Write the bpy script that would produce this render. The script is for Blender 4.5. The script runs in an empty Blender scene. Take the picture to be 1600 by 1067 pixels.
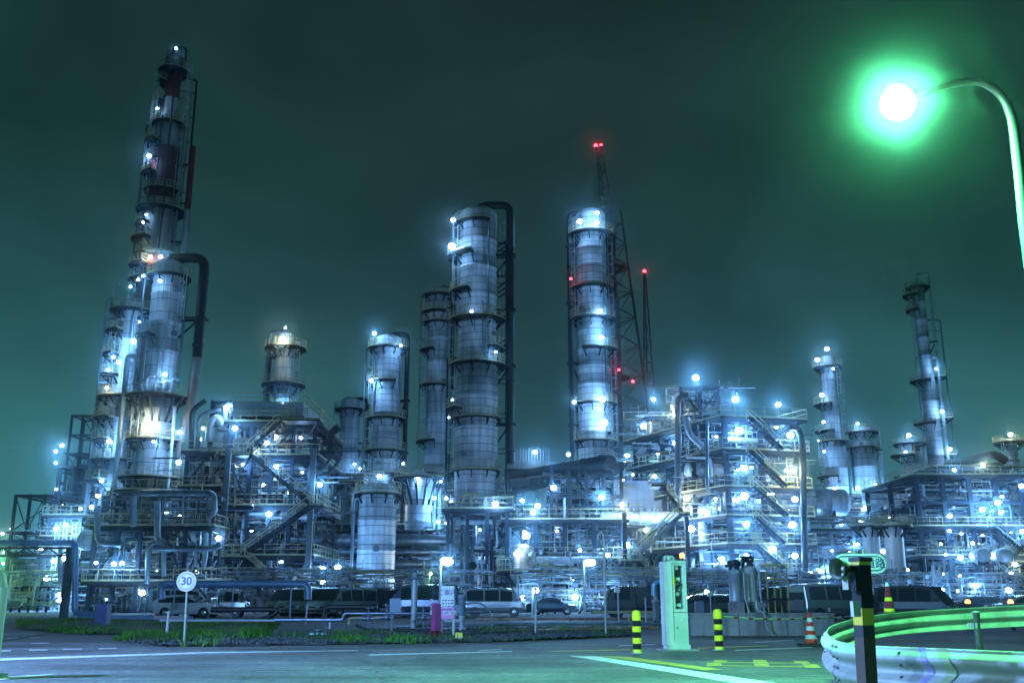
import bpy, math, random
from mathutils import Vector, Matrix, Euler

random.seed(7)
PI = math.pi
scene = bpy.context.scene
COL = scene.collection

# ------------------------------------------------------------------ camera model
F = 1556.0
H = 1.1
PITCH = math.radians(14.58)
cp, sp = math.cos(PITCH), math.sin(PITCH)


def D(px, py):
    xc = (px - 800) / F
    yc = (533.5 - py) / F
    return Vector((xc, cp - yc * sp, sp + yc * cp))


def P(px, py, Y):
    d = D(px, py)
    t = Y / d.y
    return Vector((d.x * t, Y, H + d.z * t))


def Z(py, Y):
    return P(800, py, Y).z


def G(px, py, z=0.0):
    d = D(px, py)
    t = (z - H) / d.z
    return Vector((d.x * t, d.y * t, z))


def S(Y, py=750):
    return Y / D(800, py).y / F


# ------------------------------------------------------------------ materials
def new_mat(name):
    m = bpy.data.materials.new(name)
    m.use_nodes = True
    nt = m.node_tree
    nt.nodes.clear()
    return m, nt.nodes, nt.links


def mat(name, col, rough=0.5, metal=0.0, var=0.35, scale=1.2, streak=0.0, bump=0.0, spec=0.5, col2=None, seam=None):
    m, N, L = new_mat(name)
    out = N.new('ShaderNodeOutputMaterial')
    b = N.new('ShaderNodeBsdfPrincipled')
    L.new(b.outputs[0], out.inputs[0])
    b.inputs['Roughness'].default_value = rough
    b.inputs['Metallic'].default_value = metal
    b.inputs['Specular IOR Level'].default_value = spec
    tc = N.new('ShaderNodeTexCoord')
    no = N.new('ShaderNodeTexNoise')
    no.inputs['Scale'].default_value = scale
    no.inputs['Detail'].default_value = 5
    no.inputs['Roughness'].default_value = 0.65
    L.new(tc.outputs['Object'], no.inputs['Vector'])
    rmp = N.new('ShaderNodeValToRGB')
    c2 = col2 or tuple(c * (1 - var) for c in col)
    rmp.color_ramp.elements[0].position = 0.32
    rmp.color_ramp.elements[1].position = 0.68
    rmp.color_ramp.elements[0].color = (*c2, 1)
    rmp.color_ramp.elements[1].color = (*col, 1)
    L.new(no.outputs['Fac'], rmp.inputs[0])
    colout = rmp.outputs[0]
    if streak > 0:
        mp = N.new('ShaderNodeMapping')
        mp.inputs['Scale'].default_value = (1.3, 1.3, 0.09)
        L.new(tc.outputs['Object'], mp.inputs[0])
        n2 = N.new('ShaderNodeTexNoise')
        n2.inputs['Scale'].default_value = 1.6
        n2.inputs['Detail'].default_value = 6
        L.new(mp.outputs[0], n2.inputs['Vector'])
        r2 = N.new('ShaderNodeValToRGB')
        r2.color_ramp.elements[0].position = 0.38
        r2.color_ramp.elements[1].position = 0.56
        r2.color_ramp.elements[0].color = (0.32, 0.27, 0.22, 1)
        r2.color_ramp.elements[1].color = (1, 1, 1, 1)
        L.new(n2.outputs['Fac'], r2.inputs[0])
        mx = N.new('ShaderNodeMix')
        mx.data_type = 'RGBA'
        mx.blend_type = 'MULTIPLY'
        mx.inputs['Factor'].default_value = streak
        L.new(colout, mx.inputs['A'])
        L.new(r2.outputs[0], mx.inputs['B'])
        colout = mx.outputs['Result']
    if seam:
        sx = N.new('ShaderNodeSeparateXYZ')
        L.new(tc.outputs['Object'], sx.inputs[0])
        at = N.new('ShaderNodeMath')
        at.operation = 'ARCTAN2'
        L.new(sx.outputs[1], at.inputs[0])
        L.new(sx.outputs[0], at.inputs[1])
        mu = N.new('ShaderNodeMath')
        mu.operation = 'MULTIPLY'
        mu.inputs[1].default_value = 4.0
        L.new(at.outputs[0], mu.inputs[0])
        cb = N.new('ShaderNodeCombineXYZ')
        L.new(mu.outputs[0], cb.inputs[0])
        L.new(sx.outputs[2], cb.inputs[1])
        br = N.new('ShaderNodeTexBrick')
        br.inputs['Scale'].default_value = 1.0
        br.inputs['Brick Width'].default_value = 8.37758
        br.inputs['Row Height'].default_value = seam
        br.inputs['Mortar Size'].default_value = 0.045
        br.inputs['Mortar Smooth'].default_value = 0.3
        br.inputs['Color1'].default_value = (1, 1, 1, 1)
        br.inputs['Color2'].default_value = (0.70, 0.72, 0.76, 1)
        br.inputs['Mortar'].default_value = (0.16, 0.17, 0.18, 1)
        L.new(cb.outputs[0], br.inputs['Vector'])
        mx = N.new('ShaderNodeMix')
        mx.data_type = 'RGBA'
        mx.blend_type = 'MULTIPLY'
        mx.inputs['Factor'].default_value = 1.0
        L.new(colout, mx.inputs['A'])
        L.new(br.outputs['Color'], mx.inputs['B'])
        colout = mx.outputs['Result']
    L.new(colout, b.inputs['Base Color'])
    if bump > 0:
        bp = N.new('ShaderNodeBump')
        bp.inputs['Strength'].default_value = bump
        bp.inputs['Distance'].default_value = 0.05
        n3 = N.new('ShaderNodeTexNoise')
        n3.inputs['Scale'].default_value = scale * 6
        n3.inputs['Detail'].default_value = 6
        L.new(tc.outputs['Object'], n3.inputs['Vector'])
        L.new(n3.outputs['Fac'], bp.inputs['Height'])
        L.new(bp.outputs[0], b.inputs['Normal'])
    return m


def emit(name, col, strength):
    m, N, L = new_mat(name)
    out = N.new('ShaderNodeOutputMaterial')
    e = N.new('ShaderNodeEmission')
    e.inputs[0].default_value = (*col, 1)
    e.inputs[1].default_value = strength
    L.new(e.outputs[0], out.inputs[0])
    m.cycles.emission_sampling = 'NONE'
    return m


M = {}
M['clad'] = mat('cladding', (0.46, 0.52, 0.56), 0.62, 0.0, 0.22, 0.35, streak=0.5, bump=0.15, seam=1.7, spec=0.35)
M['clad_fine'] = mat('cladding_fine', (0.50, 0.56, 0.60), 0.62, 0.0, 0.22, 0.35, streak=0.5, bump=0.15, seam=0.95, spec=0.35)
M['stack_red'] = mat('stack_red_paint', (0.17, 0.022, 0.022), 0.65, 0, 0.4, 0.5, streak=0.7, spec=0.3)
M['stack_white'] = mat('stack_white_paint', (0.30, 0.31, 0.31), 0.65, 0, 0.3, 0.5, streak=0.8, spec=0.3)
M['clad_dark'] = mat('cladding_dark', (0.20, 0.25, 0.26), 0.5, 0.15, 0.5, 0.5, streak=0.8, bump=0.15, seam=1.9)
M['red'] = mat('red_paint', (0.42, 0.035, 0.03), 0.5, 0, 0.35, 0.7, streak=0.5)
M['white'] = mat('white_paint', (0.68, 0.68, 0.66), 0.45, 0, 0.25, 0.8, streak=0.5)
M['steel'] = mat('blue_grey_steel', (0.010, 0.020, 0.040), 0.6, 0.1, 0.4, 0.9, spec=0.25)
M['steel_light'] = mat('grey_steel', (0.13, 0.155, 0.18), 0.45, 0.3, 0.4, 0.9, streak=0.5)
M['dark'] = mat('dark_steel', (0.010, 0.014, 0.019), 0.6, 0.1, 0.4, 0.9, spec=0.25)
M['rail'] = mat('khaki_rail_paint', (0.40, 0.35, 0.18), 0.5, 0.1, 0.35, 1.5)
M['rail_grey'] = mat('grey_rail_paint', (0.42, 0.45, 0.45), 0.5, 0.1, 0.35, 1.5)
M['galv'] = mat('galvanised_pipe', (0.20, 0.26, 0.32), 0.32, 0.6, 0.35, 0.8, streak=0.4)
M['pipe_w'] = mat('white_pipe', (0.38, 0.44, 0.49), 0.4, 0.15, 0.3, 0.8, streak=0.4)
M['pipe_d'] = mat('dark_pipe', (0.018, 0.024, 0.028), 0.45, 0.2, 0.4, 0.8, spec=0.3)
M['pipe_b'] = mat('blue_pipe', (0.13, 0.25, 0.40), 0.38, 0.2, 0.3, 0.8)
M['rust'] = mat('rusty_steel', (0.32, 0.22, 0.15), 0.7, 0.1, 0.4, 0.9, streak=0.9, col2=(0.16, 0.07, 0.035))
M['rust_pipe'] = mat('rust_stained_pipe', (0.13, 0.13, 0.13), 0.55, 0.2, 0.4, 0.35, col2=(0.12, 0.055, 0.03))
M['tank_green'] = mat('pale_tank', (0.60, 0.66, 0.60), 0.45, 0.0, 0.3, 0.9, streak=0.9)
M['concrete'] = mat('concrete', (0.30, 0.30, 0.29), 0.85, 0, 0.35, 1.2, streak=0.6, bump=0.3)
def asphalt():
    m, N, L = new_mat('asphalt')
    out = N.new('ShaderNodeOutputMaterial')
    b = N.new('ShaderNodeBsdfPrincipled')
    L.new(b.outputs[0], out.inputs[0])
    b.inputs['Roughness'].default_value = 0.72
    tc = N.new('ShaderNodeTexCoord')

    def noise(scale, detail, stretch=(1, 1, 1)):
        mp = N.new('ShaderNodeMapping')
        mp.inputs['Scale'].default_value = stretch
        n = N.new('ShaderNodeTexNoise')
        n.inputs['Scale'].default_value = scale
        n.inputs['Detail'].default_value = detail
        L.new(tc.outputs['Object'], mp.inputs[0])
        L.new(mp.outputs[0], n.inputs['Vector'])
        return n.outputs['Fac']

    def ramp(f, p0, p1, c0, c1):
        r = N.new('ShaderNodeValToRGB')
        r.color_ramp.elements[0].position = p0
        r.color_ramp.elements[1].position = p1
        r.color_ramp.elements[0].color = (c0, c0, c0, 1)
        r.color_ramp.elements[1].color = (c1, c1, c1, 1)
        L.new(f, r.inputs[0])
        return r.outputs[0]

    def mul(a, c):
        x = N.new('ShaderNodeMix')
        x.data_type = 'RGBA'
        x.blend_type = 'MULTIPLY'
        x.inputs['Factor'].default_value = 1
        L.new(a, x.inputs['A'])
        L.new(c, x.inputs['B'])
        return x.outputs['Result']
    c = ramp(noise(0.30, 6), 0.38, 0.62, 0.085, 0.185)
    c = mul(c, ramp(noise(0.9, 6, (0.25, 2.2, 1)), 0.38, 0.56, 0.62, 1.0))
    c = mul(c, ramp(noise(5.5, 5), 0.38, 0.62, 0.70, 1.15))
    c = mul(c, ramp(noise(26, 3), 0.3, 0.7, 0.55, 1.25))
    vo = N.new('ShaderNodeTexVoronoi')
    vo.feature = 'DISTANCE_TO_EDGE'
    vo.inputs['Scale'].default_value = 0.22
    wp = N.new('ShaderNodeTexNoise')
    wp.inputs['Scale'].default_value = 1.2
    wp.inputs['Detail'].default_value = 4
    L.new(tc.outputs['Object'], wp.inputs['Vector'])
    va = N.new('ShaderNodeVectorMath')
    va.operation = 'MULTIPLY_ADD'
    va.inputs[1].default_value = (1.6, 1.6, 0)
    L.new(wp.outputs['Color'], va.inputs[0])
    L.new(tc.outputs['Object'], va.inputs[2])
    L.new(va.outputs[0], vo.inputs['Vector'])
    c = mul(c, ramp(vo.outputs['Distance'], 0.0, 0.009, 0.30, 1.0))
    L.new(c, b.inputs['Base Color'])
    bp = N.new('ShaderNodeBump')
    bp.inputs['Strength'].default_value = 0.5
    bp.inputs['Distance'].default_value = 0.02
    L.new(noise(45, 4), bp.inputs['Height'])
    L.new(bp.outputs[0], b.inputs['Normal'])
    return m


M['asphalt'] = asphalt()
M['ground'] = mat('plant_ground', (0.09, 0.095, 0.09), 0.9, 0, 0.5, 0.15, bump=0.3)
M['gravel'] = mat('gravel_ground', (0.06, 0.065, 0.08), 0.9, 0, 0.6, 2.5, bump=0.8)
M['soil'] = mat('grass_soil', (0.022, 0.05, 0.010), 0.9, 0, 0.5, 1.5, bump=0.5)
M['grass'] = mat('grass_blade', (0.055, 0.19, 0.012), 0.65, 0, 0.75, 0.45, spec=0.2)
M['mark_w'] = mat('road_white', (0.72, 0.72, 0.70), 0.7, 0, 0.45, 3.0)
M['mark_y'] = mat('road_yellow', (0.60, 0.44, 0.06), 0.7, 0, 0.5, 3.0)
M['yellow'] = mat('yellow_paint', (0.75, 0.56, 0.03), 0.4, 0, 0.2, 3.0)
M['yellow_dull'] = mat('dull_yellow_paint', (0.28, 0.24, 0.04), 0.5, 0, 0.3, 3.0)
M['black'] = mat('black_paint', (0.015, 0.015, 0.017), 0.4, 0, 0.3, 3.0)
M['rubber'] = mat('rubber', (0.02, 0.02, 0.022), 0.8, 0, 0.3, 3.0)
M['glass'] = mat('dark_glass', (0.02, 0.03, 0.035), 0.05, 0, 0.1, 1.0, spec=0.8)
M['beige'] = mat('machine_paint', (0.56, 0.61, 0.59), 0.45, 0, 0.2, 2.2, streak=0.5)
M['guard'] = mat('guard_rail_paint', (0.36, 0.40, 0.37), 0.55, 0.1, 0.3, 2.5, streak=0.3)
M['purple'] = mat('purple_red_paint', (0.36, 0.06, 0.22), 0.45, 0, 0.3, 2.0, streak=0.3)
M['pink'] = mat('pink_paint', (0.62, 0.22, 0.50), 0.5, 0, 0.2, 2.0)
M['sign_white'] = mat('sign_white', (0.60, 0.60, 0.60), 0.4, 0, 0.08, 2.0)
M['sign_grey'] = mat('faded_sign_ring', (0.42, 0.34, 0.38), 0.4, 0, 0.15, 5.0)
M['sign_blue'] = mat('sign_blue', (0.02, 0.03, 0.25), 0.4, 0, 0.1, 2.0)
M['cone_red'] = mat('cone_red', (0.62, 0.05, 0.03), 0.45, 0, 0.2, 3.0)
M['cone_dark'] = mat('cone_faded_red', (0.16, 0.018, 0.035), 0.5, 0, 0.3, 3.0)
M['cloud_grey'] = mat('car_dark_grey', (0.11, 0.13, 0.13), 0.25, 0.4, 0.15, 1.0)
M['dark_sheet'] = mat('dark_blue_grey_sheet', (0.020, 0.028, 0.038), 0.6, 0.1, 0.45, 0.5, streak=0.6, spec=0.25)
M['horn'] = mat('dark_green_paint', (0.03, 0.08, 0.04), 0.5, 0, 0.3, 3.0)
M['dull_red'] = mat('haze_dimmed_red', (0.06, 0.010, 0.013), 0.7, 0, 0.3, 0.5)  # red darkened in the colour to stand in for fading through haze
M['dull_white'] = mat('haze_dimmed_white', (0.12, 0.12, 0.125), 0.7, 0, 0.3, 0.5)  # white dimmed in the colour for the same distant haze
M['arm'] = mat('lamp_arm_paint', (0.085, 0.12, 0.10), 0.35, 0.3, 0.15, 2.0)
M['post_rust'] = mat('rusty_post_paint', (0.030, 0.028, 0.022), 0.6, 0.1, 0.2, 5.0, col2=(0.09, 0.045, 0.02))
M['car_white'] = mat('car_white', (0.50, 0.53, 0.53), 0.25, 0.1, 0.12, 1.0)
M['car_silver'] = mat('car_silver', (0.30, 0.33, 0.34), 0.25, 0.5, 0.12, 1.0)
M['car_navy'] = mat('car_navy', (0.05, 0.08, 0.13), 0.22, 0.3, 0.15, 1.0)
M['chrome'] = mat('chrome', (0.6, 0.62, 0.64), 0.2, 0.9, 0.2, 3.0)
M['lens'] = mat('lens', (0.55, 0.57, 0.6), 0.15, 0.2, 0.1, 4.0)
M['tail'] = mat('tail_lens', (0.35, 0.02, 0.02), 0.2, 0, 0.1, 4.0)
M['navy_box'] = mat('navy_paint', (0.015, 0.03, 0.14), 0.5, 0, 0.3, 2.0)
M['shed'] = mat('blue_grey_sheet', (0.16, 0.22, 0.30), 0.5, 0.1, 0.3, 0.8, streak=0.5)
M['stripe_p'] = mat('stripe_purple', (0.24, 0.22, 0.42), 0.4, 0, 0.2, 4)
M['stripe_g'] = mat('stripe_green', (0.26, 0.36, 0.20), 0.4, 0, 0.2, 4)
LAMPCOL = (0.17, 0.47, 1.0)
M['lamp'] = emit('lamp_glow', (0.80, 0.90, 1.0), 30)
M['lamp_green'] = emit('street_lamp_glow', (0.62, 1.0, 0.74), 60)
M['lamp_red'] = emit('beacon_red', (1.0, 0.03, 0.05), 14)
M['lamp_orange'] = emit('beacon_orange', (1.0, 0.35, 0.12), 3)

# ------------------------------------------------------------------ mesh builder
UP = Vector((0, 0, 1))


def fillet(path, r, seg=4):
    path = [Vector(p) for p in path]
    if len(path) < 3 or r <= 0:
        return path
    out = [path[0]]
    for i in range(1, len(path) - 1):
        a, b, c = path[i - 1], path[i], path[i + 1]
        d1, d2 = a - b, c - b
        l1, l2 = d1.length, d2.length
        if l1 < 1e-5 or l2 < 1e-5:
            continue
        d1 /= l1
        d2 /= l2
        if d1.dot(d2) < -0.999:
            out.append(b)
            continue
        q = min(r, l1 * 0.48, l2 * 0.48)
        s, e = b + d1 * q, b + d2 * q
        for k in range(seg + 1):
            t = k / seg
            out.append(s * (1 - t) ** 2 + b * 2 * t * (1 - t) + e * t * t)
    out.append(path[-1])
    return out


class MB:
    def __init__(s):
        s.v, s.f, s.m, s.s = [], [], [], []

    def add(s, vs, fs, mat=0, smooth=False):
        o = len(s.v)
        s.v.extend(tuple(x) for x in vs)
        for f in fs:
            s.f.append([i + o for i in f])
            s.m.append(mat)
            s.s.append(smooth)

    def box(s, c, d, mat=0, rot=None):
        x, y, z = d[0] / 2, d[1] / 2, d[2] / 2
        vs = [Vector((i * x, j * y, k * z)) for k in (-1, 1) for j in (-1, 1) for i in (-1, 1)]
        if rot is not None:
            vs = [rot @ q for q in vs]
        c = Vector(c)
        s.add([q + c for q in vs], [(0, 2, 3, 1), (4, 5, 7, 6), (0, 1, 5, 4), (2, 6, 7, 3), (0, 4, 6, 2), (1, 3, 7, 5)], mat)

    def beam(s, a, b, w, h=None, mat=0):
        a, b = Vector(a), Vector(b)
        h = h or w
        d = b - a
        if d.length < 1e-6:
            return
        d.normalize()
        ref = UP if abs(d.z) < 0.95 else Vector((0, 1, 0))
        x = d.cross(ref).normalized() * (w / 2)
        y = x.cross(d).normalized() * (h / 2)
        vs = [a - x - y, a + x - y, a + x + y, a - x + y, b - x - y, b + x - y, b + x + y, b - x + y]
        s.add(vs, [(0, 3, 2, 1), (4, 5, 6, 7), (0, 1, 5, 4), (1, 2, 6, 5), (2, 3, 7, 6), (3, 0, 4, 7)], mat)

    def hbeam(s, a, b, w, h, t, mat=0):
        """I-section: two flanges and a web"""
        a, b = Vector(a), Vector(b)
        d = (b - a).normalized()
        ref = UP if abs(d.z) < 0.95 else Vector((0, 1, 0))
        x = d.cross(ref).normalized()
        y = x.cross(d).normalized()
        for k in (-1, 1):
            o = y * (k * (h / 2 - t / 2))
            s.beam(a + o, b + o, w, t, mat)
        s.beam(a, b, t, h - 2 * t, mat)

    def tube(s, path, r, n=8, mat=0, caps=True, fil=0, seg=4):
        path = fillet(path, fil, seg) if fil else [Vector(p) for p in path]
        rs = r if isinstance(r, (list, tuple)) else [r] * len(path)
        k = len(path)
        t0 = (path[1] - path[0]).normalized()
        ref = UP if abs(t0.z) < 0.95 else Vector((1, 0, 0))
        x = t0.cross(ref).normalized()
        vs = []
        prev = t0
        for i in range(k):
            if i == 0:
                t = t0
            elif i == k - 1:
                t = (path[i] - path[i - 1]).normalized()
            else:
                t = ((path[i] - path[i - 1]).normalized() + (path[i + 1] - path[i]).normalized())
                t = t.normalized() if t.length > 1e-6 else prev
            x = (x - t * x.dot(t))
            x = x.normalized() if x.length > 1e-6 else t.cross(Vector((1, 0, 0))).normalized()
            y = t.cross(x)
            for j in range(n):
                a = 2 * PI * j / n
                vs.append(path[i] + (x * math.cos(a) + y * math.sin(a)) * rs[i])
            prev = t
        fs = []
        for i in range(k - 1):
            for j in range(n):
                a, b = i * n + j, i * n + (j + 1) % n
                fs.append((a, b, b + n, a + n))
        s.add(vs, fs, mat, True)
        if caps:
            s.add(vs[:n], [tuple(reversed(range(n)))], mat)
            s.add(vs[-n:], [tuple(range(n))], mat)

    def lathe(s, prof, n=32, c=(0, 0, 0), mat=0, R=None, smooth=True):
        """prof: (r, z) or (r, z, mat)"""
        c = Vector(c)
        vs, fs, ms = [], [], []
        for p in prof:
            for j in range(n):
                a = 2 * PI * j / n
                q = Vector((p[0] * math.cos(a), p[0] * math.sin(a), p[1]))
                if R is not None:
                    q = R @ q
                vs.append(q + c)
        o = len(s.v)
        s.v.extend(tuple(x) for x in vs)
        for i in range(len(prof) - 1):
            mm = prof[i][2] if len(prof[i]) > 2 else mat
            flat = abs(prof[i][1] - prof[i + 1][1]) < 1e-4
            for j in range(n):
                a, b = i * n + j, i * n + (j + 1) % n
                s.f.append([o + a, o + b, o + b + n, o + a + n])
                s.m.append(mm)
                s.s.append(smooth and not flat)
        for i, rv in ((0, True), (len(prof) - 1, False)):
            if prof[i][0] > 1e-4:
                ids = [o + i * n + j for j in range(n)]
                s.f.append(ids[::-1] if rv else ids)
                s.m.append(prof[min(i, len(prof) - 2)][2] if len(prof[i]) > 2 else mat)
                s.s.append(False)

    def sector(s, c, r0, r1, z0, z1, a0, a1, n=16, mat=0):
        c = Vector(c)
        vs = []
        for i in range(n + 1):
            a = a0 + (a1 - a0) * i / n
            ca, sa = math.cos(a), math.sin(a)
            for r, z in ((r0, z0), (r1, z0), (r1, z1), (r0, z1)):
                vs.append(c + Vector((r * ca, r * sa, z)))
        fs = []
        for i in range(n):
            for k in range(4):
                a, b = i * 4 + k, i * 4 + (k + 1) % 4
                fs.append((a, b, b + 4, a + 4))
        fs.append((3, 2, 1, 0))
        e = n * 4
        fs.append((e, e + 1, e + 2, e + 3))
        s.add(vs, fs, mat)

    def sphere(s, c, r, n=10, m=7, mat=0, sc=(1, 1, 1)):
        c = Vector(c)
        vs = [c + Vector((0, 0, -r * sc[2]))]
        for i in range(1, m):
            p = -PI / 2 + PI * i / m
            for j in range(n):
                a = 2 * PI * j / n
                vs.append(c + Vector((r * sc[0] * math.cos(p) * math.cos(a), r * sc[1] * math.cos(p) * math.sin(a), r * sc[2] * math.sin(p))))
        vs.append(c + Vector((0, 0, r * sc[2])))
        fs = []
        for j in range(n):
            fs.append((0, 1 + (j + 1) % n, 1 + j))
        for i in range(m - 2):
            for j in range(n):
                a, b = 1 + i * n + j, 1 + i * n + (j + 1) % n
                fs.append((a, b, b + n, a + n))
        last = len(vs) - 1
        o = 1 + (m - 2) * n
        for j in range(n):
            fs.append((o + j, o + (j + 1) % n, last))
        s.add(vs, fs, mat, True)

    def prism(s, poly, o, ux, uy, depth, mat=0):
        """extrude a 2-D polygon (in the plane ux, uy at o) by the vector depth"""
        o, ux, uy, depth = Vector(o), Vector(ux), Vector(uy), Vector(depth)
        k = len(poly)
        a = [o + ux * p[0] + uy * p[1] for p in poly]
        b = [q + depth for q in a]
        fs = [tuple(range(k))[::-1], tuple(range(k, 2 * k))]
        for i in range(k):
            j = (i + 1) % k
            fs.append((i, j, j + k, i + k))
        s.add(a + b, fs, mat)

    def railing(s, pts, h=1.1, w=0.07, mat=0, step=1.6, closed=False):
        pts = [Vector(p) for p in pts]
        if closed:
            pts.append(pts[0])
        for a, b in zip(pts[:-1], pts[1:]):
            L = (b - a).length
            n = max(1, round(L / step))
            for i in range(n):
                q = a.lerp(b, i / n)
                s.beam(q, q + UP * h, w, w, mat)
            s.beam(a + UP * h, b + UP * h, w, w, mat)
            s.beam(a + UP * h * 0.55, b + UP * h * 0.55, w * 0.8, w * 0.8, mat)
            s.beam(a + UP * 0.1, b + UP * 0.1, 0.02, 0.15, mat)
        s.beam(pts[-1], pts[-1] + UP * h, w, w, mat)

    def build(s, name, mats, parent=None, origin=None):
        me = bpy.data.meshes.new(name)
        if origin is not None:
            ox, oy, oz = origin
            vv = [(x - ox, y - oy, z - oz) for x, y, z in s.v]
        else:
            vv = s.v
        me.from_pydata(vv, [], s.f)
        if not isinstance(mats, (list, tuple)):
            mats = [mats]
        for m in mats:
            me.materials.append(M[m] if isinstance(m, str) else m)
        me.polygons.foreach_set('material_index', s.m)
        me.polygons.foreach_set('use_smooth', s.s)
        me.update()
        o = bpy.data.objects.new(name, me)
        COL.objects.link(o)
        if parent is not None:
            o.parent = parent
        if origin is not None:
            o.location = origin
        return o


def tag(o, label, cat=None, group=None):
    o['label'] = label
    if cat:
        o['category'] = cat
    if group:
        o['group'] = group
    return o


def thing(name, label, cat, loc=(0, 0, 0), rz=0.0, group=None):
    o = bpy.data.objects.new(name, None)
    o.empty_display_size = 0.2
    COL.objects.link(o)
    o.location = loc
    o.rotation_euler = (0, 0, rz)
    return tag(o, label, cat, group)


def struct(o, kind='structure'):
    o['kind'] = kind
    return o


def copy_tree(o, parent=None):
    kids = [c for c in o.children]
    c = o.copy()
    COL.objects.link(c)
    c.parent = parent
    for k in kids:
        copy_tree(k, c)
    return c


ORD = ['lowest', 'second', 'third', 'fourth', 'fifth', 'sixth', 'seventh', 'eighth', 'ninth', 'tenth', 'eleventh', 'twelfth', 'thirteenth',
       'fourteenth', 'fifteenth', 'sixteenth', 'seventeenth', 'eighteenth', 'nineteenth', 'twentieth', 'twenty-first', 'twenty-second',
       'twenty-third', 'twenty-fourth', 'twenty-fifth', 'twenty-sixth', 'twenty-seventh', 'twenty-eighth', 'twenty-ninth', 'thirtieth',
       'thirty-first', 'thirty-second', 'thirty-third', 'thirty-fourth', 'thirty-fifth', 'thirty-sixth']

# ------------------------------------------------------------------ columns
def rad(a):
    return a * PI / 180


def pol(r, a, z=0.0):
    return Vector((r * math.cos(rad(a)), r * math.sin(rad(a)), z))


def radius_at(prof, z):
    for (r0, z0), (r1, z1) in zip(prof[:-1], prof[1:]):
        if z0 <= z <= z1:
            return r0 + (r1 - r0) * ((z - z0) / (z1 - z0) if z1 > z0 else 0)
    return prof[-1][0]


def platform(parent, r, z, a0, a1, over, mat='dark', rail='rail', rng=random):
    mb = MB()
    n = max(6, int((a1 - a0) / 12))
    mb.sector((0, 0, z), r * 0.98, r + over, -0.16, 0, rad(a0), rad(a1), n)
    k = max(2, int((a1 - a0) / 40))
    for i in range(k + 1):
        a = a0 + (a1 - a0) * (i + 0.02) / (k + 0.04)
        mb.beam(pol(r * 0.99, a, z - 0.9 - over * 0.3), pol(r + over * 0.9, a, z - 0.2), 0.12, 0.16)
        mb.beam(pol(r * 0.99, a, z - 0.24), pol(r + over, a, z - 0.24), 0.12, 0.2)
    p = mb.build('platform', mat, parent)
    rb = MB()
    pts = [pol(r + over - 0.05, a0 + (a1 - a0) * i / n, z) for i in range(n + 1)]
    if a1 - a0 < 359:
        pts = [pol(r * 1.0 + 0.1, a0, z)] + pts + [pol(r + 0.1, a1, z)]
    rb.railing(pts, 1.15, 0.055, 0, 1.5)
    rb.build('railing', rail, p)
    return p


def ladder(parent, r, a, z0, z1, mat='rail_grey', cage=True):
    mb = MB()
    base = pol(r + 0.25, a)
    tan = pol(1, a + 90)
    out = pol(1, a)
    for s in (-0.25, 0.25):
        mb.beam(base + tan * s + UP * z0, base + tan * s + UP * z1, 0.07, 0.07)
    z = z0 + 0.3
    while z < z1:
        mb.beam(base - tan * 0.25 + UP * z, base + tan * 0.25 + UP * z, 0.05, 0.05)
        z += 0.6
    if cage:
        z = z0 + 2.2
        hoop = [base + tan * (0.4 * math.cos(q)) + out * (0.1 + 0.65 * math.sin(q)) for q in (0, PI / 4, PI / 2, 3 * PI / 4, PI)]
        while z < z1 + 1:
            for q0, q1 in zip(hoop[:-1], hoop[1:]):
                mb.beam(q0 + UP * z, q1 + UP * z, 0.05, 0.07)
            z += 1.6
        for q in hoop[1:-1]:
            mb.beam(q + UP * (z0 + 2.2), q + UP * (z1 + 0.9), 0.05, 0.05)
    return mb.build('ladder', mat, parent)


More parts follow.
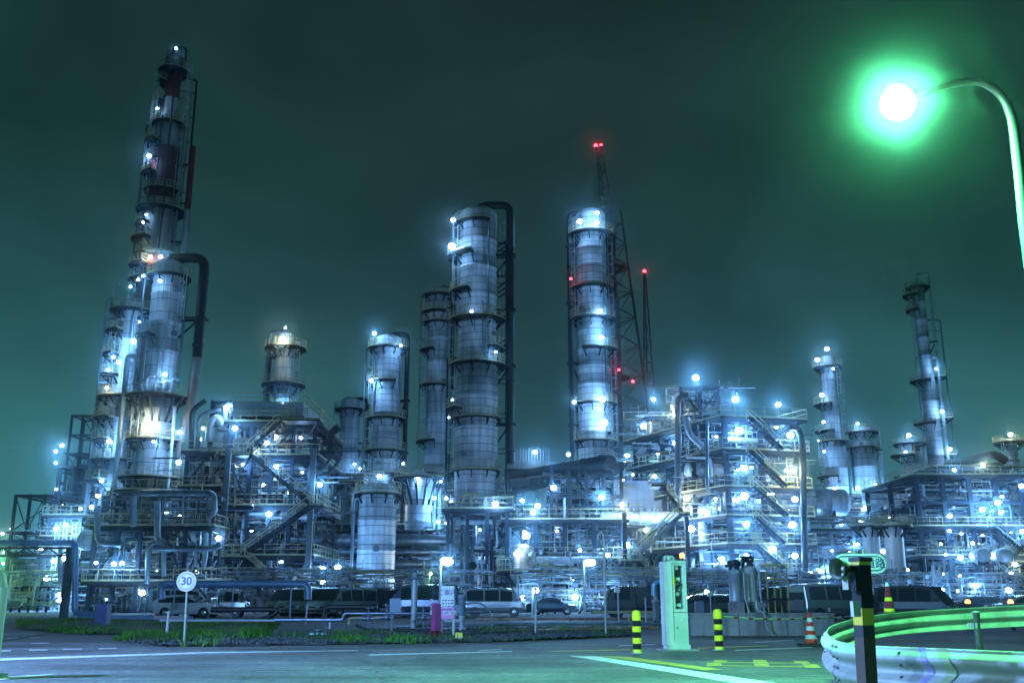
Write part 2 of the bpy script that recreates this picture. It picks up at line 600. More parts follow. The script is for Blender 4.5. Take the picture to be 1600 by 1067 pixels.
def column(name, label, Y, ax, apy, segs, clad='clad', plats=(), ladders=(), over=None, risers=(), cat='column', group=None,
           ring=3.4, top='dome', manways=3, seed=1, rail='rail'):
    rng = random.Random(seed)
    X = P(ax, apy, Y).x
    t = thing(name, label, cat, (X, Y, 0), 0, group)
    prof = []          # (r, z)
    mats, mp = [], []
    for i, sg in enumerate(segs):
        pb, pt, w = sg[:3]
        mk = sg[3] if len(sg) > 3 else clad
        z0 = 0.0 if pb is None else Z(pb, Y)
        z1 = Z(pt, Y)
        r = w * S(Y, (pt + (pb or 938)) / 2) / 2
        if mk not in mats:
            mats.append(mk)
        mi = mats.index(mk)
        if prof and abs(prof[-1][0] - r) > 0.02:
            h = min(1.6 + abs(prof[-1][0] - r) * 1.2, (z1 - z0) * 0.5)
            prof.append((prof[-1][0], z0))
            mp.append(mi)
            z0 += h
        prof.append((r, z0))
        mp.append(mi)
        prof.append((r, z1))
        mp.append(mi)
    full = []
    for (r0, z0), (r1, z1), mi in zip(prof[:-1], prof[1:], mp):
        full.append((r0, z0, mi))
        if ring and z1 - z0 > ring * 1.3:
            k = int((z1 - z0) / ring)
            for i in range(1, k):
                z = z0 + (z1 - z0) * i / k
                r = r0 + (r1 - r0) * i / k
                full += [(r, z - 0.09, mi), (r + 0.08, z - 0.07, mi), (r + 0.08, z + 0.07, mi), (r, z + 0.09, mi)]
    r, z = prof[-1]
    full.append((r, z, mp[-1]))
    if top == 'dome':
        for q in (20, 40, 60, 75, 90):
            full.append((r * math.cos(rad(q)) if q < 90 else 0.0, z + r * 0.5 * math.sin(rad(q)), mp[-1]))
    mb = MB()
    mb.lathe(full, 36)
    mb.build('shell', mats, t)
    for p in plats:
        zz = Z(p[0], Y)
        platform(t, radius_at(prof, zz), zz, p[1], p[2], p[3] if len(p) > 3 else 1.2, rail=rail)
    for l in ladders:
        zl, zh = Z(l[1], Y), Z(l[2], Y)
        ladder(t, max(radius_at(prof, zl), radius_at(prof, zh)), l[0], zl, zh)
    for q in risers:   # (angle, off, r, py0, py1, mat)
        z0, z1 = (0 if q[3] is None else Z(q[3], Y)), Z(q[4], Y)
        rr = max(radius_at(prof, z0), radius_at(prof, z1))
        mb = MB()
        mb.tube([pol(rr + q[1], q[0], z0), pol(rr + q[1], q[0], z1), pol(rr * 0.9, q[0], z1)], q[2], 8, 0, True, 0.5)
        zz = z0 + 2
        while zz < z1 - 1:
            mb.beam(pol(radius_at(prof, zz) * 0.98, q[0], zz), pol(rr + q[1], q[0], zz), 0.12, 0.12)
            zz += 4.5
        mb.build('riser_pipe', q[5] if len(q) > 5 else 'galv', t)
    if over:
        zt, zb = Z(over['top'], Y), (0 if over['bot'] is None else Z(over['bot'], Y))
        a, od, r = over['a'], over['out'], over['r']
        st = over.get('start', 0)
        mb = MB()
        path = [pol(st, a, z - 0.5), pol(st, a, zt), pol(od, a, zt), pol(od, a, zb)]
        mb.tube(path, r, 14, 0, True, r * 2.6, 6)
        zz = zb + 1.5
        while zz < zt - 3:
            mb.lathe([(r, zz), (r * 1.22, zz + 0.02), (r * 1.22, zz + 0.28), (r, zz + 0.3)], 14, pol(od, a))
            zz += 9
        o = mb.build('overhead_pipe', over.get('mat', 'pipe_d'), t)
        zz = zb + 5
        while zz < zt - 3:
            bb = MB()
            rr = radius_at(prof, zz)
            tan = pol(1, a + 90)
            for s in (-r, r):
                bb.beam(pol(rr * 0.95, a, zz) + tan * s, pol(od + r * 1.3, a, zz) + tan * s, 0.2, 0.25)
            bb.beam(pol(rr * 0.98, a, zz - 2.4), pol(od - r * 0.3, a, zz - 0.1), 0.2, 0.2)
            bb.beam(pol(od + r * 1.2, a, zz) - tan * (r + 0.1), pol(od + r * 1.2, a, zz) + tan * (r + 0.1), 0.2, 0.25)
            bb.build('pipe_bracket', 'dark', t)
            zz += over.get('step', 9)
    for i in range((manways + 1) // 2):
        zz = prof[0][1] + (prof[-1][1] - prof[0][1]) * rng.uniform(0.15, 0.95)
        a = -90 + rng.uniform(-60, 60)
        rr = radius_at(prof, zz)
        mb = MB()
        mb.tube([pol(rr * 0.97, a, zz), pol(rr + 0.3, a, zz)], 0.26, 12, 0)
        mb.tube([pol(rr + 0.35, a, zz), pol(rr + 0.42, a, zz)], 0.34, 12, 0)
        mb.build('manway', 'steel_light', t)
    t['_x'] = X
    return t, prof


# ------------------------------------------------------------------ steel structures
def V2(a, b=None):
    return Vector((a[0], a[1], 0)) if b is None else Vector((a, b, 0))


PIPE_MATS = ['galv', 'galv', 'pipe_w', 'pipe_d', 'pipe_d', 'steel_light', 'rust_pipe', 'pipe_w', 'galv', 'steel']


def structure(name, label, O, U, V, nx, ny, levels, cat='steel structure', post='steel', decks=None, rails=True, braces=4, seed=1,
              top_extra=0.0, deck_depth=0.45, group=None, pw=0.38, rail='rail', overhang=0.6):
    """open steel frame; O corner, U / V horizontal extents, levels heights of the decks"""
    rng = random.Random(seed)
    t = thing(name, label, cat, (O.x, O.y, 0), 0, group)
    ztop = levels[-1] + top_extra
    uh, vh = U.normalized(), V.normalized()
    for i in range(nx + 1):
        for j in range(ny + 1):
            mb = MB()
            q = U * (i / nx) + V * (j / ny)
            mb.hbeam(q, q + UP * ztop, pw, pw, 0.09)
            mb.box(q + UP * 0.2, (pw * 1.8, pw * 1.8, 0.4))
            mb.build('post', post, t)
    for li, z in enumerate(levels):
        d = (decks or {}).get(li, (0, 1, 0, 1))
        mb = MB()
        for j in range(ny + 1):
            mb.hbeam(V * (j / ny) + UP * (z - 0.25), U + V * (j / ny) + UP * (z - 0.25), 0.26, 0.42, 0.06)
        for i in range(nx + 1):
            mb.hbeam(U * (i / nx) + UP * (z - 0.25), U * (i / nx) + V + UP * (z - 0.25), 0.26, 0.42, 0.06)
        nj = max(2, int(U.length / 1.8))
        for i in range(nj + 1):
            u = U * (i / nj)
            mb.beam(u + UP * (z - 0.16), u + V + UP * (z - 0.16), 0.10, 0.2)
        mb.build('floor_beam', post, t)
        if d:
            a = U * d[0] + V * d[2] - uh * (overhang if d[0] == 0 else 0) - vh * (overhang if d[2] == 0 else 0)
            b = U * d[1] + V * d[2] + uh * (overhang if d[1] == 1 else 0) - vh * (overhang if d[2] == 0 else 0)
            c = U * d[1] + V * d[3] + uh * (overhang if d[1] == 1 else 0) + vh * (overhang if d[3] == 1 else 0)
            e = U * d[0] + V * d[3] - uh * (overhang if d[0] == 0 else 0) + vh * (overhang if d[3] == 1 else 0)
            mb = MB()
            lo = UP * (z - 0.055)
            hi = UP * z
            mb.add([a + lo, b + lo, c + lo, e + lo, a + hi, b + hi, c + hi, e + hi],
                   [(0, 3, 2, 1), (4, 5, 6, 7), (0, 1, 5, 4), (1, 2, 6, 5), (2, 3, 7, 6), (3, 0, 4, 7)])
            for p0, p1 in ((a, b), (b, c), (c, e), (e, a)):
                mb.beam(p0 + UP * (z - 0.18), p1 + UP * (z - 0.18), 0.09, 0.3)
            dk = mb.build('deck', 'dark', t)
            if rails:
                rb = MB()
                rb.railing([e + hi, a + hi, b + hi, c + hi], 1.1, 0.055, 0, 1.6)
                rb.build('railing', rail, dk)
    zs = [0.0] + list(levels)
    for k in range(braces):
        li = rng.randrange(len(zs) - 1)
        mb = MB()
        if rng.random() < 0.6:
            i = rng.randrange(nx)
            a, b = U * (i / nx), U * ((i + 1) / nx)
        else:
            i = rng.randrange(ny)
            a, b = V * (i / ny), V * ((i + 1) / ny)
            if rng.random() < 0.5:
                a, b = a + U, b + U
        if rng.random() < 0.5:
            a, b = b, a
        mb.beam(a + UP * (zs[li] + 0.1), b + UP * (zs[li + 1] - 0.4), 0.16, 0.16)
        mb.build('brace', post, t)
    return t


def pipe_path(rng, O, U, V, z0, z1, big=False):
    uh, vh = U.normalized(), V.normalized()
    v = rng.random()
    z = rng.uniform(z0 + 0.3, z1 - 0.7)
    u0 = rng.uniform(-0.05, 0.6)
    u1 = min(1.06, u0 + rng.uniform(0.18, 0.7))
    a = U * u0 + V * v
    b = U * u1 + V * v
    path = [a + UP * z, b + UP * z]
    m = rng.random()
    if m < 0.35:
        path.append(b + UP * rng.uniform(z0, z1))
    elif m < 0.55:
        path.append(b + V * rng.uniform(-0.3, 0.3) + UP * z)
    if rng.random() < 0.4:
        path.insert(0, a + UP * rng.uniform(z0, z1))
    return path


def infill(t, U, V, z0, z1, nh, nv, seed, rmin=0.07, rmax=0.26, mats=None, vfront=False):
    """pipe runs through one storey of a structure"""
    rng = random.Random(seed)
    mats = mats or PIPE_MATS
    for k in range(nh):
        r = rmin + (rmax - rmin) * rng.random() ** 2.2
        mb = MB()
        mb.tube(pipe_path(rng, None, U, V, z0, z1), r, 8, 0, True, r * 2.6, 3)
        mb.build('pipe', rng.choice(mats), t)
    for k in range(nv):
        r = rmin + (rmax * 0.8 - rmin) * rng.random() ** 2.2
        q = U * rng.uniform(0.02, 0.98) + V * rng.random()
        a, b = rng.uniform(z0, z0 + (z1 - z0) * 0.4), rng.uniform(z0 + (z1 - z0) * 0.55, z1)
        path = [q + UP * a, q + UP * b]
        if rng.random() < 0.6:
            path.append(q + U.normalized() * rng.uniform(-3, 3) + UP * b)
        mb = MB()
        mb.tube(path, r, 8, 0, True, r * 2.6, 3)
        if rng.random() < 0.5:   # valve body and hand wheel
            zc = (a + b) / 2
            mb.sphere(q + UP * zc, r * 2.1, 8, 6)
            mb.beam(q + UP * zc, q + UP * zc - V.normalized() * r * 5, r * 0.7)
            mb.lathe([(r * 2.4, -0.03), (r * 2.4, 0.03), (r * 1.8, 0.03), (r * 1.8, -0.03)], 10, q + UP * zc - V.normalized() * r * 5,
                     R=Matrix.Rotation(PI / 2, 3, 'X'))
        mb.build('pipe', rng.choice(mats), t)


def fine_piping(t, U, V, zs, n, seed, mats=('galv', 'pipe_w', 'steel_light', 'rust_pipe', 'pipe_d', 'rail'), rmin=0.025, rmax=0.09, vert=0.5):
    """the uncountable small-bore piping, conduit and valves of one unit"""
    rng = random.Random(seed)
    mb = MB()
    uh, vh = U.normalized(), V.normalized()
    for k in range(n):
        i = rng.randrange(len(zs) - 1)
        z0, z1 = zs[i], zs[i + 1]
        r = rmin + (rmax - rmin) * rng.random() ** 1.5
        v = rng.choice((0.02, 0.05, 0.1, rng.random(), rng.random()))
        q = U * rng.uniform(0, 1) + V * v
        m = rng.randrange(len(mats))
        if rng.random() < vert:
            a, b = sorted((rng.uniform(z0, z1), rng.uniform(z0, z1)))
            path = [q + UP * a, q + UP * b]
            if rng.random() < 0.6:
                path.append(q + uh * rng.choice((-1, 1)) * rng.uniform(0.4, 3) + UP * b)
                if rng.random() < 0.5:
                    path.append(path[-1] + UP * rng.uniform(-1.5, 1.5))
        else:
            z = rng.uniform(z0 + 0.2, z1)
            path = [q + UP * z, q + uh * rng.choice((-1, 1)) * rng.uniform(1, 6) + UP * z]
            if rng.random() < 0.6:
                path.append(path[-1] + UP * rng.uniform(-1.6, 1.6))
        mb.tube(path, r, 5, m, False)
        if rng.random() < 0.35:
            c = path[0].lerp(path[1], rng.random())
            s = r * rng.uniform(2, 3.2)
            mb.box(c, (s * 1.6, s * 1.6, s * 1.6), m)
            mb.box(c - vh * s * 1.5, (s * 1.8, s * 0.5, s * 1.8), rng.randrange(len(mats)))
    o = mb.build('small_bore_piping', list(mats), t)
    o['kind'] = 'stuff'
    return o


def stair(parent, a, b, w=1.0, depth=Vector((0, 1, 0)), mat='dark', rail='rail', rail_both=True):
    """straight flight from a to b (bottom centre line of the near edge), width along depth"""
    a, b = Vector(a), Vector(b)
    if a.z > b.z:
        a, b = b, a
    mb = MB()
    dv = depth.normalized() * w
    for o in (Vector(), dv):
        mb.beam(a + o, b + o, 0.07, 0.34)
    n = max(3, int((b.z - a.z) / 0.3))
    run = Vector((b.x - a.x, b.y - a.y, 0)).normalized() * 0.28
    for i in range(n):
        q = a.lerp(b, (i + 0.5) / n)
        vs = [q - run / 2, q + run / 2, q + run / 2 + dv, q - run / 2 + dv]
        mb.add(vs + [x - UP * 0.05 for x in vs], [(0, 1, 2, 3), (7, 6, 5, 4), (0, 4, 5, 1), (1, 5, 6, 2), (2, 6, 7, 3), (3, 7, 4, 0)])
    s = mb.build('stair', mat, parent)
    for o in ((Vector(), dv) if rail_both else (Vector(),)):
        rb = MB()
        k = max(2, int((b - a).length / 1.7))
        for i in range(k + 1):
            q = a.lerp(b, i / k) + o
            rb.beam(q, q + UP * 1.05, 0.07)
        rb.beam(a + o + UP * 1.05, b + o + UP * 1.05, 0.08)
        rb.beam(a + o + UP * 0.6, b + o + UP * 0.6, 0.06)
        rb.build('handrail', rail, s)
    return s


def drum(label, c, axis, length, r, mat='pipe_w', cat='vessel', name='pressure_drum', saddles=True, group=None):
    """horizontal vessel with domed ends on two saddles"""
    c = Vector(c)
    axis = Vector(axis).normalized()
    t = thing(name, label, cat, (c.x, c.y, c.z - r - 0.35), math.atan2(axis.y, axis.x), group)
    R = Matrix.Rotation(PI / 2, 3, 'Y')
    prof = []
    for q in (90, 65, 40, 20, 0):
        prof.append((r * math.cos(rad(q)) if q < 90 else 0.0, -length / 2 - r * 0.5 * math.sin(rad(q))))
    for k in (1, 2, 3):
        z = -length / 2 + length * k / 4
        prof += [(r, z - 0.06), (r * 1.04, z - 0.05), (r * 1.04, z + 0.05), (r, z + 0.06)]
    for q in (0, 20, 40, 65, 90):
        prof.append((r * math.cos(rad(q)) if q < 90 else 0.0, length / 2 + r * 0.5 * math.sin(rad(q))))
    mb = MB()
    mb.lathe(prof, 24, (0, 0, r + 0.35), 0, R)
    mb.build('shell', mat, t)
    for s in (-0.3, 0.3):
        mb = MB()
        mb.box((s * length, 0, (r + 0.35) / 2 - 0.1), (0.3, r * 1.5, r * 0.9 + 0.1))
        mb.build('saddle', 'steel', t)
    mb = MB()
    mb.tube([(length * 0.2, 0, r * 2 + 0.2), (length * 0.2, 0, r * 2 + 0.75)], 0.18, 8)
    mb.tube([(length * 0.2, 0, r * 2 + 0.75), (length * 0.2, 0, r * 2 + 0.87)], 0.3, 8)
    mb.build('nozzle', 'steel_light', t)
    return t


def upright(label, base, h, r, mat='pipe_w', cat='vessel', name='upright_vessel', legs=3, group=None):
    base = Vector(base)
    t = thing(name, label, cat, base, 0, group)
    lz = 0.8
    prof = [(0.0, lz)]
    for q in (25, 50, 70, 90):
        prof.append((r * math.sin(rad(q)), lz + r * 0.5 * (1 - math.cos(rad(q)))))
    zb, zt = lz + r * 0.5, h - r * 0.5
    k = max(1, int((zt - zb) / 1.6))
    for i in range(1, k):
        z = zb + (zt - zb) * i / k
        prof += [(r, z - 0.05), (r * 1.04, z - 0.04), (r * 1.04, z + 0.04), (r, z + 0.05)]
    for q in (90, 65, 40, 20, 0):
        prof.append((r * math.sin(rad(q)), zt + r * 0.5 * math.cos(rad(q))))
    mb = MB()
    mb.lathe(prof, 24)
    mb.build('shell', mat, t)
    for i in range(legs):
        a = 360 * i / legs + 40
        mb = MB()
        mb.beam(pol(r * 0.85, a, 0), pol(r * 0.85, a, lz + r * 0.6), 0.2)
        mb.build('leg', 'steel', t)
    mb = MB()
    mb.tube([(0, 0, h - 0.1), (0, 0, h + 0.7), (r * 1.6, 0, h + 0.7), (r * 1.6, 0, 0.3)], max(0.09, r * 0.12), 8, 0, True, 0.4)
    mb.build('outlet_pipe', 'galv', t)
    return t


# ------------------------------------------------------------------ lamps
LAMP_MESH = {}
LAMP_LIGHT = {}
LAMPS = []          # (host, px, py, Y, size)


def lamps(host, Y, *pts):
    for p in pts:
        LAMPS.append((host, p[0], p[1], p[3] if len(p) > 3 else Y, p[2] if len(p) > 2 else 2))


R_OF = {1: 0.24, 2: 0.34, 3: 0.44, 4: 0.52}
E_OF = {1: 95, 2: 290, 3: 560, 4: 920}


LRNG = random.Random(99)
BOOST = {h: 1.7 for h in ('the blue structure', 'the wide five-level structure', 'the white cylinder decks', 'the middle column feet', 'the skyline decks', 'the middle pipe rack', 
                          'the pipe-crowned column', 'the ladder tower', 'the hazy lattice towers')}
BOOST['the thick pale column'] = BOOST['the column of stacked landings'] = BOOST['the stabiliser column'] = 1.3
BCACHE = {}


def boosted(d, k, warm=False):
    if (d.name, k, warm) not in BCACHE:
        n = d.copy()
        n.energy = d.energy * k
        if warm:
            n.color = (0.80, 0.78, 0.52)
        BCACHE[d.name, k, warm] = n
    return BCACHE[d.name, k, warm]


def make_lamps():
    hosts = {}
    for l in LAMPS:
        hosts.setdefault(l[0], []).append(l)
    protos = {}
    for host, ls in hosts.items():
        ls.sort(key=lambda l: Z(l[2], l[3]))
        for i, (h, px, py, Y, size) in enumerate(ls):
            if size not in protos:
                r = R_OF[size]
                mb = MB()
                mb.sphere((0, 0, 0), r * 0.68, 12, 8, 0, (1, 1, 0.85))
                g = mb.build('globe', 'lamp')
                mb = MB()
                mb.lathe([(r * 0.2, r * 0.75), (r * 0.5, r * 0.62), (r * 0.55, r * 0.54), (r * 0.2, r * 0.56)], 10)
                c = mb.build('cap', 'steel_light')
                mb = MB()
                mb.tube([(0, 0, r * 1.0), (0, 0, r * 1.0 + 0.35), (0.3, 0.35, r * 1.0 + 0.35), (0.3, 0.35, -1.9)], 0.032, 6, 0, True, 0.2)
                b = mb.build('lamp_post', 'steel')
                ld = bpy.data.lights.new('lamp_light', 'POINT')
                ld.energy = E_OF[size]
                ld.color = LAMPCOL
                ld.shadow_soft_size = r * 1.35
                lo = bpy.data.objects.new('lamp_light', ld)
                COL.objects.link(lo)
                protos[size] = (g, c, b, lo)
                use = protos[size]
            else:
                use = []
                for o in protos[size]:
                    q = o.copy()
                    COL.objects.link(q)
                    use.append(q)
            n = len(ls)
            if n <= 9:
                tail = 'the only lamp there' if n == 1 else ('lowest lamp there' if i == 0 else ('topmost lamp there' if i == n - 1 else ORD[i] + ' lamp up from its base'))
                lab = 'glowing white lamp on %s, %s' % (host, tail)
            else:
                nb = math.ceil(n / 7)
                band = i * nb // n
                row = sorted((l[1], j) for j, l in enumerate(ls) if j * nb // n == band)
                rank = [j for _, j in row].index(i)
                lab = 'white lamp, %s level of %s, %s from the striped stack side' % (ORD[band] if band < nb - 1 else 'topmost', host, 'first' if rank == 0 else ORD[rank])
            t = thing('industrial_lamp', lab, 'lamp', P(px, py, Y), 0, 'lamps on ' + host)
            k_ = 0.78 + 0.5 * LRNG.random()
            t.scale = (k_, k_, k_)
            for o in use:
                o.parent = t
                if o.type == 'LIGHT':
                    warm = LRNG.random() < 0.09
                    if warm or host in BOOST:
                        o.data = boosted(o.data, BOOST.get(host, 1.0), warm)

# ------------------------------------------------------------------ the columns
column('striped_stack', 'very tall slender stack with red and white bands and caged platforms', 150, 258, 260,
       [(None, 440, 52, 'stack_white'), (440, 402, 48, 'stack_red'), (402, 316, 46, 'stack_white'), (316, 234, 40, 'stack_red'), (234, 196, 38, 'stack_white'),
        (196, 156, 23, 'stack_white'), (156, 120, 23, 'stack_red'), (120, 96, 30, 'dark')],
       plats=[(113, -180, 180, 1.1), (131, 120, 240, 1.2), (160, 110, 230, 0.9), (196, -180, 180, 0.7), (252, 120, 250, 1.0), (300, -180, 180, 0.8), (354, 110, 250, 1.4), (400, -180, 180, 1.0), (226, 110, 250, 1.5), (275, 110, 250, 1.5), (331, -180, 180, 1.5), (377, 110, 260, 1.8),
              (418, 110, 260, 1.6), (440, -180, 180, 1.4), (480, 100, 250, 1.4)],
       ladders=[(200, 331, 226), (215, 226, 131), (190, 480, 331), (-10, 331, 112)],
       risers=[(-20, 0.7, 0.16, None, 200), (-5, 0.9, 0.12, 330, 120), (-35, 0.5, 0.1, 440, 240), (-120, 0.4, 0.1, 440, 235), (-65, 0.3, 0.12, 440, 130, 'pipe_d'), (-95, 0.35, 0.1, 330, 160, 'pipe_d'), (195, 0.9, 0.14, 440, 200, 'pipe_d'), (20, 1.2, 0.18, 440, 120, 'pipe_d')],
       cat='stack', ring=5, manways=2, seed=3, top='dome')
A_ROOT = bpy.data.objects['striped_stack']
mb = MB()
ox = P(297, 300, 150).x - A_ROOT.location.x
mb.tube([(ox, -0.5, Z(640, 150)), (ox, -0.5, Z(330, 150))], 0.5, 12, 1)
mb.tube([(ox, -0.5, Z(330, 150)), (ox, -0.5, Z(232, 150))], 0.5, 12, 0)
for py in (610, 520, 450, 380, 320, 260):
    mb.beam((0.8, -0.5, Z(py, 150)), (ox, -0.5, Z(py, 150)), 0.25, 0.3, 2)
mb.build('vent_pipe', ['stack_red', 'stack_white', 'dark'], A_ROOT)
mb = MB()
mb.tube([(-0.6, 0, Z(94, 150)), (-0.6, 0, Z(76, 150)), (1.7, 0, Z(76, 150)), (1.7, 0, Z(112, 150))], 0.2, 8, 0, True, 0.5)
for k in range(7):
    mb.tube([(-1.3 + k * 0.4, -0.5, Z(98, 150)), (-1.3 + k * 0.4, -0.5, Z(74 + 3 * (k % 3), 150))], 0.06, 6)
mb.build('top_piping', 'dark', A_ROOT)

B, Bp = column('distillation_column', 'thick pale column with an overhead pipe beside the striped stack', 120, 258, 500,
               [(None, 790, 84, 'clad_dark'), (790, 745, 64, 'clad_dark'), (745, 692, 54), (692, 618, 51), (618, 418, 48)],
               plats=[(434, -180, 180, 0.8), (528, 150, 260, 1.4), (622, -180, 180, 1.8), (690, -180, 180, 1.3), (748, -180, 180, 1.3), (770, -170, 0, 1.8), (820, -180, 180, 1.8)],
               ladders=[(-70, 622, 528), (-25, 528, 434), (-140, 690, 622), (-60, 770, 690)],
               over=dict(top=404, bot=560, a=-4, out=4.5, r=0.62, mat='pipe_d', step=8),
               risers=[(-10, 0.6, 0.14, 610, 450), (-150, 0.4, 0.12, 748, 440), (-125, 0.35, 0.1, 690, 520), (-35, 0.35, 0.2, 820, 640, 'pipe_w'), (-160, 0.8, 0.3, 820, 560, 'pipe_w')],
               seed=5, manways=4)
mb = MB()
x0 = 4.5
mb.tube([(x0, -0.3, Z(560, 120)), (x0 - 0.4, -0.3, Z(640, 120)), (x0 - 1.3, -0.3, Z(700, 120)), (x0 - 1.3, -0.3, Z(820, 120))], [0.62, 0.5, 0.42, 0.4], 14, 0)
mb.build('downcomer', 'rust_pipe', B)
for k, a in enumerate((-150, -128, -106, -84, -62, -40, -18)):
    mb = MB()
    mb.beam(pol(2.1, a, Z(662, 120)), pol(3.6, a, Z(626, 120)), 0.22, 0.22)
    mb.build('knee_brace', 'dark', B)
for k in range(6):
    a = -140 + k * 20
    mb = MB()
    mb.tube([pol(2.2, a, Z(617, 120)), pol(2.9, a, Z(617, 120)), pol(2.9, a, Z(605 - 4 * (k % 3), 120)), pol(2.9, a + 18, Z(605 - 4 * (k % 3), 120))], 0.2, 8, 0, True, 0.4)
    mb.build('top_pipe', 'pipe_w', B)

C, Cp = column('side_stripper', 'pale column wrapped in stacked caged landings close by the striped stack', 130, 200, 540,
               [(None, 720, 42), (720, 610, 39), (610, 476, 35)],
               plats=[(487, -180, 180, 1.3), (520, 110, 260, 1.5), (556, 100, 250, 1.6), (588, 110, 260, 1.6), (622, -180, 180, 1.6), (655, 100, 260, 1.8), (690, 110, 270, 1.8),
                      (720, -180, 180, 1.5), (752, 100, 260, 1.9)],
               ladders=[(190, 520, 487), (215, 556, 520), (185, 622, 556), (220, 690, 622), (190, 752, 690), (-100, 720, 622)],
               risers=[(190, 1.4, 0.14, None, 500), (170, 1.6, 0.12, None, 560), (-30, 0.5, 0.3, None, 500, 'pipe_d'), (-60, 0.5, 0.16, 720, 500), (205, 1.5, 0.1, None, 470)],
               seed=6)
for k, py in enumerate((478, 512, 545, 580, 612, 680)):
    mb = MB()
    p = pol(3.0, 170 + 20 * (k % 2), Z(py, 130))
    mb.tube([p, p + Vector((0, 0, 3)), p + Vector((0.5, -0.3, 3.4)), p + Vector((0.9, -0.4, 3.0))], 0.07, 6)
    mb.build('vent_stub', 'rail_grey', C)

column('stabiliser_column', 'short pale column with an inverted pipe loop behind the air cooler deck', 150, 443, 600,
       [(None, 596, 32), (596, 546, 29), (546, 524, 22)],
       plats=[(545, -180, 180, 1.8), (602, -180, 180, 1.8), (640, -180, 180, 1.2)], ladders=[(-20, 602, 545), (20, 640, 602)],
       over=dict(top=520, bot=None, a=182, out=2.6, r=0.35, mat='galv', step=9), risers=[(200, 0.7, 0.25, None, 560, 'pipe_d'), (-15, 0.9, 0.12, 640, 535)], seed=8)
column('fractionator', 'pale column with dark overhead pipe behind the single broad ground cylinder', 150, 604, 640,
       [(None, 610, 46), (610, 533, 43)],
       clad='clad_fine', plats=[(545, -180, 180, 1.1), (598, 120, 300, 1.2), (655, -180, 180, 1.0), (705, -180, 180, 1.0), (742, -180, 180, 1.4)],
       ladders=[(200, 598, 545), (215, 655, 598), (190, 742, 655)], over=dict(top=523, bot=760, a=-6, out=3.0, r=0.38, mat='pipe_d', step=8),
       risers=[(-40, 0.4, 0.1, 742, 560), (-130, 0.4, 0.12, 742, 560), (180, 1.3, 0.12, None, 540)], seed=9, manways=4)
column('small_column', 'smaller pale column with its own overhead pipe, beside the fractionator', 165, 545, 690,
       [(None, 700, 33), (700, 628, 30)], plats=[(640, -180, 180, 1.1), (742, -180, 180, 1.8), (760, -180, 180, 1.3)],
       ladders=[(200, 742, 640)], over=dict(top=624, bot=740, a=-5, out=2.9, r=0.36, mat='pipe_d', step=8), seed=10, rail='rail_grey')
column('broad_cylinder', 'broad pale cladded cylinder standing on the ground behind parked vans', 105, 588, 850,
       [(None, 768, 59)], clad='clad_fine', plats=[(772, -180, 180, 0.5)], risers=[(185, 0.4, 0.12, None, 780), (172, 0.7, 0.09, None, 772)], seed=11, manways=2, ring=2.6)
column('flat_topped_vessel', 'stout pale vessel with splayed brackets under a railed round deck', 130, 655, 800,
       [(None, 748, 44)], plats=[(748, -180, 180, 1.6)], seed=12, manways=2, ring=2.6, ladders=[(-10, None or 900, 748)])
for a in range(-165, 0, 24):
    mb = MB()
    mb.beam(pol(1.8, a, Z(790, 130)), pol(3.2, a, Z(752, 130)), 0.2)
    mb.build('knee_brace', 'dark', bpy.data.objects['flat_topped_vessel'])
column('slim_column', 'slim pale column with open platforms next to the largest grey column', 160, 683, 600,
       [(None, 620, 37), (620, 456, 32)],
       plats=[(463, -180, 180, 1.2), (489, 120, 300, 1.2), (505, -180, 180, 1.0), (548, 120, 260, 1.4), (603, -180, 180, 1.2), (690, 120, 270, 1.4), (740, -180, 180, 1.2)],
       ladders=[(200, 548, 463), (185, 603, 548), (215, 690, 603), (-20, 603, 463)], risers=[(-25, 0.6, 0.2, None, 470, 'pipe_d'), (190, 1.0, 0.1, None, 470)],
       over=dict(top=448, bot=610, a=-8, out=2.6, r=0.22, mat='pipe_d', step=9), seed=13, manways=4)
J, Jp = column('main_column', 'largest grey column, ringed cladding and a black overhead pipe taller than its top', 125, 745, 600,
               [(None, 790, 73), (790, 575, 66.5), (575, 338, 59)],
               clad='clad_fine', plats=[(352, 60, 300, 0.8), (402, 120, 260, 1.6), (458, 130, 250, 1.2), (502, 120, 350, 1.3), (545, -60, 60, 1.0), (572, -180, 180, 1.1), (640, 150, 230, 1.3), (655, -180, 180, 0.5),
                      (736, -180, 180, 0.4), (790, -180, 180, 1.4)],
               ladders=[(190, 402, 352), (200, 502, 402), (185, 572, 502), (195, 736, 572), (-60, 572, 502), (5, 572, 352)],
               over=dict(top=322, bot=725, a=-4, out=4.3, r=0.52, mat='pipe_d', step=7.5),
               risers=[(-60, 0.3, 0.1, 572, 350), (-75, 0.3, 0.08, 572, 480), (8, 1.3, 0.2, 725, 430, 'pipe_d'), (0, 0.9, 0.13, 790, 380, 'pipe_d'), (190, 0.9, 0.16, 800, 560, 'pipe_d')],
               seed=14, manways=6)
for k, py in enumerate((405, 470, 512, 560)):
    mb = MB()
    for s in (0.3, 1.0, 1.7):
        mb.beam(pol(2.6, -2, Z(py, 125) + s), pol(4.3, -2, Z(py, 125) + s + 1.2), 0.16)
    mb.build('strut', 'dark', J)
